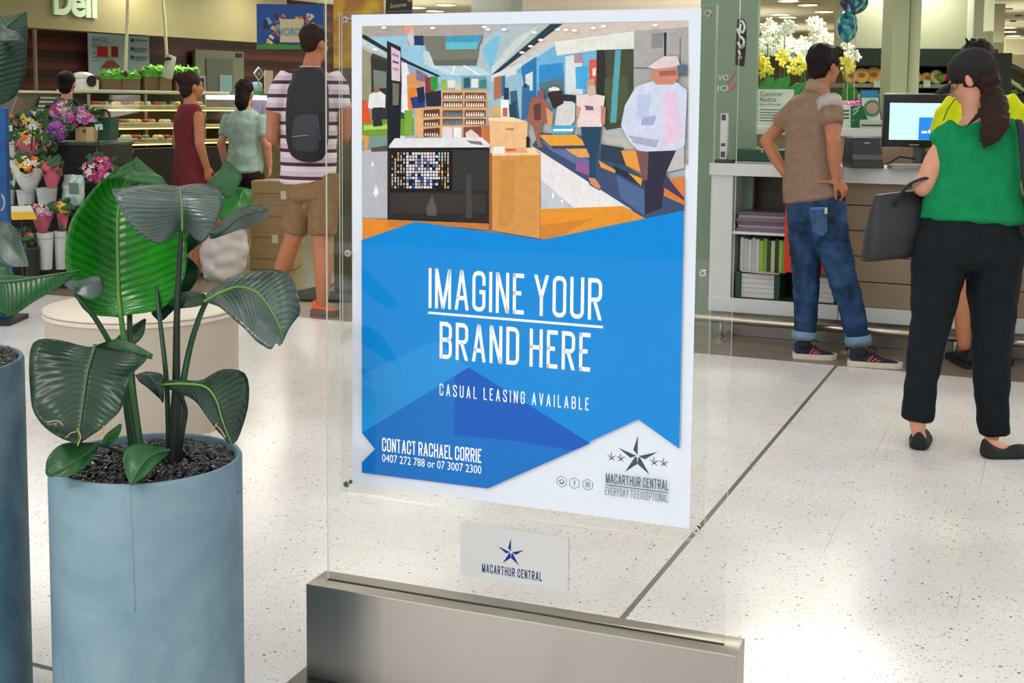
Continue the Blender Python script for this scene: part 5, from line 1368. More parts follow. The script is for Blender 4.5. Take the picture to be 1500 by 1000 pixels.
P_ = MB(.25); P_.tube([j(458, 258), j(459, 290)], [(.19, .13), (.185, .135)], 20, lat=rb); P_.tube([j(474, 280, -.03), j(472, 342, -.03)], [.105, .098], 14); P_.tube([j(446, 280, .06), j(430, 338, .09)], [.105, .098], 14)
P_.blob('shorts', cloth('khaki_cotton', (146, 116, 82)), bp_, .010, 3, disp=.006, dscale=.07)
Hm = MB(); A = (np.cross(fh, ZU), fh, ZU); Hm.ell(hc+ZU*.046-fh*.018, (.084, .098, .085), A, 20, 14); Hm.ell(hc-fh*.05-ZU*.0, (.068, .05, .06), A, 18, 12); Hm.blob('hair', M_hairb, bp_, .008, 2, disp=.004)
M_or = mat('orange_mesh', (236, 92, 54), .6); M_gs = mat('grey_sole', (120, 112, 96), .6)
shoe(bp_, aZ(456, 460, 0), aZ(496, 461, 0), .10, .055, M_or, M_gs, sole_h=.034)
a_ = j(398, 424, .34); 
# lifted rear foot
mf = MB(); mf.tube([j(404, 420, .32), j(396, 430, .33), j(400, 446, .36)], [(.042, .036), (.05, .040), (.045, .02)], 14); mf.build('upper', M_or, bp_, smooth=True)
mf = MB(); mf.tube([j(398, 424, .30), j(392, 434, .31), j(396, 450, .345)], [(.046, .016), (.052, .016), (.045, .012)], 12); mf.build('sole', M_gs, bp_, smooth=True)
pack = thing('backpack', j(450, 225, -.18), 'black backpack on the back of the person in striped T-shirt', 'backpack')
mb = MB(); mb.tube([j(450, 222, -.22), j(450, 205, -.24), j(450, 165, -.24), j(451, 130, -.22), j(452, 112, -.2)], [(.13, .07), (.145, .09), (.148, .095), (.142, .08), (.115, .055)], 24, lat=rb)
mb.blob('pack_body', mat('black_pack', (30, 32, 36), .6, bump=.3, bscale=60), pack, .01, 3)
mb = MB(); mb.tube([j(448, 216, -.33), j(448, 190, -.345), j(448, 172, -.33)], [(.09, .03), (.098, .035), (.085, .025)], 18, lat=rb); mb.build('front_pocket', mat('grey_pack', (52, 58, 68), .6), pack, smooth=True)
mb = MB()
mb.tube([j(428, 200, -.36), j(448, 198, -.385), j(470, 202, -.36)], .003, 6); mb.build('zip', mat('zip_grey', (150, 150, 150), .4), pack)
for x0 in (434, 470):
    mb = MB(); mb.tube([j(x0, 120, -.17), j(x0, 106, -.12), j(x0+1, 103, .0), j(x0, 116, .12)], [(.028, .008)]*4, 8, lat=rb); mb.build('strap', mat('strap_black', (34, 34, 38), .7), pack, smooth=True)

def passer(label, D, hx, hy, sc, fac, shirt, lower, hairM, skinM, long=False, sleeves=True, shoes=(40, 36, 36), legs='trousers', bun=False):
    """standing passer-by, hx/hy: pixel of the head centre; sc: body scale"""
    hc = aD(hx, hy, D); f = fac; r = np.cross(f, ZU)
    base = V((hc[0], hc[1], 0)); k = (hc[2]+.12*sc)/1.68
    t = thing('person', base, label, 'person')
    q = lambda x, y, z: base+r*x*k+f*y*k+ZU*z*k
    B = MB(); add_head(B, q(0, .02, 1.565), f, .95*k)
    B.tube([q(0, 0, 1.36), q(0, .01, 1.48)], [.06*k, .05*k], 12)
    B.tube([q(0, 0, .85), q(0, 0, 1.1), q(0, 0, 1.30)], [(.14*k, .09*k), (.11*k, .08*k), (.10*k, .05*k)], 16, lat=r)
    for s in (1, -1):
        B.tube([q((.15 if sleeves else .18)*s, 0, 1.32), q(.23*s, -.02, 1.10), q(.22*s, .04, .92)], [(.036 if sleeves else .046)*k, .040*k, .030*k], 12)
        add_hand(B, q(.22*s, .04, .92), -ZU+f*.2, -r*s, f, .9*k)
        B.tube([q(.09*s, 0, .85), q(.10*s, .03*s, .46), q(.10*s, .02*s, .30), q(.10*s, .0, .07)], [.085*k, .055*k, .055*k, .036*k], 12)
        B.tube([q(.10*s, -.03, .045), q(.10*s, .12, .03)], [.034*k, .028*k], 10)
    B.blob('body', skinM, t, .011, 3)
    T = MB(.25)
    zb = .52 if long else .86
    T.tube([q(0, 0, zb), q(0, 0, .9), q(0, 0, 1.1), q(0, 0, 1.3), q(0, 0, 1.40)], [((.24 if long else .17)*k, .15*k), (.18*k, .13*k), (.15*k, .11*k), (.185*k, .115*k), (.115*k, .085*k)], 20, lat=r)
    if sleeves:
        for s in (1, -1): T.tube([q(.15*s, 0, 1.35), q(.20*s, -.01, 1.18)], [.062*k, .058*k], 12)
    T.blob('dress' if long else 'top', shirt, t, .011, 3, disp=.008, dscale=.08)
    if lower is not None:
        P = MB(.25); P.tube([q(0, 0, .94), q(0, 0, .80)], [(.16*k, .115*k), (.18*k, .13*k)], 18, lat=r)
        zl = .12 if legs == 'trousers' else .62
        for s in (1, -1): P.tube([q(.085*s, 0, .82), q(.10*s, .02*s, .62), q(.10*s, .02*s, max(.45, zl)), q(.10*s, 0, zl)] if zl < .5 else [q(.085*s, 0, .82), q(.10*s, .02*s, zl)], [.10*k, .085*k, .07*k, .06*k] if zl < .5 else [.10*k, .095*k], 12)
        P.blob(legs, lower, t, .011, 3)
    Hm = MB(); A = (r, f, ZU); h0 = q(0, .02, 1.565)
    Hm.ell(h0+ZU*.042*k-f*.02*k, (.083*k, .095*k, .086*k), A, 18, 12); Hm.ell(h0-f*.05*k-ZU*.02*k, (.07*k, .055*k, .08*k), A, 16, 10)
    if bun: Hm.ell(h0-f*.10*k+ZU*.07*k, (.045*k,)*3, A, 14, 10)
    else: Hm.tube([h0-f*.05*k, h0-f*.075*k-ZU*.10*k, h0-f*.07*k-ZU*.17*k], [.07*k, .065*k, .03*k], 12)
    Hm.blob('hair', hairM, t, .009, 2, disp=.005)
    for s in (1, -1): 
        a = q(.10*s, -.07, 0); b = q(.10*s, .17, 0); shoe(t, a, b, .08*k, .045*k, mat('passer_shoe%d' % shoes[0], shoes, .7), mat('passer_sole', (70, 66, 62), .7), sole_h=.018)
    return t
pm = passer('person with dark hair in a maroon dress walking past the deli counter', 9.7, 277, 128, 1, heading(.75, .6), cloth('maroon_cotton', (112, 44, 50)), None, M_hairb, M_skin, long=True, sleeves=False, bun=True)
pn = passer('person with black hair in pale mint top and dark shorts by the deli counter', 10.4, 358, 138, 1, heading(.25, .95), cloth('mint_cotton', (166, 196, 186)), cloth('dark_shorts', (54, 34, 36)), M_hair, M_skinf, legs='shorts')
pw = passer('person in black with dark tied hair behind the flower stand', 11.4, 97, 124, 1, heading(.1, .98), cloth('black_cotton', (24, 24, 26)), cloth('black_cotton2', (30, 30, 32)), M_hair, M_skinf, bun=True)

# ------------------------------------------------------------------ service counter on the right
M_wh = mat('counter_white', (226, 230, 230), .38)
M_brn = mat('plank_brown', (160, 138, 112), .5, var=.08, scale=5)
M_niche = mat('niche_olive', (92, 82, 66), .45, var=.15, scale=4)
M_kick = mat('kick_steel', (150, 146, 140), .3, metal=.8)
M_stst = mat('rail_steel', (196, 188, 176), .25, metal=1.0)
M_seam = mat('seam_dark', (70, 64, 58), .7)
YA = 7.25
def xz(px, py, Y): p = aY(px, py, Y); return p[0], p[2]
xl = xz(1041, 300, YA)[0]; xp = xz(1073, 300, YA)[0]; xm = xz(1238, 300, YA)[0]; xr = 1.2
zt = xz(1060, 239, YA)[1]; zb_ = xz(1100, 258, YA)[1]; zp1 = xz(1100, 438, YA)[1]; zp0 = xz(1100, 459, YA)[1]
ctr = thing('service_counter', ((xl+xr)/2, YA, 0), 'long white and brown service counter with open shelf and steel kick rail', 'counter')
def cpart(name, boxes, M, bevel=.003, par=ctr, smooth=False):
    mb = MB()
    for lo, hi in boxes: mb.box(lo, hi, bevel=bevel)
    return mb.build(name, M, par)
DY = .55
cpart('end_panel', [((xl, YA, zp0), (xp, YA+DY, zb_))], M_wh)
cpart('worktop', [((xl-.01, YA-.015, zb_), (xm-.002, YA+DY, zt))], M_wh)
cpart('plinth', [((xl, YA-.004, zp0), (xr, YA+.05, zp1))], M_wh)
cpart('kickboard', [((xl+.02, YA+.06, 0), (xr, YA+.09, zp0))], M_kick)
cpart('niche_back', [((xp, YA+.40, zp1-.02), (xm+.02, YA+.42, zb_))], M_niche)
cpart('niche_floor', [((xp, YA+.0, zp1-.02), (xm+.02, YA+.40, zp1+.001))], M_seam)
zs = xz(1100, 341, YA)[1]
cpart('shelf', [((xp, YA+.01, zs-.012), (xm+.02, YA+.40, zs+.004))], M_wh, .001)
# plank front of the right section
zpk = np.linspace(zp1, zb_+.0, 6)
for k in range(5):
    cpart('plank', [((xm+.0, YA-.002, zpk[k]+.003), (xr, YA+.02, zpk[k+1]-.003))], M_brn, .0015)
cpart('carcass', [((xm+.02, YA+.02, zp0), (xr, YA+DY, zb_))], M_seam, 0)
xb0 = xz(1236, 258, YA-.10)[0]; zB1 = xz(1280, 246, YA-.1)[1]; zB0 = xz(1280, 269, YA-.1)[1]
cpart('serving_ledge', [((xb0, YA-.10, zB0), (xr, YA+DY, zB1))], M_wh)
YT = 7.72
xt0 = xz(1096, 200, YT)[0]; zT1 = xz(1160, 186, YT)[1]; zT0 = xz(1160, 198, YT)[1]; xt1 = xz(1105, 200, YT)[0]
cpart('back_tier', [((xt0, YT, zt-.3), (xt1, YT+.5, zT1)), ((xt1, YT, zT0), (xr, YT+.5, zT1))], M_wh)
cpart('tier_panel', [((xt1, YT+.02, zt-.3), (xr, YT+.05, zT0))], M_brn, .001)
xq = xz(1233, 300, YA)[0]
cpart('plinth_seam', [((xq-.002, YA-.0055, zp0), (xq+.002, YA-.003, zp1))], M_seam, 0)
r0 = aY(1042, 467, 7.1); r1 = aY(1411, 494.5, 7.1); r2 = aY(1463, 499, 7.1)
zr = .5*(r0[2]+r1[2])
for a_, b_ in ((r0[0]-.1, r1[0]), (r2[0], xr)):
    mb = MB(); mb.tube([(a_, 7.1, zr), (b_, 7.1, zr)], .024, 18); mb.build('kick_rail', M_stst, ctr, smooth='auto')
for px in (1056, 1240, 1400):
    x = aY(px, 480, 7.1)[0]
    mb = MB(); mb.tube([(x, 7.1, zr), (x, 7.1, .06), (x, 7.16, .02), (x, YA+.06, .02)], .012, 10); mb.lathe((x, 7.1, 0), [(.035, 0), (.035, .012), (.012, .016)], 18); mb.build('rail_bracket', M_stst, ctr, smooth='auto')

# things in the open shelf
def stack(px0, px1, py0, py1, Y, n, dpt, name, label, cat, group, cols, same=True):
    """a pile of flat printed pieces between two pixel corners, each its own thing"""
    x0, z0 = xz(px0, py1, Y); x1, _ = xz(px1, py1, Y); _, z1 = xz((px0+px1)/2, py0, Y); z0 = xz((px0+px1)/2, py1, Y)[1]
    t = (z1-z0)/n; rr = random.Random(n)
    return x0, x1, z0, z1, t
x0, x1, z0, z1, t = stack(1079, 1152, 311, 337, YA+.03, 6, .25, '', '', '', '', None)
z0 = zs+.0045; t = (z1-z0)/6
for k in range(6):
    c = ((x0+x1)/2+.006*((k*5) % 3-1), YA+.19, z0+t*(k+.5))
    mb = MB(); mb.box((c[0]-(x1-x0)/2, YA+.04, c[2]-t*.46), (c[0]+(x1-x0)/2, YA+.33, c[2]+t*.46), bevel=.0015)
    o = mb.build('magazine', mat('cover_mauve%d' % (k % 3), [(126, 108, 124), (150, 136, 146), (98, 84, 104)][k % 3], .4), None, origin=(c[0], c[1], c[2]-t*.46))
    tag(o, ['mauve magazine pile on the upper counter shelf, bottom bundle', 'mauve magazine bundle second from the bottom on the upper counter shelf', 'dark mauve magazine bundle third from the bottom on the upper counter shelf',
            'mauve magazine bundle third from the top on the upper counter shelf', 'grey mauve magazine bundle just under the topmost one on the shelf', 'topmost magazine bundle lying on the upper counter shelf'][k], 'magazine', 'magazine bundles on the counter shelf')
x0, zz = xz(1084, 397, YA+.08); x1 = xz(1152, 397, YA+.08)[0]; zbk = xz(1118, 398, YA+.08)[1]; ztk = xz(1118, 349, YA+.08)[1]
cc_ = [(206, 210, 208), (196, 200, 198), (210, 214, 214), (186, 192, 190), (206, 210, 208), (150, 190, 70), (120, 170, 50), (40, 60, 34), (196, 210, 150), (34, 50, 34), (150, 190, 80), (120, 170, 60)]
wds = (x1-x0)/len(cc_)
brk = thing('brochure_crate', ((x0+x1)/2, YA+.2, zp1), 'dark green crate of paper stacks on the lower counter shelf, beside the grey post', 'crate')
xc0 = xz(1077, 420, YA+.03)[0]; xc1 = xz(1142, 420, YA+.03)[0]; zc1 = xz(1110, 396, YA+.03)[1]
M_crt = mat('crate_green', (24, 74, 48), .5)
mb = MB(); mb.box((xc0, YA+.03, zp1+.001), (xc0+.03, YA+.36, zbk-.004), bevel=.002); mb.build('side', M_crt, brk)
mb = MB(); mb.box((xc1-.03, YA+.03, zp1+.001), (xc1, YA+.36, zbk-.004), bevel=.002); mb.build('side', M_crt, brk)
mb = MB(); mb.box((xc0+.03, YA+.33, zp1+.001), (xc1-.03, YA+.36, zbk-.004), bevel=.002); mb.build('back', M_crt, brk)
mb = MB(); mb.box((xc0, YA+.045, zbk-.005), (xc1+.02, YA+.39, zbk-.001)); mb.build('lid_board', mat('board_dark', (30, 40, 34), .6), brk)
names_ = ['grey', 'pale grey', 'lighter grey', 'darker grey', 'last grey', 'bright green', 'mid green', 'dark', 'pale green', 'near black', 'second bright green', 'last green']
for k, c in enumerate(cc_):
    xa = x0+wds*k
    mb = MB(); mb.box((xa+.0006, YA+.07, zbk), (xa+wds-.0006, YA+.28, ztk-.006*(k % 3)), bevel=.001)
    o = mb.build('brochure', mat('brochure_%s' % names_[k].replace(' ', '_'), c, .4), None, origin=(xa+wds/2, YA+.17, zbk))
    tag(o, '%s brochure spine, number %s along the row on the lower shelf' % (names_[k], ['one', 'two', 'three', 'four', 'five', 'six', 'seven', 'eight', 'nine', 'ten', 'eleven', 'twelve'][k]), 'brochure', 'brochures standing on the lower shelf')
for gi, (pa, pb, lab) in enumerate(((1086, 1134, 'inside the dark green crate'), (1190, 1222, 'behind the legs of the person in jeans'))):
    x0 = xz(pa, 430, YA+.06)[0]; x1 = xz(pb, 430, YA+.06)[0]
    for k in range(5):
        h_ = (zbk-.008-zp1-.004)/5; z_ = zp1+.002+h_*k
        mb = MB(); mb.box((x0, YA+.05, z_+.0008), (x1, YA+.32, z_+h_-.0008), bevel=.001)
        o = mb.build('paper_stack', mat('paper_white', (222, 224, 226), .6), None, origin=((x0+x1)/2, YA+.18, z_))
        tag(o, ['lowest', 'second lowest', 'middle', 'second highest', 'topmost'][k]+' white paper ream '+lab, 'paper', 'white paper reams in the counter')
x0 = xz(1088, 405, YA+.02)[0]; x1 = xz(1142, 402, YA+.02)[0]
mb = MB(); P = [aY(1086, 398, YA+.03), aY(1120, 411, YA-.01), aY(1142, 399, YA+.0), aY(1112, 394, YA+.2)]
mb.prism([V((p[0], p[1], zbk+.001)) for p in (P[0], P[1], P[2], P[3])], ZU*.004); lf = mb.build('leaflet', mat('leaflet_print', (222, 200, 180), .4), None, origin=(P[0][0], P[0][1], zbk)); tag(lf, 'folded printed leaflet sticking out over the paper in the green crate', 'leaflet')
# orange bag hanging in the opening
ob = thing('carrier_bag', aY(1180, 398, YA+.02), 'orange red reusable carrier bag hanging behind the jeans of the person in taupe', 'bag')
mb = MB(); a_ = aY(1148, 398, YA-.02); b_ = aY(1219, 398, YA-.02); ztop = aY(1160, 300, YA)[2]
mb.box((a_[0], YA-.035, a_[2]), (b_[0], YA-.012, ztop), bevel=.008); mb.build('bag_body', mat('orange_nonwoven', (228, 66, 36), .7, bump=.3, bscale=24), ob, smooth='auto')
mb = MB(); xm_ = (a_[0]+b_[0])/2; mb.tube([(xm_-.06, YA-.02, ztop-.01), (xm_-.05, YA-.02, ztop+.09), (xm_+.05, YA-.02, ztop+.09), (xm_+.06, YA-.02, ztop-.01)], [(.012, .003)]*4, 8, lat=(1, 0, 0)); mb.build('handle', mat('orange_strap', (206, 56, 30), .7), ob)

# things on the counter
M_gn = mat('till_green', (14, 72, 44), .35)
gp = aY(1120, 237, YA+.2)
tr = thing('green_tray', (gp[0], YA+.22, zt), 'flat dark green tray lying on the white counter by the post', 'tray')
xa = xz(1080, 230, YA+.06)[0]; xb = xz(1166, 230, YA+.06)[0]
mb = MB(); mb.box((xa, YA+.05, zt+.012), (xb, YA+.40, zt+.085), bevel=.006); mb.build('tray_body', M_gn, tr)
mb = MB(); mb.box((xa-.01, YA+.04, zt+.001), (xb+.01, YA+.41, zt+.012), bevel=.002); mb.build('tray_base', mat('tray_grey', (170, 178, 176), .4), tr)
mb = MB(); p = aY(1116, 222, YA+.04); mb.ell((p[0], YA+.049, zt+.072), (.006, .003, .006)); mb.build('rivet', M_chrome, tr, smooth=True)
# security strip standing at the left end
st_ = thing('security_post', aY(1060, 238, YA+.05), 'slim white security tag post on a dark foot at the counter end', 'tag post')
p0 = aY(1060, 238, YA+.05); mb = MB()
mb.box((p0[0]-.022, YA+.03, zt+.02), (p0[0]+.022, YA+.07, aY(1060, 166, YA+.05)[2]), bevel=.008); mb.build('housing', mat('housing_white', (216, 222, 220), .35), st_, smooth='auto')
mb = MB(); mb.box((p0[0]-.05, YA+.01, zt), (p0[0]+.06, YA+.10, zt+.02), bevel=.004); mb.build('foot', mat('foot_green', (32, 60, 50), .5), st_)
for py, hh in ((172, 9), (212, 5), (226, 9)):
    z_ = aY(1060, py, YA+.03)[2]; mb = MB(); mb.box((p0[0]-.014, YA+.0285, z_-hh*.0019), (p0[0]+.012, YA+.031, z_+hh*.0019), bevel=.001); mb.build('window', mat('sensor_dark', (66, 76, 78), .3), st_)
bt = thing('leaflet_holder', aY(1098, 205, YA+.3), 'tall narrow clear leaflet holder with red topped leaflet by the notice', 'holder')
mb = MB(); a_ = aY(1089, 208, YA+.32); b_ = aY(1108, 208, YA+.32); z1_ = aY(1098, 135, YA+.32)[2]
mb.box((a_[0]+.01, YA+.33, zt+.1), (b_[0]-.01, YA+.34, z1_-.05)); mb.build('leaflet', mat('leaflet_grey', (190, 196, 188), .5), bt)
mb = MB(); mb.box((a_[0]+.012, YA+.326, z1_-.11), (b_[0]-.012, YA+.33, z1_-.05)); mb.build('red_heading', mat('heading_red', (170, 84, 70), .5), bt)
mb = MB(); mb.box((a_[0], YA+.31, zt+.09), (b_[0], YA+.322, z1_)); mb.build('front_sheet', clear_mat('holder_clear', (.9, .95, .92), 1.0), bt)
mb = MB(); mb.box((a_[0]-.01, YA+.30, zt), (b_[0]+.01, YA+.38, zt+.09), bevel=.004); mb.build('base', mat('holder_base', (176, 190, 180), .4), bt)
# customer notice
nt_ = thing('notice_sign', aY(1134, 186, YT+.1), 'white customer notice card standing on the back tier behind the taupe shirt', 'sign')
YN = YT+.10; a_ = aY(1108, 184, YN); b_ = aY(1161, 184, YN); z1_ = aY(1134, 131, YN)[2]
mb = MB(); mb.box((a_[0], YN, zT1+.001), (b_[0], YN+.006, z1_), bevel=.001); nb_ = mb.build('card', mat('card_white', (224, 232, 226), .5), nt_)
mb = MB(); sc_ = depth(aY(1134, 150, YN))/F
put_font(mb, 'Customer', (a_[0]+.018, YN-.001, aY(1112, 141, YN)[2]), (1, 0, 0), (0, 0, 1), 31*sc_*1.08, 7*sc_)
put_font(mb, 'Notice', (a_[0]+.018, YN-.001, aY(1112, 149, YN)[2]), (1, 0, 0), (0, 0, 1), 22*sc_*1.08, 7*sc_); mb.build('heading', mat('heading_green', (52, 84, 62), .6), nb_, fix=False)
mb = MB(); put_font(mb, 'Store Warning', (a_[0]+.018, YN-.001, aY(1112, 155, YN)[2]), (1, 0, 0), (0, 0, 1), 28*sc_*1.08, 4*sc_)
for k in range(5): mb.box((a_[0]+.02, YN-.0014, aY(1112, 161+k*4, YN)[2]), (a_[0]+(.13 if k % 2 else .15), YN-.0004, aY(1112, 161+k*4, YN)[2]+.004))
mb.build('small_print', mat('print_black', (60, 66, 64), .6), nb_, fix=False)

# checkout screen, card reader box, leaflets
mn = thing('checkout_monitor', aD(1340, 245, 6.95), 'black checkout monitor with light blue screen turned to the customers', 'monitor')
Dn = 6.98
mb = MB(); cbox(mb, 1295, 138, 1404, 216, Dn, .05, bevel=.012); mb.build('casing', mat('monitor_black', (26, 27, 30), .35), mn, smooth='auto')
mb = MB(); cbox(mb, 1293.5, 136.5, 1405, 217, Dn+.012, .03, bevel=.014); mb.build('rim', mat('rim_grey', (120, 122, 126), .4), mn, smooth='auto')
M_scr = mat('screen_lit', (172, 216, 242), .2, emit=.85)
mb = MB(); cbox(mb, 1303, 151, 1396, 205, Dn-.002, .004); sc1 = mb.build('screen', M_scr, mn)
mb = MB(); cbox(mb, 1303, 149.5, 1396, 152.5, Dn-.003, .003); mb.build('menu_bar', mat('scr_dark', (70, 104, 130), .2, emit=.6), sc1)
mb = MB(); cbox(mb, 1346, 172, 1396, 205, Dn-.0035, .003); mb.build('advert', mat('scr_blue', (20, 110, 208), .2, emit=.85), sc1)
for k, c in enumerate(((176, 132, 118), (160, 116, 104), (182, 140, 124))):
    mb = MB(); cbox(mb, 1347+k*13, 159, 1358+k*13, 168, Dn-.0035, .003); mb.build('picture', mat('scr_pic%d' % k, c, .3, emit=.7), sc1)
mb = MB()
for (x_, y_, w_, h_) in ((1351, 176, 22, 3.5), (1353, 181, 14, 1.5), (1350, 192, 8, 3), (1360, 190, 10, 5), (1306, 199, 3, 3), (1312, 200, 18, 1), (1330, 198, 9, 1.4), (1310, 190, 22, .6)):
    cbox(mb, x_, y_, x_+w_, y_+h_, Dn-.0045, .001)
mb.build('screen_text', mat('scr_white', (226, 240, 250), .3, emit=.9), sc1)
mb = MB(); q = aD(1332, 212, Dn-.001); 
mb.obox(q+RH*7*Dn/F-FH*.001, RH, FH, ZU, 7*Dn/F, .0006, .8*Dn/F); mb.build('maker_mark', mat('mark_grey', (170, 174, 178), .5), mn, fix=False)
bs = aD(1345, 243, Dn+.06); 
mb = MB(); mb.box((bs[0]-.10, bs[1]-.06, zB1), (bs[0]+.10, bs[1]+.10, zB1+.014), bevel=.004); mb.tube([(bs[0], bs[1]+.02, zB1+.01), (bs[0], bs[1]+.03, zB1+.10), aD(1345, 205, Dn+.07)], [(.035, .02)]*3, 12); mb.build('stand', mat('stand_grey', (96, 104, 104), .4), mn, smooth='auto')
mb = MB(); mb.tube([(bs[0]-.02, bs[1]-.02, zB1+.05), (bs[0]-.10, bs[1]-.03, zB1+.06), (bs[0]-.16, bs[1]+.0, zB1+.02), (bs[0]-.2, bs[1]+.06, zB1+.012)], .006, 8); mb.build('cable', mat('cable_black', (20, 20, 22), .6), mn, smooth=True)
mb = MB(); q = aD(1372, 232, Dn+.0); mb.box((q[0]-.07, q[1]-.04, zB1+.015), (q[0]+.09, q[1]+.06, zB1+.09), bevel=.006); mb.build('scanner_block', mat('scan_black', (34, 36, 40), .5), mn)
bx = thing('receipt_box', aD(1272, 243, 6.9), 'black wedge shaped box with grey band on the white ledge beside the screen', 'till box')
mb = MB(); a_ = aD(1248, 243, 6.86); b_ = aD(1296, 243, 6.86)
zt2 = aD(1272, 201, 6.95)[2]
L0 = V((a_[0], a_[1], zB1)); R0 = V((b_[0], b_[1], zB1)); L1 = L0+RH*.012+FH*.08; R1 = R0-RH*.004+FH*.08; L1[2] = R1[2] = zt2
L2 = L1+FH*.14; R2 = R1+FH*.14; L3 = L0+FH*.22; R3 = R0+FH*.22
mb.add([L0, R0, R1, L1, L3, R3, R2, L2], [(0, 1, 2, 3), (5, 4, 7, 6), (1, 5, 6, 2), (4, 0, 3, 7), (3, 2, 6, 7), (4, 5, 1, 0)]); o = mb.build('box_body', mat('box_charcoal', (40, 43, 50), .4), bx)
md = o.modifiers.new('b', 'BEVEL'); md.width = .008; md.segments = 3
mb = MB(); f_ = lambda u, v, e=.002: L0+(R0-L0)*u+(L1-L0)*v+(R1-R0-(L1-L0))*u*v-FH*e
mb.add([f_(.02, .28), f_(.98, .28), f_(.98, .44), f_(.02, .44)], [(0, 1, 2, 3)]); mb.build('grey_band', mat('band_grey', (84, 88, 98), .4), bx)
mb = MB(); mb.obox(f_(.52, .82, .003), unit(R0-L0), unit(np.cross(R0-L0, L1-L0)), unit(L1-L0), .016, .0006, .0035); mb.build('maker_mark', mat('mark_grey', (170, 174, 178), .5), bx, fix=False)
kp = thing('keypad', aD(1345, 243, 6.8), 'flat grey keypad lying on the white ledge in front of the screen', 'keypad')
mb = MB(); a_ = aD(1297, 244, 6.84); mb.obox((a_[0]+.16, a_[1]+.06, zB1+.012), RH, FH, ZU, .15, .05, .012, bevel=.004); mb.build('keypad_body', mat('pad_grey', (150, 152, 156), .45), kp)
for k in range(8):
    mb = MB(); mb.obox(V((a_[0]+.16, a_[1]+.06, zB1+.026))+RH*(-.12+.034*k), RH, FH, ZU, .012, .034, .003, bevel=.001); mb.build('key', mat('key_light', (200, 202, 204), .5), kp)
Ye = YT+.06
gs = thing('green_leaflet_stand', aY(1258, 186, Ye), 'slanting dark green card stand on the back tier between white boxes', 'card stand')
P = [aY(1246, 189, Ye), aY(1275, 189, Ye), aY(1264, 155, Ye), aY(1246, 155, Ye)]; mb = MB(); mb.prism(P, (0, .02, 0)); mb.build('card', mat('card_green', (18, 112, 62), .4), gs)
mb = MB(); q = aY(1249, 176, Ye-.002); 
for (x_, y_) in ((1252, 160), (1255, 163), (1252, 166), (1257, 158)): c_ = aY(x_, y_, Ye-.003); mb.obox(c_, unit((1, 0, .8)), (0, 1, 0), unit((-.8, 0, 1)), .014, .002, .004)
cbox(mb, 1249, 175, 1262, 177, depth(q), .002); mb.build('card_print', mat('card_mint', (170, 216, 190), .5), gs)
tb = thing('poster_tablet', aY(1276, 186, Ye), 'upright white framed leaflet with blue heading and round picture beside the monitor', 'leaflet stand')
Yf = YT+.16
P = [aY(1264, 186, Yf), aY(1293, 186, Yf), aY(1287, 131, Yf), aY(1259, 131, Yf)]; mb = MB(); mb.prism(P, (0, .012, 0)); mb.build('frame', mat('frame_dark', (58, 66, 66), .4), tb)
def inn(P, u0, v0, u1, v1, e):
    f = lambda u, v: P[0]*(1-u)*(1-v)+P[1]*u*(1-v)+P[2]*u*v+P[3]*(1-u)*v-np.array([0, e, 0])
    return [f(u0, v0), f(u1, v0), f(u1, v1), f(u0, v1)]
mb = MB(); mb.prism(inn(P, .06, .03, .94, .97, .003), (0, .002, 0)); mb.build('sheet', mat('sheet_white', (230, 236, 232), .5), tb)
mb = MB(); mb.prism(inn(P, .06, .78, .94, .97, .005), (0, .0015, 0)); mb.build('blue_heading', mat('heading_blue', (44, 146, 190), .5), tb)
cc = P[0]*.2+P[1]*.3+P[2]*.28+P[3]*.22-np.array([0, .008, 0])
mb = MB(); mb.lathe(cc, [(.001, 0), (.052, 0), (.052, .003)], 28, axis=(0, 1, 0)); mb.build('round_picture', mat('pic_green', (96, 146, 116), .5), tb)
mb = MB(); mb.lathe(cc-np.array([0, .004, 0]), [(.001, 0), (.034, 0), (.034, .003)], 24, axis=(0, 1, 0)); mb.build('portrait', mat('pic_skin', (206, 170, 146), .5), tb)
wb = thing('tissue_box', aY(1276, 200, YT-.02), 'small pale green carton lying on the back tier below the green card', 'box')
mb = MB(); a_ = aY(1259, 200, YT+.01); b_ = aY(1296, 200, YT+.01); mb.box((a_[0], YT+.0, zT1+.001), (b_[0], YT+.045, zT1+.05), bevel=.003); mb.build('carton', mat('carton_pale', (196, 212, 196), .5), wb)
mb = MB(); mb.box((a_[0]+.01, YT-.0012, zT1+.012), (b_[0]-.01, YT, zT1+.022)); mb.build('stripe', mat('carton_dark', (52, 66, 60), .5), wb)
pf = thing('flower_bunch', aY(1240, 158, YT+.25), 'small bunch of pink flowers lying behind the green card stand', 'flowers')
mb = MB(); rr = random.Random(4)
for k in range(26): 
    p = aY(1234+rr.random()*26, 149+rr.random()*6, YT+.25+rr.random()*.06); mb.ell(p, (.018, .014, .010), None, 8, 6)
mb.build('blossoms', mat('pink_bloom', (206, 110, 166), .6), pf, smooth=True)
mb = MB(); mb.tube([aY(1240, 155, YT+.27), aY(1242, 170, YT+.27), (aY(1243, 180, YT+.27)[0], YT+.27, zT1)], [.03, .025, .02], 10); mb.build('wrap', mat('wrap_white', (226, 222, 224), .5), pf, smooth=True)
ww = thing('white_label_box', aY(1240, 190, YT+.1), 'white printed box on the back tier beside the sleeve of the taupe shirt', 'box')
a_ = aY(1228, 190, YT+.12); b_ = aY(1246, 190, YT+.12); z1_ = aY(1238, 154, YT+.12)[2]
mb = MB(); mb.box((a_[0], YT+.12, zT1+.001), (b_[0], YT+.2, z1_), bevel=.002); mb.build('carton', mat('card_white', (224, 232, 226), .5), ww)
mb = MB()
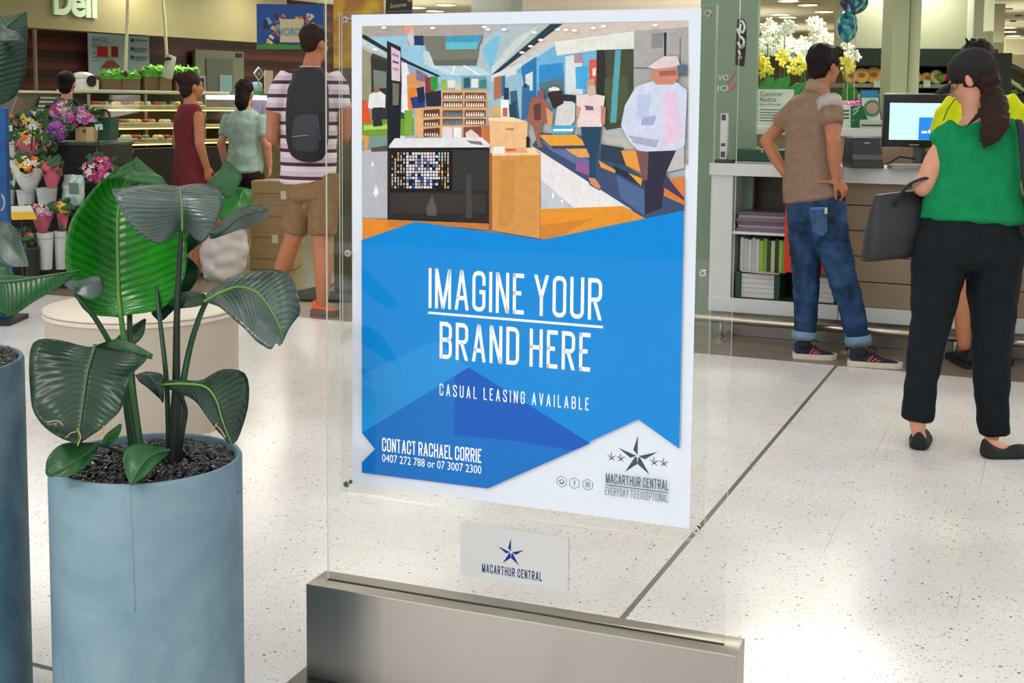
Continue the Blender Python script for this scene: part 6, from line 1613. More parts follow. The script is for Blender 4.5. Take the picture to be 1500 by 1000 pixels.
for k in range(3): mb.box((b_[0]-.07, YT+.1185, z1_-.04-.022*k), (b_[0]-.012, YT+.12, z1_-.03-.022*k))
mb.build('small_print', mat('print_black', (60, 66, 64), .6), ww)

# lettering and sticker on the sage panel
Yp = 7.498
def wall_letters(txt, px, py, w_px, h_px, M, name, label):
    mb = MB(); q = aY(px, py, Yp-.001); s_ = depth(q)/F
    put_font(mb, txt, q, (1, 0, 0), (0, 0, 1), w_px*s_*1.09, h_px*s_, thick=.004, nrm=(0, -1, 0))
    return tag(mb.build(name, M, None, origin=tuple(q), fix=False), label, 'lettering')
M_lw = mat('letter_white', (236, 244, 238), .5)
wall_letters('VO', 1051.5, 118, 14.5, 8.5, M_lw, 'wall_lettering', 'white letters VO on the sage green panel above the other pair')
wall_letters('IO', 1051.5, 133.5, 14.5, 8.5, M_lw, 'wall_lettering', 'white letters IO on the sage green panel under the upper pair')
rm_ = MB(); 
for (x_, y_) in ((1069, 116), (1073, 110), (1069, 130), (1074, 126)): q = aY(x_, y_, Yp); rm_.tube([q+np.array([-.012, -.002, -.02]), q+np.array([0, -.004, .0]), q+np.array([.012, -.002, .02])], [(.006, .003)]*3, 8)
tag(rm_.build('wall_motif', mat('motif_red', (216, 116, 106), .5), None, origin=tuple(aY(1071, 120, Yp))), 'red curling motif beside the white letters on the sage panel', 'motif')
sk_ = thing('wall_sticker', aY(1086, 62, Yp), 'narrow black sticker with white swirls high on the sage green panel', 'sticker')
P = [aY(x_, y_, Yp-.002) for x_, y_ in ((1077, 95), (1090, 97), (1093, 60), (1093, 34), (1088, 27), (1080, 28), (1078, 60))]
mb = MB(); mb.prism(P, (0, .0018, 0)); mb.build('backing', mat('sticker_black', (22, 30, 28), .5), sk_)
mb = MB()
for st in ([(1086,30),(1091,38),(1088,48),(1084,44),(1085,36)], [(1083,52),(1090,60),(1086,70),(1081,62)], [(1085,70),(1090,66)], [(1082,74),(1084,80)], [(1080,42),(1083,50)]):
    mb.tube([aY(x_, y_, Yp-.004) for x_, y_ in cr([np.array(p) for p in st], 9)], [(.008, .003)]*9, 6)
mb.build('swirls', mat('swirl_white', (226, 236, 228), .5), sk_, smooth=True)
mb = MB(); mb.ell(aY(1084, 84, Yp-.003), (.014, .003, .012)); mb.build('dot', mat('dot_orange', (206, 130, 70), .5), sk_, smooth=True)

# ------------------------------------------------------------------ orchids and lilies
bench = thing('flower_bench', aD(1180, 160, 8.6), 'plain white bench behind the counter carrying the potted orchids', 'bench')
zbn = 1.20
c = aD(1176, 160, 8.62)
mb = MB(); mb.obox((c[0], c[1], zbn-.02), RH, FH, ZU, .52, .26, .02, bevel=.004); mb.build('bench_top', M_wh, bench)
for sx in (-1, 1):
    for sy in (-1, 1):
        mb = MB(); q = c+RH*.49*sx+FH*.22*sy; mb.box((q[0]-.02, q[1]-.02, 0), (q[0]+.02, q[1]+.02, zbn-.04)); mb.build('leg', M_wh, bench)
M_petal = mat('orchid_white', (246, 250, 244), .5); M_lip = mat('orchid_lip', (226, 214, 120), .5)
M_lily = mat('lily_yellow', (232, 218, 74), .5); M_lgr = mat('orchid_leaf', (36, 128, 50), .4); M_pot = mat('pot_white', (222, 226, 220), .4)
M_ostem = mat('orchid_stem', (70, 120, 60), .5)
def bloom(mb, p, r, f, rr, mi=0, n=5, lip=1):
    f = unit(f); a = unit(np.cross(f, ZU+np.array([.01, 0, 0]))); b = np.cross(a, f); ph = rr.random()*6
    for k in range(n):
        t = ph+2*math.pi*k/n; d = a*math.cos(t)+b*math.sin(t); s_ = np.cross(f, d)
        mb.ell(p+d*r*.56+f*r*.08, (r*.52, r*.36, r*.10), (d, s_, f), 8, 6, mi)
    mb.ell(p+f*r*.2, (r*.18, r*.18, r*.2), (a, b, f), 8, 6, lip)
def orchid(px, D, blooms, label, r, pale=False, M=M_petal, grp='white orchids on the flower bench'):
    base = aD(px, 160, D); base[2] = zbn
    t = thing('orchid', base, label, 'orchid', grp); rr = random.Random(int(px))
    mb = MB(); mb.lathe(base, [(.04, 0), (.055, .02), (.065, .12), (.060, .125), (.055, .10), (.001, .10)], 20); mb.build('pot', M_pot, t, smooth='auto')
    for k in range(4):
        an = rr.random()*6.28; d = np.array([math.cos(an), math.sin(an), 0]); s0 = V(base)+ZU*.11
        mb = MB(); mb.tube([s0, s0+d*.07+ZU*.08, s0+d*.15+ZU*.09, s0+d*.21+ZU*.04], [(.012, .003), (.032, .004), (.030, .004), (.004, .002)], 10, lat=unit(np.cross(d, ZU))); mb.build('leaf', M_lgr, t, smooth=True)
    P = [aD(x, y, D+.03*((i % 3)-1)) for i, (x, y) in enumerate(blooms)]
    top = P[0]
    mb = MB(); mid = (V(base)+P[-1])/2+np.array([0, 0, .15])
    mb.tube(cr([V(base)+ZU*.1, V(base)*.5+P[-1]*.5, P[-1]]+P[::-1][1:], 20), .004, 6); mb.build('stem', M_ostem, t, smooth=True)
    mb = MB()
    for p in P: bloom(mb, p-FH*.02, r*(.85+.3*rr.random()), -FH+RH*rr.gauss(0, .4)+ZU*rr.gauss(0, .3), rr)
    mb.build('blossoms', [M, M_lip], t, smooth=True)
    return t
orchid(1128, 8.55, [(1117, 40), (1126, 32), (1132, 40), (1128, 46), (1120, 52), (1124, 60)], 'white orchid with the highest blooms at the left end of the bench', .034)
orchid(1148, 8.50, [(1152, 36), (1146, 42), (1140, 48), (1158, 40), (1150, 46)], 'white orchid with three wide blooms beside the leftmost one', .040)
orchid(1188, 8.50, [(1186, 32), (1194, 30), (1200, 36), (1188, 42), (1196, 46), (1204, 54), (1192, 58)], 'white orchid arching above the head of the person in taupe', .036)
orchid(1206, 8.62, [(1206, 48), (1212, 58), (1204, 66), (1214, 70)], 'white orchid half hidden behind black hair of the person in taupe', .034)
orchid(1160, 8.70, [(1158+((k*29) % 42)-20, 57+((k*17) % 30)) for k in range(16)], 'dense pale orchid filling the middle of the bench', .042)
orchid(1128, 8.72, [(1114+((k*23) % 36), 62+((k*13) % 26)) for k in range(14)], 'dense pale orchid low at the left of the bench', .040)
orchid(1186, 8.74, [(1176+((k*19) % 26), 60+((k*11) % 34)) for k in range(12)], 'dense pale orchid just left of the black hair', .040)
orchid(1238, 8.40, [(1236, 66), (1244, 72), (1250, 80), (1238, 82), (1246, 88), (1254, 84)], 'white orchid to the right of the glasses of the person in taupe', .036)
def lily(px, D, blooms, label):
    t = orchid(px, D, blooms, label, .036, M=M_lily, grp='yellow lilies on the flower bench'); t.name = 'lily'; t['category'] = 'lily'
lily(1116, 8.42, [(1112, 84), (1120, 90), (1112, 96), (1122, 98), (1128, 104), (1116, 108)], 'yellow lily bunch at the left end below the orchids')
lily(1144, 8.44, [(1146, 78), (1140, 84), (1150, 86), (1144, 92)], 'yellow lily bunch in the middle of the bench')
lily(1166, 8.40, [(1162, 92), (1170, 86), (1158, 102), (1168, 104), (1176, 98)], 'yellow lily bunch right of the middle of the bench')
lily(1244, 8.30, [(1240, 92), (1246, 98), (1238, 102), (1236, 88)], 'yellow lily bunch right of the black haired head')
# broad leaves in front of the bench pots
for k, (x_, y_, dx, dy) in enumerate(((1112, 142, 22, -28), (1124, 146, 24, -30), (1140, 146, 16, -34), (1150, 148, 28, -24), (1166, 150, 24, -30), (1176, 150, 18, -16), (1108, 150, 10, -24), (1236, 150, 10, -28), (1246, 154, 8, -24))):
    if k == 0:
        fp = thing('peace_lily', V((aD(1140, 150, 8.3)[0], aD(1140, 150, 8.3)[1], zbn)), 'clump of broad green leaves in front of the orchid pots', 'plant')
    D_ = 8.34
    mb = MB(); a_ = aD(x_, y_, D_); b_ = aD(x_+dx, y_+dy, D_-.05)
    mb.tube([a_, a_*.6+b_*.4+ZU*.02, a_*.25+b_*.75+ZU*.015, b_], [(.010, .003), (.034, .005), (.030, .004), (.003, .002)], 10, lat=unit(np.cross(b_-a_, FH))); mb.build('leaf', M_lgr, fp, smooth=True)
mb = MB(); q = aD(1140, 158, 8.36); mb.lathe((q[0], q[1], zbn), [(.08, 0), (.11, .10), (.105, .13), (.001, .11)], 24); mb.build('pot', M_pot, fp, smooth='auto')

# foil balloons
def balloon_mat(name, a, b_, c_):
    M = mat(name, a, .22, metal=.35)
    N, L, b = nodes_of(M); tc = N.new('ShaderNodeTexCoord'); n = N.new('ShaderNodeTexNoise'); n.inputs['Scale'].default_value = 14; n.inputs['Distortion'].default_value = 1.2
    r = N.new('ShaderNodeValToRGB'); e = r.color_ramp.elements; e[0].position = .38; e[0].color = C(*b_); e[1].position = .62; e[1].color = C(*c_); x = e.new(.5); x.color = C(*a)
    L.new(tc.outputs['Object'], n.inputs[0]); L.new(n.outputs['Fac'], r.inputs[0]); L.new(r.outputs[0], b.inputs['Base Color']); return M
for (cx_, cy_, rx, ry, lab, M, sx_) in ((1241, 38, 15, 24, 'teal and blue foil balloon hanging under the patterned one', balloon_mat('foil_teal', (40, 140, 150), (28, 60, 130), (110, 190, 170)), 0), (1251, 2, 21, 19, 'patterned purple and teal foil balloon at the top of the view', balloon_mat('foil_mix', (40, 90, 110), (60, 36, 90), (90, 190, 180)), 1)):
    D_ = 8.0-.15*sx_; t = thing('foil_balloon', aD(cx_, cy_+ry, D_), lab, 'balloon', 'foil balloons'); s_ = D_/F
    mb = MB(); mb.ell(aD(cx_, cy_, D_), (rx*s_, .07, ry*s_), (RH, FH, ZU), 26, 16); mb.ell(aD(cx_, cy_+ry*.9, D_), (.012, .01, .02), (RH, FH, ZU), 8, 6); mb.blob('envelope', M, t, .008, 2)
    mb = MB(); mb.tube([aD(cx_, cy_+ry, D_), aD(cx_+2, cy_+ry+25, D_+.02), aD(cx_+1, 110, D_+.03), V((aD(cx_, 150, D_)[0], aD(cx_, 150, D_)[1], zbn))], .0022, 6); mb.build('ribbon', mat('ribbon_pink', (206, 150, 150), .5), t, smooth=True)

# ------------------------------------------------------------------ produce display far behind
Dp = 14.0
pr = thing('produce_cabinet', aD(1360, 150, Dp), 'long dark produce cabinet with cut fruit shelves behind the counter', 'cabinet')
M_pd = mat('cabinet_green', (28, 52, 46), .5); M_pg = mat('shelf_grey', (138, 142, 136), .4, metal=.3)
mb = MB(); cbox(mb, 1236, 71, 1462, 97, Dp-.2, .9, bevel=.01); mb.build('canopy', M_pd, pr)
mb = MB(); cbox(mb, 1236, 97, 1478, 300, Dp+.6, .1, zlo=0); mb.build('back_panel', mat('cab_back', (62, 56, 44), .7), pr)
mb = MB(); cbox(mb, 1236, 123, 1478, 129, Dp-.15, .7, bevel=.005); mb.build('shelf', M_pg, pr)
mb = MB(); cbox(mb, 1236, 150, 1478, 156, Dp-.35, .9, bevel=.005); mb.build('shelf', M_pg, pr)
mb = MB(); cbox(mb, 1236, 160, 1478, 300, Dp-.3, .9, zlo=0); mb.build('base', M_pd, pr)
mb = MB(); cbox(mb, 1455, 78, 1478, 300, Dp-.2, .9, zlo=0); mb.build('end_panel', mat('cab_end', (34, 44, 42), .5), pr)
zsh = aD(1350, 123, Dp)[2]; zsh2 = aD(1350, 150, Dp)[2]
M_or1 = mat('melon_orange', (236, 168, 44), .5, var=.12, scale=30); M_or2 = mat('melon_flesh', (246, 206, 120), .5); M_seed = mat('melon_seed', (214, 120, 40), .6)
M_gr1 = mat('melon_green', (150, 190, 60), .5, var=.2, scale=30); M_gr2 = mat('melon_pale', (226, 226, 170), .5)
def melon(x, y, r, kind, label):
    p = aD(x, y, Dp+.02); s_ = Dp/F; rr_ = r*s_
    p[2] = zsh+rr_*.92+.004
    t = thing('cut_melon' if kind < 2 else 'green_vegetable', (p[0], p[1], zsh+.004), label, 'melon' if kind < 2 else 'vegetable', 'cut melons on the produce shelf' if kind < 2 else 'green vegetables on the produce shelf')
    if kind < 2:
        M1, M2 = ((M_or1, M_or2), (M_gr1, M_gr2))[kind]
        f = unit(-FH+ZU*.25+RH*.2*math.sin(x)); a = unit(np.cross(f, ZU)); b = np.cross(a, f)
        mb = MB(); mb.lathe(p, [(rr_*.001, rr_*.9)]+[(rr_*math.cos(q), rr_*.9*math.sin(q)) for q in (1.2, .8, .4, 0)]+[(rr_*.9, -.004)], 22, axis=-f); mb.build('rind', M1, t, smooth=True)
        mb = MB(); mb.lathe(p+f*.005, [(.001, .004), (rr_*.9, .004), (rr_*.9, 0)], 22, axis=f); mb.build('flesh', M2, t, smooth='auto')
        mb = MB(); mb.ell(p+f*.010, (rr_*.42, rr_*.30, .008), (a, b, f), 14, 8); mb.build('seeds', M_seed, t, smooth=True)
    else:
        rg = random.Random(int(x)); mb = MB()
        for k in range(9):
            d = np.array([rg.gauss(0, 1), rg.gauss(0, 1), rg.gauss(0, 1)]); d = unit(d); mb.ell(p+d*rr_*.4, (rr_*.62, rr_*.5, rr_*.4), (unit(np.cross(d, [0, 0, 1.01])), unit(np.cross(np.cross(d, [0, 0, 1.01]), d)), d), 10, 8)
        mb.build('head', mat('cabbage_green', (122, 184, 66), .5, var=.25, scale=20), t, smooth=True)
labs = ['leftmost orange melon piece on the produce shelf', 'orange melon half beside the leftmost piece', 'orange melon half left of the pale pillar', 'orange melon half nearest the pillar on its left', 'small orange melon half just right of the pillar', 'pale cut melon half right of the pillar', 'round orange cut melon in the middle of the shelf', 'pale green melon half below the green heads', 'green cabbage head above the pale melon half', 'green cabbage head beside the black hair']
for k, (x, y, r, kd) in enumerate(((1246, 110, 11, 0), (1262, 112, 12, 0), (1280, 110, 13, 0), (1298, 112, 11, 0), (1330, 108, 8, 0), (1341, 112, 10, 1), (1358, 106, 9, 0), (1372, 114, 11, 1), (1378, 104, 10, 2), (1394, 106, 12, 2))):
    melon(x, y, r, kd, labs[k])
for k, (x, kd) in enumerate(((1412, 2), (1428, 0), (1444, 2))): melon(x, 108, 11, kd, ['green cabbage head hidden partly by the yellow shirt head', 'orange melon half right of the black haired head', 'green cabbage head at the dark right end of the cabinet'][k])
rg = random.Random(9)
for k in range(22):
    x = 1240+k*11; p = aD(x, 145, Dp-.2); p[2] = zsh2+.05
    mb = MB(); rr_ = .045+.012*rg.random(); mb.ell(p, (rr_, rr_, rr_*.9), None, 12, 8)
    ci = rg.randrange(4); o = mb.build('fruit', mat('fruit%d' % ci, [(214, 196, 176), (196, 92, 60), (150, 170, 80), (226, 206, 190)][ci], .5), None, smooth=True, origin=tuple(p-ZU*rr_))
    tag(o, ['pale', 'red', 'green', 'cream'][ci]+' round fruit in the lower row of the produce cabinet', 'fruit', 'round fruit on the lower produce shelf, '+['pale', 'red', 'green', 'cream'][ci])
for x in (1285, 1358):
    mb = MB(); c_ = cbox(mb, x-5, 118, x+5, 128, Dp-.17, .01); tag(mb.build('price_ticket', mat('ticket_pale', (196, 214, 206), .5), None, origin=tuple(c_)), 'pale price ticket on the fruit shelf '+('left' if x < 1300 else 'right')+' of the pillar', 'ticket')
# pillars and wall panels over the cabinet
def pillar(x0, x1, D, name, col, thick=.3, y0=-40, zlo=0, zhi=2.9):
    mb = MB(); cbox(mb, x0, y0, x1, 300, D, thick, zlo=zlo, zhi=zhi, bevel=.01); return struct(mb.build(name, mat(name+'_paint', col, .45), None))
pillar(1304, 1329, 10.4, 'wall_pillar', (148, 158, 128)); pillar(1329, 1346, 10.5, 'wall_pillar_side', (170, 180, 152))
mb = MB(); cbox(mb, 1236, -40, 1420, 71, Dp, .4, zhi=2.9); struct(mb.build('wall_bulkhead', mat('bulkhead_sage', (186, 192, 164), .6)))
pillar(1422, 1437, 13.2, 'trim_post_white', (206, 216, 196), .2); pillar(1443, 1452, 15.5, 'trim_post_far', (204, 214, 196), .2)
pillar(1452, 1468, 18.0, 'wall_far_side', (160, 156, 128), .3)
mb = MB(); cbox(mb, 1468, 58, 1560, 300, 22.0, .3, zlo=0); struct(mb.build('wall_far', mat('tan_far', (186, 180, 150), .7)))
mb = MB(); cbox(mb, 1190, 47, 1232, 70, 20.0, .3); 
lt_ = mb.build('light_trough', mat('trough_tan', (196, 184, 146), .6)); tag(lt_, 'pale ribbed ceiling light trough behind the orchids', 'light')
mb = MB()
for x in (1196, 1226): q = aD(x, 47, 20.1); mb.tube([q, V((q[0], q[1], 2.9))], .01, 6)
mb.build('hanger', M_stst, lt_)
for k in range(4):
    mb = MB(); cbox(mb, 1196, 49+k*4.5, 1232, 51.5+k*4.5, 19.97, .02); mb.build('tube_light', mat('lamp_glow', (250, 240, 206), .4, emit=1.0), lt_)
g = thing('salad_cabinet', aD(1500, 160, 15.0), 'slanting dark chilled cabinet of greens at the right frame edge', 'cabinet')
mb = MB(); P = [aD(x, y, 15.0) for x, y in ((1466, 90), (1474, 88), (1560, 132), (1560, 142))]; mb.prism(P, FH*.6); mb.build('hood', mat('hood_dark', (44, 58, 54), .4), g)
mb = MB(); cbox(mb, 1466, 140, 1560, 300, 15.0, .8, zlo=0); mb.build('base', M_pd, g)
mb = MB(); rg = random.Random(2)
for k in range(50): p = aD(1470+rg.random()*70, 128+rg.random()*10, 15.1+rg.random()*.3); mb.ell(p, (.05, .05, .03), None, 7, 5)
o = mb.build('foliage', mat('salad_green', (120, 160, 80), .6, var=.3, scale=30), g, smooth=True); o['kind'] = 'stuff'
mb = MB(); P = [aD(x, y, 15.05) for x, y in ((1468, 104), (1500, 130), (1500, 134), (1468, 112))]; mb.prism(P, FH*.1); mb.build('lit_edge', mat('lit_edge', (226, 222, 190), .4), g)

# ceiling lights that show
def downlight(px, py, z, r, label, rect=False):
    p = aZ(px, py, z)
    t = thing('downlight', (p[0], p[1], z), label, 'ceiling light', 'ceiling downlights')
    mb = MB(); mb.lathe((p[0], p[1], z-.012), [(r*.82, .004), (r*.9, 0), (r*1.1, .002), (r*1.12, .012)], 24); mb.build('trim_ring', mat('ring_white', (236, 232, 214), .5), t, smooth='auto')
    mb = MB(); mb.lathe((p[0], p[1], z-.008), [(.001, 0), (r*.82, 0)], 24); mb.build('lens', mat('lens_glow', (255, 246, 214), .4, emit=3.0), t)
for k, (x, y, lb_) in enumerate(((1143, 21, 'downlight left of the white orchids on the cream ceiling'), (1154, 25, 'downlight close right of the leftmost pair on the cream ceiling'), (1183, 7, 'downlight at the top edge above the orchids'), (1207, 17, 'downlight nearest the foil balloons'), (1155, 1, 'downlight highest on the cream ceiling over the orchids'),
                             (610, 11, 'downlight left of three above the poster top edge'), (637, 16, 'downlight in the middle of three above the poster'), (653, 7, 'downlight right of three above the poster'), (1478, 46, 'downlight lower at the far right ceiling'), (1484, 52, 'downlight by the far right wall top'), (1476, 40, 'downlight upper at the far right ceiling'))):
    downlight(x, y, 2.895, .17, lb_)
for k, (x, y) in enumerate(((1452, 6), (1478, 12), (1492, 22), (1484, 30), (1460, 18))):
    p = aZ(x, y, 2.9); mb = MB(); mb.lathe((p[0], p[1], 2.875), [(.001, 0), (.05, .002), (.06, .025)], 14)
    tag(mb.build('sprinkler', mat('sprinkler_brown', (120, 104, 80), .5), None, origin=(p[0], p[1], 2.875), smooth='auto'), ['sprinkler head', 'round speaker', 'smoke detector', 'second sprinkler head', 'second round speaker'][k]+' dotting the right hand ceiling', 'ceiling fitting')

# ------------------------------------------------------------------ deli at the back left
W1 = aD(37, 100, 13.0); W2 = aD(375, 100, 15.8)
WD = unit(np.array([W2[0]-W1[0], W2[1]-W1[1], 0])); WN = np.array([WD[1], -WD[0], 0])     # along the deli wall, towards the viewer
if WN @ FH > 0: WN = -WN
def onwall(px, py, off):
    """point on the deli wall plane, off metres in front of it"""
    d = ray(px, py); p0 = V((W1[0], W1[1], 0))+WN*off
    k = ((p0-O) @ WN)/(d @ WN); return O+d*k
def wbox(mb, x0, y0, x1, y1, off, thick, mi=0, bevel=0.0, zlo=None, zhi=None):
    a = onwall(x0, (y0+y1)/2, off); b = onwall(x1, (y0+y1)/2, off)
    z1 = onwall((x0+x1)/2, y0, off)[2] if zhi is None else zhi; z0 = onwall((x0+x1)/2, y1, off)[2] if zlo is None else zlo
    c = (a+b)/2-WN*thick/2; c[2] = (z0+z1)/2
    mb.obox(c, WD, -WN, ZU, abs((b-a) @ WD)/2, thick/2, (z1-z0)/2, mi, bevel); return c
zbk_ = 2.14
mb = MB(); wbox(mb, -90, -40, 420, 60, 0, .25, zlo=zbk_, zhi=2.9); struct(mb.build('wall_deli_bulkhead', mat('bulkhead_olive', (134, 127, 88), .6)))
mb = MB(); 
def red_wall():
    M = mat('maroon_slats', (88, 40, 36), .45)
    N, L, b = nodes_of(M); tc = N.new('ShaderNodeTexCoord'); sp = N.new('ShaderNodeSeparateXYZ'); L.new(tc.outputs['Object'], sp.inputs[0])
    a = N.new('ShaderNodeMath'); a.operation = 'MULTIPLY'; a.inputs[1].default_value = 1/.24; L.new(sp.outputs[2], a.inputs[0])
    f = N.new('ShaderNodeMath'); f.operation = 'FRACT'; L.new(a.outputs[0], f.inputs[0])
    r = N.new('ShaderNodeValToRGB'); r.color_ramp.interpolation = 'CONSTANT'; e = r.color_ramp.elements
    e[0].position = 0; e[0].color = C(58, 26, 26); e[1].position = .30; e[1].color = C(110, 52, 46); x = e.new(.62); x.color = C(82, 36, 34); y = e.new(.9); y.color = C(50, 22, 22)
    L.new(f.outputs[0], r.inputs[0]); L.new(r.outputs[0], b.inputs['Base Color']); return M
mb = MB(); wbox(mb, -200, 30, 700, 300, -1.5, .1, zlo=0, zhi=2.9); struct(mb.build('wall_deli_back', red_wall()))
mb = MB(); wbox(mb, 51.5, 30, 54.5, 132, -1.35, .04); struct(mb.build('trim_pole', mat('pole_cream', (176, 160, 136), .4)))
# Deli letters
lt = thing('deli_lettering', onwall(110, 25, .03), 'large raised mint white letters spelling Deli on the olive bulkhead', 'lettering')
sc_ = depth(onwall(110, 15, 0))/F
M_del = mat('deli_mint', (206, 228, 200), .45)
xs = [('D', 80, 24.5, 1.28), ('e', 104.5, 24.5, .97), ('l', 126.5, 23, .28), ('i', 135.5, 24, .30)]
for ch, px, wpx, _ in xs:
    cu = bpy.data.curves.new('t', 'FONT'); cu.body = ch; cu.offset = .028; cu.resolution_u = 4
    o = bpy.data.objects.new('t', cu); COL.objects.link(o); me = bpy.data.meshes.new_from_object(o.evaluated_get(bpy.context.evaluated_depsgraph_get()))
    vs = [tuple(v.co) for v in me.vertices]; fs = [tuple(p.vertices) for p in me.polygons]; bpy.data.objects.remove(o); bpy.data.meshes.remove(me)
    x_0 = min(v[0] for v in vs); x_1 = max(v[0] for v in vs)
    by = 19.5+(px-80)*.095
    wb_ = {'D': 24, 'e': 20, 'l': 6.5, 'i': 7}[ch]*sc_*1.30
    capk = 44*sc_/.72*1.0
    org = onwall(px, by, .03); mb = MB()
    P = [org+WD*((v[0]-x_0)/(x_1-x_0)*wb_)+ZU*(v[1]*capk) for v in vs]
    mb.add(P, fs); mb.add([p-WN*.028 for p in P], fs)
    from collections import Counter
    cnt = Counter()
    for f in fs:
        for i in range(len(f)): a, b = f[i], f[(i+1) % len(f)]; cnt[(min(a, b), max(a, b))] += 1
    n = len(P); mb.add(P+[p-WN*.028 for p in P], [(a, b, b+n, a+n) for (a, b), k in cnt.items() if k == 1])
    mb.build('letter', M_del, lt, fix=False)
# menu board
bd_ = thing('price_board', onwall(175, 128, -1.35), 'pale blue poster with red shopping baskets on the maroon deli wall', 'poster')
mb = MB(); wbox(mb, 131, 48, 219, 129, -1.36, .03, bevel=.004); mb.build('sheet', mat('board_blue', (196, 222, 230), .5), bd_)
mb = MB(); s2 = depth(onwall(150, 60, -1.35))/F
put_font(mb, 'BAGS', onwall(135, 61, -1.34), WD, ZU, 22*s2*1.3, 7.5*s2); put_font(mb, 'BAG', onwall(135, 70, -1.34), WD, ZU, 12*s2*1.3, 7*s2); mb.build('heading', mat('heading_sky', (60, 140, 184), .5), bd_, fix=False)
for k in range(3):
    mb = MB(); p = onwall(194, 59+k*12.4, -1.345); mb.lathe(p, [(.001, .0), (.026, 0), (.026, .004)], 14, axis=-WN); mb.build('bullet', mat('bullet_blue', (40, 90, 150), .5), bd_)
mb = MB()
for k in range(3):
    wbox(mb, 198, 58+k*12.4, 216, 60.5+k*12.4, -1.345, .004)
    if k: wbox(mb, 198, 62+k*12.4, 214, 64+k*12.4, -1.345, .004)
for y_ in (77, 83, 88): wbox(mb, 135, y_, 145, y_+1.5, -1.345, .004)
mb.build('small_print', mat('print_grey', (120, 150, 170), .5), bd_)
for (x0, x1, c) in ((144, 158, (200, 36, 44)), (158, 163, (206, 196, 150)), (163, 173, (150, 40, 44))):
    mb = MB(); wbox(mb, x0, 68, x1, 83, -1.33, .02); mb.build('basket_picture', mat('pic_%d' % c[0], c, .5), bd_)
mb = MB(); mb.prism([onwall(x, y, -1.335) for x, y in ((148, 100), (177, 98), (166, 88), (158, 88))], -WN*.01); mb.build('food_picture', mat('pic_rust', (176, 92, 44), .5), bd_)
mb = MB(); mb.prism([onwall(x, y, -1.335) for x, y in ((131, 129), (149, 129), (140, 112), (132, 108))], -WN*.01); mb.build('wave_picture', mat('pic_wave', (120, 184, 220), .5), bd_)
# oven door
ov = thing('cool_room_door', onwall(320, 140, -1.3), 'grey green cool room door in the maroon wall left of the word poster', 'door')
mb = MB(); wbox(mb, 287, 74, 358, 200, -1.38, .06, bevel=.01); mb.build('frame', mat('door_frame_grey', (140, 146, 126), .4), ov)
mb = MB(); wbox(mb, 303, 86, 342, 200, -1.36, .03, bevel=.01); mb.build('door_leaf', mat('door_leaf_grey', (112, 120, 108), .35), ov)
mb = MB(); wbox(mb, 347, 78, 355, 84, -1.36, .03, bevel=.004); mb.build('switch', mat('switch_dark', (40, 40, 40), .5), ov)
mb = MB(); wbox(mb, 322, 110, 340, 138, -1.345, .02); mb.build('notice', mat('notice_blue', (150, 190, 206), .5), ov)
# grey shelf ledge and display case
dc = thing('deli_display_case', onwall(250, 260, 1.2), 'long glass fronted deli display case with warm lit shelves', 'display case')
M_warm = mat('case_warm', (214, 196, 150), .4); M_blackc = mat('case_black', (34, 32, 34), .45); M_stl = mat('case_steel', (176, 176, 160), .35, metal=.5)
DCX0, DCX1 = 128, 372
mb = MB(); wbox(mb, DCX0+32, 216, DCX1, 300, 1.25, .9, zlo=0.02); mb.build('base', M_blackc, dc)
mb = MB(); wbox(mb, DCX0, 133, DCX1, 138, .85, .5, bevel=.01); mb.build('top_shelf', mat('case_top', (196, 196, 176), .4), dc)
mb = MB(); wbox(mb, DCX0, 138, DCX1, 216, .35, .05); mb.build('back_panel', mat('case_back', (132, 124, 98), .6), dc)
for k, (y, o_) in enumerate(((157, .9), (183, 1.05), (206, 1.18))):
    mb = MB(); wbox(mb, DCX0+4, y, DCX1, y+3.5, o_, .6, bevel=.004); mb.build('shelf', M_warm, dc)
    mb = MB(); wbox(mb, DCX0+4, y+4, DCX1, y+5.5, o_-.02, .03); mb.build('strip_light', mat('strip_warm', (255, 214, 140), .4, emit=2.2), dc)
for x in (131, 214, 300, 385):
    mb = MB(); wbox(mb, x, 138, x+2, 218, .85, .03); mb.build('upright', M_stl, dc)
mb = MB(); q = [onwall(DCX0, 214, 1.24), onwall(DCX1, 214, 1.24), onwall(DCX1, 139, .9), onwall(DCX0, 139, .9)]
mb.prism(q, -WN*.008); mb.build('front_glass', clear_mat('case_glass', (.95, .97, .94), .2), dc)
mb = MB(); wbox(mb, 178, 218, 196, 224, 1.255, .006); mb.build('maker_plate', mat('plate_grey', (120, 120, 120), .4), dc)
rg = random.Random(12)
tc_ = [(170, 60, 50), (222, 214, 196), (206, 150, 70), (150, 40, 40), (226, 206, 120), (120, 140, 70)]
k = 0
for row, (y, o_) in enumerate(((157, .82), (183, .95), (206, 1.08))):
    for x in range(136, 300, 15):
        c = onwall(x+rg.random()*3, y-1, o_); ci = (k*5+row) % 6; z0 = onwall(x, y, o_)[2]
        t = thing('food_tray', (c[0], c[1], z0), ['red', 'white', 'brown', 'dark red', 'yellow', 'green'][ci]+' food in a tray, '+['top', 'middle', 'bottom'][row]+' shelf of the deli case', 'food tray', ['red', 'white', 'brown', 'dark red', 'yellow', 'green'][ci]+' food trays, '+['top', 'middle', 'bottom'][row]+' deli shelf')
        mb = MB(); mb.obox((c[0], c[1], z0+.015), WD, -WN, ZU, .055, .10, .012, bevel=.005); mb.build('tray', mat('tray_white', (206, 206, 198), .4), t)
        mb = MB()
        for q in range(5): mb.ell(V((c[0], c[1], z0+.04))+WD*rg.gauss(0, .022)-WN*rg.gauss(0, .04), (.032, .032, .024), None, 9, 6)
        mb.build('food', mat('food_%d' % ci, tc_[ci], .5, var=.25, scale=40), t, smooth=True); k += 1
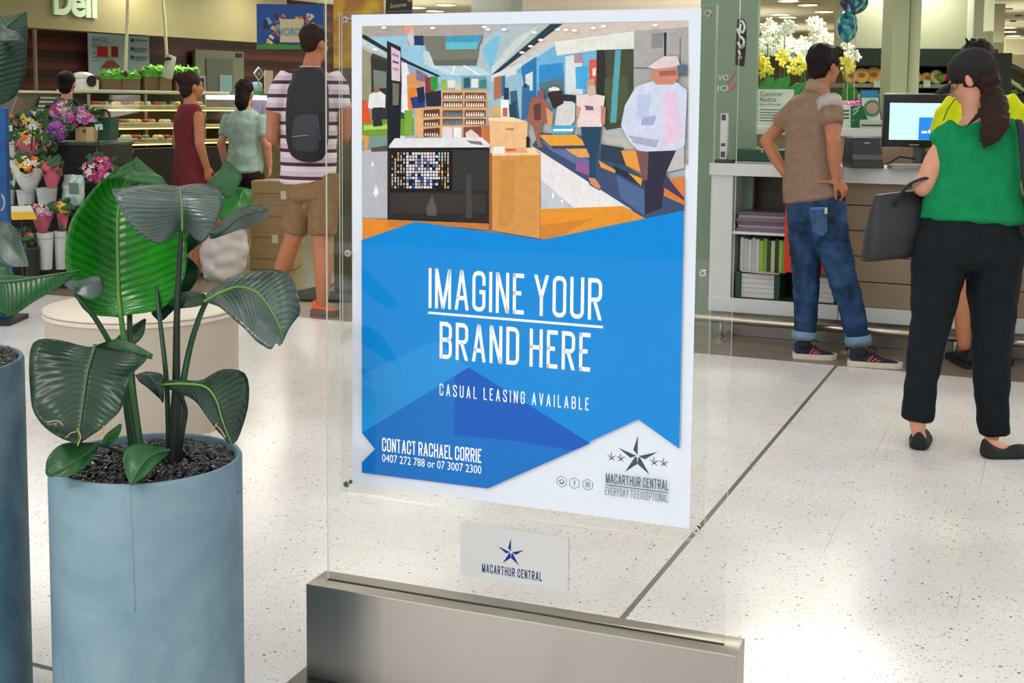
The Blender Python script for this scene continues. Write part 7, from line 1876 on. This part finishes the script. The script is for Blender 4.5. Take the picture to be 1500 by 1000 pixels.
# trays of green stuff and objects on top of the case
for k, (x0, x1, y0, y1, lab) in enumerate(((150, 178, 103, 121, 'leftmost green salad carton on top of the deli case'), (179, 206, 104, 121, 'green salad carton second from left on the deli case'), (212, 232, 96, 118, 'taller green salad carton under the hanging cable'), (233, 252, 97, 118, 'tall green salad carton right of the hanging cable'), (258, 289, 97, 118, 'dim green salad carton at the right on the deli case'))):
    c = onwall((x0+x1)/2, y1, .6); t = thing('salad_carton', c, lab, 'carton', 'salad cartons on the deli case')
    zc = onwall(250, 133, .6)[2]; ztp = onwall((x0+x1)/2, y0, .6)[2]
    mb = MB(); wbox(mb, x0, y0+8, x1, y1+14, .6, .28, bevel=.01, zlo=zc+.002); mb.build('box', mat('carton_brown', (96, 78, 52), .6), t)
    mb = MB(); wbox(mb, x0, y0+6, x1, y1-5, .605, .03); mb.build('green_label', mat('label_green', (70, 150, 40), .5, var=.4, scale=30), t)
    mb = MB(); rg2 = random.Random(k)
    for q in range(40):
        p = onwall(x0+rg2.random()*(x1-x0), y0+3+rg2.random()*5, .6-rg2.random()*.25); a = unit(np.array([rg2.gauss(0, 1), rg2.gauss(0, 1), rg2.gauss(0, .6)])); b = unit(np.cross(a, [0, 0, 1.01])); mb.ell(p, (.055, .03, .008), (a, b, np.cross(a, b)), 8, 5)
    o = mb.build('leaves', mat('salad_leaf', (120, 190, 70), .5, var=.35, scale=24), t, smooth=True)
sl_ = thing('slicer', onwall(122, 130, .4), 'white and black slicing machine behind the deli case under the price board', 'machine')
c = onwall(122, 130, .5); zc = onwall(122, 133, .5)[2]
mb = MB(); mb.obox((c[0], c[1], zc+.06), WD, -WN, ZU, .11, .12, .06, bevel=.02); mb.ell((c[0], c[1], zc+.15), (.13, .08, .05), (WD, -WN, ZU)); mb.build('housing', mat('slicer_white', (210, 214, 206), .35), sl_, smooth='auto')
mb = MB(); mb.lathe(V((c[0], c[1], zc+.10))+WN*.13, [(.001, 0), (.06, .002), (.06, .012)], 24, axis=WN); mb.build('blade', mat('blade_dark', (50, 50, 52), .3, metal=.6), sl_)
mb = MB(); wbox(mb, 30, 133, DCX0+6, 137, .5, .5, bevel=.006); lg = mb.build('back_ledge', mat('case_top', (196, 196, 176), .4), dc)
mb = MB(); wbox(mb, 30, 137, DCX0+6, 260, .45, .35, zlo=0.01); mb.build('back_cupboard', mat('cupboard_grey', (110, 116, 106), .5), dc)
for k in range(4):
    mb = MB(); wbox(mb, 56, 142+k*6, 85, 144.5+k*6, .47, .03); mb.build('louvre', mat('louvre_pale', (186, 192, 180), .4), dc)
sg_ = thing('easel_board', onwall(40, 175, 1.2), 'brown grey leaning menu board with dark frame behind the bouquets', 'board')
P = [onwall(x, y, 1.3) for x, y in ((15, 172), (46, 172), (55, 145), (26, 142))]; mb = MB(); mb.prism(P, -WN*.03); mb.build('board', mat('easel_brown', (120, 104, 92), .5), sg_)
mb = MB(); mb.tube([onwall(47, 173, 1.31), onwall(57, 143, 1.31)], .015, 8); mb.build('frame', M_blackc, sg_)
mb = MB(); mb.tube([onwall(35, 172, 1.29), V((onwall(35, 172, 1.29)[0], onwall(35, 172, 1.29)[1], 0))], .012, 8); mb.build('leg', M_blackc, sg_)
# hanging cables and scale
for (pts, lab, nm) in (([(188, -60), (187, 0), (186, 40), (184.5, 80), (184, 108)], 'straight pale hanging cable left over the deli case', 0), ([(236, -60), (238, 0), (241, 30), (243, 60), (244.5, 84)], 'pale hanging cable with a white tag reader over the deli case', 1)):
    P = [onwall(x, y, .7) for x, y in pts]; P[0][2] = 2.9
    t = thing('hanging_cable', P[-1], lab, 'cable'); mb = MB(); mb.tube(P, .017, 10); mb.build('cable', mat('cable_cream', (206, 206, 170), .5), t, smooth=True)
    mb = MB()
    if nm: 
        q = onwall(248, 98, .72); mb.obox(q, unit(WD-ZU*.25), -WN, unit(ZU+WD*.25), .055, .03, .13, bevel=.015); mb.build('handset', mat('handset_pale', (170, 176, 160), .4), t, smooth='auto')
        mb = MB(); q = onwall(245.5, 85.5, .72); mb.ell(q, (.05, .04, .03)); mb.build('clip', M_blackc, t, smooth=True)
    else: mb.ell(P[-1], (.025, .025, .04)); mb.build('plug', M_blackc, t, smooth=True)
mn2 = thing('deli_scale_screen', onwall(283, 140, .75), 'dark flat scale screen with silver rim on top of the deli case', 'screen')
mb = MB(); wbox(mb, 264, 111, 302, 139, .78, .04, bevel=.012); mb.build('rim', mat('rim_silver', (150, 146, 136), .35, metal=.4), mn2)
mb = MB(); wbox(mb, 267, 114, 299, 136, .785, .03, bevel=.006); mb.build('screen', mat('scale_dark', (40, 30, 28), .3), mn2)
mb = MB(); wbox(mb, 280, 136, 286, 139.5, .70, .10, zlo=onwall(283, 133, .7)[2]); mb.build('neck', M_blackc, mn2)
# freezer with white light to the right
fz = thing('chilled_cabinet', onwall(430, 230, .9), 'white lit chilled cabinet behind the person in striped T-shirt', 'cabinet')
mb = MB(); wbox(mb, 378, 176, 520, 300, 1.32, .9, zlo=0.01); mb.build('base', mat('cab_olive', (104, 100, 74), .5), fz)
mb = MB(); wbox(mb, 378, 141, 520, 147, 1.32, .9, bevel=.008); mb.build('lamp_rail', mat('lamp_cool', (226, 224, 250), .4, emit=1.2), fz)
mb = MB(); wbox(mb, 378, 147, 520, 176, .7, .1); mb.build('back_panel', mat('cab_lilac', (170, 166, 186), .4), fz)
mb = MB(); wbox(mb, 378, 136, 520, 141, 1.30, .9); mb.build('cap', mat('cab_green', (90, 120, 76), .5), fz)
dt = thing('diamond_ticket', onwall(379, 118, 1.3), 'small rounded diamond shaped ticket with a coloured picture over the deli case', 'ticket')
q = onwall(379, 108, 1.32); mb = MB(); mb.obox(q, unit(WD+ZU*.9), -WN, unit(ZU-WD*.9), .058, .006, .058, bevel=.012); mb.build('card', mat('ticket_white', (206, 222, 222), .5), dt, smooth='auto')
mb = MB(); mb.obox(q+WN*.006, unit(WD+ZU*.9), -WN, unit(ZU-WD*.9), .044, .003, .044, bevel=.002); mb.build('picture_ground', mat('ticket_teal', (40, 110, 120), .5), dt)
mb = MB(); mb.ell(q+WN*.010-ZU*.008, (.026, .006, .020), (WD, WN, ZU)); mb.build('picture_blob', mat('ticket_orange', (206, 110, 60), .5), dt, smooth=True)
mb = MB(); mb.tube([q-ZU*.07, V((q[0], q[1], onwall(379, 136, 1.3)[2]))], .006, 6); mb.build('stem', M_stl, dt)
mb = MB(); wbox(mb, 388, 103, 400, 137, 1.32, .01); tag(mb.build('price_ticket', mat('ticket_cream', (206, 200, 180), .5), None, origin=tuple(onwall(394, 113, 1.32))), 'cream price ticket right of the diamond shaped ticket', 'ticket')
jr = thing('treat_jar', onwall(376, 136, 1.1), 'pale blue lidded tub on the green cap of the chilled cabinet', 'tub')
q = onwall(376, 135, 1.0); zc = onwall(400, 136, 1.0)[2]; mb = MB(); mb.lathe((q[0], q[1], zc), [(.05, 0), (.065, .02), (.065, .09), (.05, .12), (.001, .125)], 20); mb.build('tub', mat('tub_blue', (130, 170, 186), .4), jr, smooth='auto')
# hanging word poster
wp = thing('word_poster', aD(423, 70, 9.6), 'hanging blue promotional poster with green foot and scattered coloured shapes', 'poster')
Dq = 9.6
mb = MB(); cbox(mb, 376, 6.5, 474, 72, Dq, .02); mb.build('sheet', mat('poster_navy', (28, 84, 170), .5), wp)
mb = MB(); P = [aD(x, y, Dq-.003) for x, y in ((376, 66), (400, 63), (430, 66), (474, 60), (474, 72), (376, 72))]; mb.prism(P, FH*.002); mb.build('green_ground', mat('poster_green', (70, 150, 62), .5), wp)
mb = MB(); cbox(mb, 410, 28, 445, 62, Dq-.004, .003, bevel=.0); mb.build('scroll', mat('poster_cream', (226, 214, 176), .5), wp)
mb = MB(); q = aD(403, 52, Dq-.008); put_font(mb, 'WORDS', q, RH, ZU, 42*Dq/F, 11*Dq/F, thick=.003, nrm=-FH); mb.build('lettering', mat('poster_sky', (90, 170, 230), .5), wp, fix=False)
rg = random.Random(21); cs_ = [(226, 120, 50), (230, 226, 214), (206, 80, 60), (120, 190, 220), (236, 190, 90), (40, 50, 70)]
for k in range(44):
    an = rg.random()*math.pi*1.4-.2; rd = 17+rg.random()*20; x = 424+rd*1.05*math.cos(an); y = 40-rd*.95*math.sin(an)
    if y < 10 or y > 62 or x < 380 or x > 470: continue
    mb = MB(); q = aD(x, y, Dq-.006); a = rg.random()*6; ux = RH*math.cos(a)+ZU*math.sin(a); uz = np.cross(ux, FH); w_ = (2.0+rg.random()*3.2)*Dq/F
    mb.obox(q, ux, FH, uz, w_, .002, w_*.6, bevel=.001); mb.build('shape', mat('poster_shape%d' % (k % 6), cs_[k % 6], .5), wp)
mb = MB(); 
for x in (384, 466): q = aD(x, 7, Dq+.01); mb.tube([q, V((q[0], q[1], 2.9))], .003, 6)
mb.build('wire', M_stl, wp)
# yellow banner and black sign over the poster's left corner
yb = thing('yellow_banner', aD(525, 120, 9.0), 'yellow and amber hanging banner seen behind the top left corner of the clear stand', 'banner')
def amber():
    M = mat('banner_amber', (214, 150, 20), .5); N, L, b = nodes_of(M); tc = N.new('ShaderNodeTexCoord'); n = N.new('ShaderNodeTexNoise'); n.inputs['Scale'].default_value = 2.6; n.inputs['Detail'].default_value = 3; n.inputs['Distortion'].default_value = 1
    r = N.new('ShaderNodeValToRGB'); e = r.color_ramp.elements; e[0].position = .36; e[0].color = C(186, 120, 16); e[1].position = .62; e[1].color = C(240, 206, 14)
    L.new(tc.outputs['Object'], n.inputs[0]); L.new(n.outputs['Fac'], r.inputs[0]); L.new(r.outputs[0], b.inputs['Base Color']); return M
mb = MB(); cbox(mb, 488.5, -30, 562, 100, 9.0, .02); mb.build('sheet', amber(), yb)
mb = MB(); cbox(mb, 562, -30, 564, 100, 8.99, .03); mb.build('edge', mat('banner_edge', (236, 230, 200), .5), yb)
mb = MB(); cbox(mb, 488.5, 100, 562, 330, 9.0, .03, zlo=.02); mb.build('lower_panel', mat('banner_brown', (96, 90, 64), .6), yb)
mb = MB(); cbox(mb, 480, 326, 566, 330, 8.9, .3, zlo=0, zhi=.02); mb.build('foot', M_blackc, yb)
bk_ = thing('black_sign', aD(585, 20, 9.3), 'black hanging sign with cream script word above the poster', 'sign')
mb = MB(); cbox(mb, 565, -40, 604, 18.5, 9.3, .02); mb.build('sheet', mat('sign_black', (22, 24, 26), .5), bk_)
mb = MB(); put_font(mb, 'Sesame', aD(571, 12, 9.29), unit(RH+ZU*.12), unit(ZU+RH*.15), 24*9.3/F, 6.5*9.3/F); mb.build('lettering', mat('sign_cream', (222, 216, 190), .5), bk_, fix=False)
mb = MB(); P = [aD(x, y, 9.29) for x, y in ((592, -4), (600, 4), (604, 2), (604, -6))]; mb.prism(P, FH*.004); mb.build('ribbon', mat('sign_red', (206, 100, 60), .5), bk_)
mb = MB(); q = aD(585, -10, 9.31); mb.tube([q, V((q[0], q[1], 2.9))], .004, 6); mb.build('wire', M_stl, bk_)

# cartons on the floor
Dk = 10.2
for k, (x0, x1, y0, y1, lab) in enumerate(((366, 432, 345, 376, 'bottom brown carton of the stack behind the khaki shorts'), (368, 434, 322, 345, 'second carton from the floor in the stack behind khaki shorts'), (366, 436, 298, 322, 'third carton from the floor behind the khaki shorts'), (368, 436, 270, 298, 'topmost brown carton with white label behind the striped shirt hem'))):
    a = aD((x0+x1)/2, y1, Dk); t = thing('carton', a, lab, 'box', 'brown cartons stacked on the shop floor')
    zs_ = [0.003, .19, .355, .53, .735][k]; ze_ = [.003, .19, .355, .53, .735][k+1]-.002
    mb = MB(); cbox(mb, x0, y0, x1, y1, Dk, .34, zlo=zs_, zhi=ze_, bevel=.004); mb.build('box', mat('cardboard', (168, 144, 104), .7, var=.08, scale=6), t)
    mb = MB(); cbox(mb, x0+1, (y0+y1)/2, x1-1, (y0+y1)/2+1, Dk-.002, .003, zlo=(zs_+ze_)/2-.002, zhi=(zs_+ze_)/2+.002); mb.build('flap_seam', mat('tape_brown', (120, 98, 66), .6), t)
    if k in (1, 3): mb = MB(); zc = (zs_+ze_)/2; cbox(mb, 411 if k == 3 else 398, y0+12, 430 if k == 3 else 407, y0+24, Dk-.003, .003, zlo=zc-.05, zhi=zc+.02); mb.build('label', mat('carton_label', (222, 216, 200), .6), t)
mt_ = MB(); P = [aZ(x, y, 0) for x, y in ((436, 428), (508, 413), (516, 443), (440, 441))]; mt_.prism([V((p[0], p[1], .002)) for p in P], ZU*.012); tag(mt_.build('floor_mat', mat('mat_dark', (38, 44, 36), .8, bump=.3, bscale=150), None, origin=(P[0][0], P[0][1], .002)), 'dark green black entrance mat behind the orange shoe', 'mat')
# shopping bag carried low
sbg = thing('shopping_bag', aD(332, 400, 9.6), 'white plastic shopping bag with red bands carried beside the mint top', 'bag')
mb = MB(); mb.tube([aD(326, 398, 9.6), aD(328, 370, 9.6), aD(334, 330, 9.6), aD(342, 300, 9.6), aD(348, 282, 9.62)], [(.16, .09), (.19, .10), (.15, .09), (.10, .06), (.03, .03)], 22, lat=RH); mb.blob('bag_body', mat('plastic_white', (214, 206, 204), .45), sbg, .012, 3, disp=.02, dscale=.08)
mb = MB(); mb.tube([aD(336, 336, 9.6), aD(335, 326, 9.6), aD(338, 318, 9.6)], [(.170, .112), (.160, .108), (.148, .100)], 22, lat=RH, caps=False); mb.build('red_band', mat('band_red', (166, 84, 80), .5), sbg, smooth=True)
mb = MB(); mb.tube([aD(341, 306, 9.6), aD(342, 298, 9.6)], [(.132, .092), (.120, .084)], 22, lat=RH, caps=False); mb.build('red_band', mat('band_red', (166, 84, 80), .5), sbg, smooth=True)

# ------------------------------------------------------------------ flower stand
fsd = thing('flower_stand', aZ(90, 402, 0), 'black tiered flower stand with buckets and bouquets at the left', 'stand')
M_fs = mat('stand_black', (26, 28, 28), .5)
Df = 9.3
mb = MB(); cbox(mb, -60, 208, 166, 213, Df+.5, .55, bevel=.006); mb.build('shelf', mat('shelf_bottle', (50, 84, 64), .45), fsd)
mb = MB(); cbox(mb, -60, 213, 166, 240, Df+.52, .5); mb.build('riser', M_fs, fsd)
mb = MB(); cbox(mb, -60, 297, 150, 302, Df+.15, .4, bevel=.004); mb.build('shelf', M_fs, fsd)
mb = MB(); cbox(mb, -60, 240, 150, 400, Df+.55, .05, zlo=0.0); mb.build('back_board', mat('stand_back', (34, 32, 30), .7), fsd)
mb = MB(); cbox(mb, -60, 392, 150, 402, Df-.2, .6, zlo=0.0, zhi=.03); mb.build('bottom_deck', M_fs, fsd)
mb = MB(); cbox(mb, 145, 212, 150, 400, Df+.2, .4, zlo=0.0); mb.build('side', M_fs, fsd)
mb = MB(); cbox(mb, 142, 215, 158, 246, Df+.48, .05); mb.build('tan_panel', mat('tan_block', (190, 166, 120), .5), fsd)
M_fl = {}
FLC = {'purple': (160, 70, 170), 'violet': (110, 70, 160), 'pink': (214, 90, 150), 'white': (240, 236, 230), 'yellow': (236, 206, 60), 'orange': (226, 120, 50), 'red': (190, 40, 50), 'magenta': (190, 40, 130), 'lilac': (206, 160, 206), 'cream': (240, 222, 176)}
for k_, v_ in FLC.items(): M_fl[k_] = mat('petal_'+k_, v_, .55, var=.15, scale=40)
M_gr = mat('bouquet_leaf', (46, 96, 44), .5, var=.3, scale=30)
def bouquet(x, y, rx, ry, D, cols, label, wrap=None, wy=None, box=None, bucket=None, big=False, seed=0, zb=None):
    """x,y,rx,ry: pixel ellipse of the flower heads; wrap: paper colour with lower tip at pixel row wy"""
    s_ = D/F; rr = random.Random(seed+int(x*7+y)); c = aD(x, y, D)
    foot_y = wy if wy else y+ry+12
    b0 = aD(x+rr.gauss(0, 1), foot_y, D)
    t = thing('bouquet', b0, label, 'bouquet', None)
    mb = MB(); n = int(10+rx*ry*.055)
    for k in range(n):
        a = rr.random()*6.28; q = math.sqrt(rr.random())
        zz = math.sqrt(max(0, 1-q*q))
        p = c+RH*rx*s_*q*math.cos(a)+ZU*ry*s_*q*math.sin(a)-FH*(zz*rx*s_*.7)
        f = unit(-FH*(.4+zz)+RH*q*math.cos(a)+ZU*(.3+q*math.sin(a)))
        r_ = (.036 if big else .024)*(.8+.5*rr.random())
        bloom(mb, p, r_, f, rr, mi=rr.randrange(len(cols)), n=7 if big else 5, lip=len(cols))
    mb.build('blossoms', [M_fl[q] for q in cols]+[M_fl['yellow']], t, smooth=True)
    mb = MB()
    for k in range(int(10+rx*.5)):
        a = rr.random()*6.28; p = c+RH*rx*s_*.95*math.cos(a)+ZU*ry*s_*.9*math.sin(a)+FH*rr.gauss(0, .04)
        d = unit(RH*math.cos(a)+ZU*math.sin(a)+FH*rr.gauss(0, .4)); b_ = unit(np.cross(d, FH+.01)); mb.ell(p, (.05, .02, .005), (d, b_, np.cross(d, b_)), 8, 5)
    mb.ell(c+FH*.03, (rx*s_*.75, .06, ry*s_*.75), (RH, FH, ZU), 12, 8)
    mb.build('leaves', M_gr, t, smooth=True)
    if wrap:
        mb = MB(); top = y+ry*.25; vs = []; fs = []; m_ = 28; lv = 7
        for i in range(lv):
            f = i/(lv-1); yy = foot_y+(top-foot_y)*f; rad = (rx*.28+(rx*1.05-rx*.28)*f**.8)*s_
            for q in range(m_):
                a = 2*math.pi*q/m_; w_ = 1+.10*f*math.sin(a*5+seed)+.05*math.sin(a*9+i)*f
                p = aD(x, yy, D)+RH*rad*w_*math.cos(a)+FH*rad*.7*w_*math.sin(a)+ZU*(.06*f*math.sin(a*3+seed)*(1 if i == lv-1 else .3))
                vs.append(p)
        for i in range(lv-1):
            for q in range(m_): fs.append((i*m_+q, i*m_+(q+1) % m_, (i+1)*m_+(q+1) % m_, (i+1)*m_+q))
        mb.add(vs, fs); o = mb.build('wrap', mat('paper_%d_%d_%d' % wrap, wrap, .55, var=.15, scale=14), t, smooth=True, fix=False)
        md = o.modifiers.new('t', 'SOLIDIFY'); md.thickness = .002
    if box:
        mb = MB(); x0, y0, x1, y1 = box; cbox(mb, x0, y0, x1, y1, D-.05, .14, bevel=.004); mb.build('planter_box', mat('box_tan', (206, 170, 120), .6), t)
        mb = MB(); cbox(mb, x0+(x1-x0)*.6, y0, x1, y1, D-.054, .004); mb.build('box_flap', mat('box_tan_pale', (222, 196, 150), .6), t)
    else:
        mb = MB(); mb.tube([c-ZU*ry*s_*.4, b0], [.03, .022], 8); mb.build('stalks', M_gr, t)
    return t
def bucket(x0, x1, y0, y1, D, label, col=(206, 214, 212)):
    c = aD((x0+x1)/2, y1, D); s_ = D/F; r1 = (x1-x0)/2*s_; h = (y1-y0)*s_
    t = thing('flower_bucket', c, label, 'bucket', None)
    mb = MB(); mb.lathe(c, [(.001, 0), (r1*.80, 0), (r1*.82, .004), (r1, h*.97), (r1*1.04, h), (r1*.96, h), (r1*.8, h*.1), (.001, h*.1)], 28); mb.build('bucket', mat('bucket_%d' % col[0], col, .4), t, smooth='auto')
    mb = MB(); mb.lathe(c+ZU*h*.80, [(r1*.965, 0), (r1*.985, .004), (r1*.985, .010), (r1*.97, .012)], 28); mb.build('rib', mat('bucket_rib', (176, 184, 182), .4), t, smooth='auto')
bouquet(90, 164, 20, 15, Df+.75, ['lilac', 'magenta', 'white', 'purple'], 'round bunch of lilac and magenta chrysanthemums at the top, behind the boxed one', big=True, seed=1)
bouquet(121, 174, 23, 15, Df+.62, ['magenta', 'pink', 'purple', 'lilac'], 'pink and magenta arrangement in a tan box on the green shelf', box=(110, 186, 137, 208), big=True, seed=2)
bouquet(48, 178, 22, 15, Df+.5, ['yellow', 'white', 'violet', 'cream'], 'yellow and violet bunch high at the left of the stand', seed=3)
bouquet(82, 192, 14, 14, Df+.45, ['purple', 'violet'], 'purple daisy bunch hanging below the lilac chrysanthemums', big=True, seed=4)
bouquet(14, 178, 10, 10, Df+.4, ['pink', 'orange'], 'small pink bunch at the left edge above the wraps', seed=5)
bouquet(44, 205, 22, 13, Df+.25, ['yellow', 'cream', 'orange'], 'cream and yellow bunch in a pink paper wrap, upper row', wrap=(206, 110, 130), wy=240, seed=6)
bouquet(18, 208, 12, 10, Df+.2, ['pink', 'white'], 'pink bunch in white paper at the left end of the upper row', wrap=(222, 218, 210), wy=244, seed=7)
bouquet(64, 214, 10, 12, Df+.2, ['pink', 'orange', 'white'], 'salmon pink bunch without paper right of the pink wrap', seed=8)
bouquet(42, 242, 24, 13, Df+.05, ['orange', 'white', 'yellow'], 'orange and white bunch in white paper cone, middle row', wrap=(216, 220, 216), wy=282, seed=9)
bouquet(16, 246, 10, 12, Df+.05, ['yellow', 'cream'], 'yellow bunch in white paper at the left end of the middle row', wrap=(214, 216, 214), wy=282, seed=10)
bouquet(76, 244, 14, 11, Df+.0, ['pink', 'red'], 'pink roses in crinkled rose paper, middle row', wrap=(206, 96, 116), wy=282, seed=11)
bouquet(146, 248, 24, 19, Df+.1, ['pink', 'white', 'magenta'], 'round pink and white bunch at the right end beside the silver bag', big=False, seed=12)
bucket(25, 53, 278, 300, Df+.02, 'white bucket under the orange and white bunch')
bucket(54, 84, 275, 299, Df+.0, 'white bucket under the rose paper bunch')
bucket(4, 22, 278, 300, Df+.05, 'white bucket at the left end of the middle row')
bouquet(62, 308, 16, 8, Df-.3, ['white', 'lilac'], 'white daisies in rose paper, bottom row', wrap=(196, 92, 110), wy=344, seed=13)
bouquet(92, 304, 10, 7, Df-.25, ['yellow'], 'yellow bunch in rose paper, bottom row beside the big green leaf', wrap=(190, 90, 108), wy=342, seed=14)
bouquet(36, 348, 12, 9, Df-.4, ['red', 'pink'], 'red roses low in the black bucket', seed=15)
def sleeve(x0, x1, y0, y1, D, label):
    c = aD((x0+x1)/2, y1, D); c[2] = max(c[2], .032); s_ = D/F; z1 = aD((x0+x1)/2, y0, D)[2]; r = (x1-x0)/2*s_
    t = thing('flower_bucket', c, label, 'bucket')
    mb = MB(); mb.lathe(c, [(.001, 0), (r*.72, 0), (r*.75, .004), (r, z1-c[2]), (r*.95, z1-c[2]), (r*.7, .03), (.001, .03)], 24); mb.build('sleeve', mat('bucket_206', (206, 214, 212), .4), t, smooth='auto')
    mb = MB(); mb.lathe(c+ZU*(z1-c[2])*.82, [(r*.955, 0), (r*.975, .004), (r*.975, .010), (r*.96, .012)], 24); mb.build('rib', mat('bucket_rib', (176, 184, 182), .4), t, smooth='auto')
sleeve(55, 79, 340, 394, Df-.32, 'tall white bucket under the white daisies')
sleeve(80, 98, 338, 394, Df-.25, 'tall white bucket under the yellow bunch')
c = aD(45, 396, Df-.4); t = thing('black_bucket', V((c[0], c[1], .031)), 'black bucket holding red roses at the bottom of the stand', 'bucket')
mb = MB(); z1 = aD(45, 362, Df-.4)[2]; mb.lathe((c[0], c[1], .031), [(.001, 0), (.05, 0), (.06, .01), (.065, z1-.031), (.06, z1-.031), (.05, .04), (.001, .04)], 24); mb.build('bucket', M_fs, t, smooth='auto')
mb = MB(); mb.lathe((c[0], c[1], z1-.01), [(.0655, 0), (.068, .004), (.068, .010), (.0655, .014)], 24); mb.build('rim', mat('rim_dark', (50, 52, 52), .4), t, smooth='auto')
svb = thing('silver_bag', aD(107, 297, Df-.0), 'silver foil bag of potting mix standing on the black shelf', 'bag')
mb = MB(); P0_ = [aD(x, y, Df+.05) for x, y in ((92, 258), (124, 256), (126, 270), (121, 292), (106, 297), (94, 280))]
mb.tube([aD(107, 297, Df+.05), aD(107, 290, Df+.05), aD(108, 275, Df+.05), aD(108, 262, Df+.05), aD(108, 256, Df+.05)], [(.07, .03), (.085, .045), (.088, .04), (.086, .02), (.084, .006)], 20, lat=RH); mb.blob('pouch', mat('foil_silver', (190, 214, 206), .3, metal=.3, var=.1, scale=20), svb, .009, 2, disp=.01, dscale=.05)
mb = MB(); cbox(mb, 101, 268, 114, 284, Df-.005, .012); mb.build('label', mat('foil_label', (110, 136, 120), .5), svb)
pc = thing('price_card', aD(30, 330, Df-.5), 'white and yellow price card on a stem in front of the stand', 'card')
P = [aD(x, y, Df-.5) for x, y in ((10, 302), (45, 301), (54, 321), (18, 322))]; mb = MB(); mb.prism(P, FH*.006); mb.build('card', mat('card_cream', (232, 230, 214), .5), pc)
P = [aD(x, y, Df-.505) for x, y in ((14, 311), (49, 310), (54, 321), (18, 322))]; mb = MB(); mb.prism(P, FH*.003); mb.build('yellow_band', mat('card_yellow', (236, 190, 30), .5), pc)
q = aD(32, 322, Df-.495); mb = MB(); mb.tube([q, V((q[0], q[1], 0.0))], .006, 8); mb.build('stem', M_fs, pc)
for k, (x, y, lab) in enumerate(((13, 188, 'small pale blue tag on a stick at the left of the bouquets'), (48, 186, 'small pale blue tag among the yellow and violet flowers'), (145, 186, 'small white tag tucked beside the tan flower box'))):
    t = thing('plant_tag', aD(x, y+35, Df+.1), lab, 'tag'); q = aD(x, y, Df+.1); mb = MB(); mb.obox(q, unit(RH+ZU*.1), FH, unit(ZU-RH*.1), .028, .002, .022, bevel=.001); mb.build('card', mat('tag_blue', (186, 212, 224), .5), t); mb = MB(); mb.tube([q, aD(x-2, y+34, Df+.12)], .005, 6); mb.build('stick', M_fs, t)
gb = thing('green_basket', aD(158, 206, Df+.7), 'dark green shopping basket with black handle behind the boxed flowers', 'basket')
mb = MB(); P0_ = [(143, 206), (160, 206), (162, 172), (141, 172)]; P = [aD(x, y, Df+.68) for x, y in P0_]; mb.prism(P, FH*.22); mb.build('basket_body', mat('basket_green', (20, 78, 54), .5), gb)
mb = MB(); mb.tube(cr([aD(x, y, Df+.79) for x, y in ((141, 172), (143, 163), (151, 161), (158, 163), (161, 172))], 14), .009, 8); mb.build('handle', M_fs, gb, smooth=True)
# tall blue board at the far left edge
bb = thing('blue_board', aD(2, 338, 7.6), 'glossy blue advertising board cut off by the left edge', 'board')
mb = MB(); cbox(mb, -40, 158, 9, 332, 7.6, .06, bevel=.004, zlo=.03); mb.build('board', mat('board_gloss', (20, 86, 156), .3, var=.35, scale=5), bb)
mb = MB(); cbox(mb, 1, 164, 5, 174, 7.598, .003); cbox(mb, -6, 178, 7, 182, 7.598, .003); cbox(mb, -6, 214, 6, 217, 7.598, .003); mb.build('print', mat('print_pale', (206, 222, 230), .5), bb)
mb = MB(); mb.tube(cr([aD(x, y, 7.58) for x, y in ((3, 286), (6, 292), (6, 302), (2, 308))], 10), .006, 8); mb.build('handle', M_stl, bb, smooth=True)
mb = MB(); cbox(mb, -42, 330, 10, 334, 7.5, .3, zlo=0, zhi=.03); mb.build('foot', M_fs, bb)
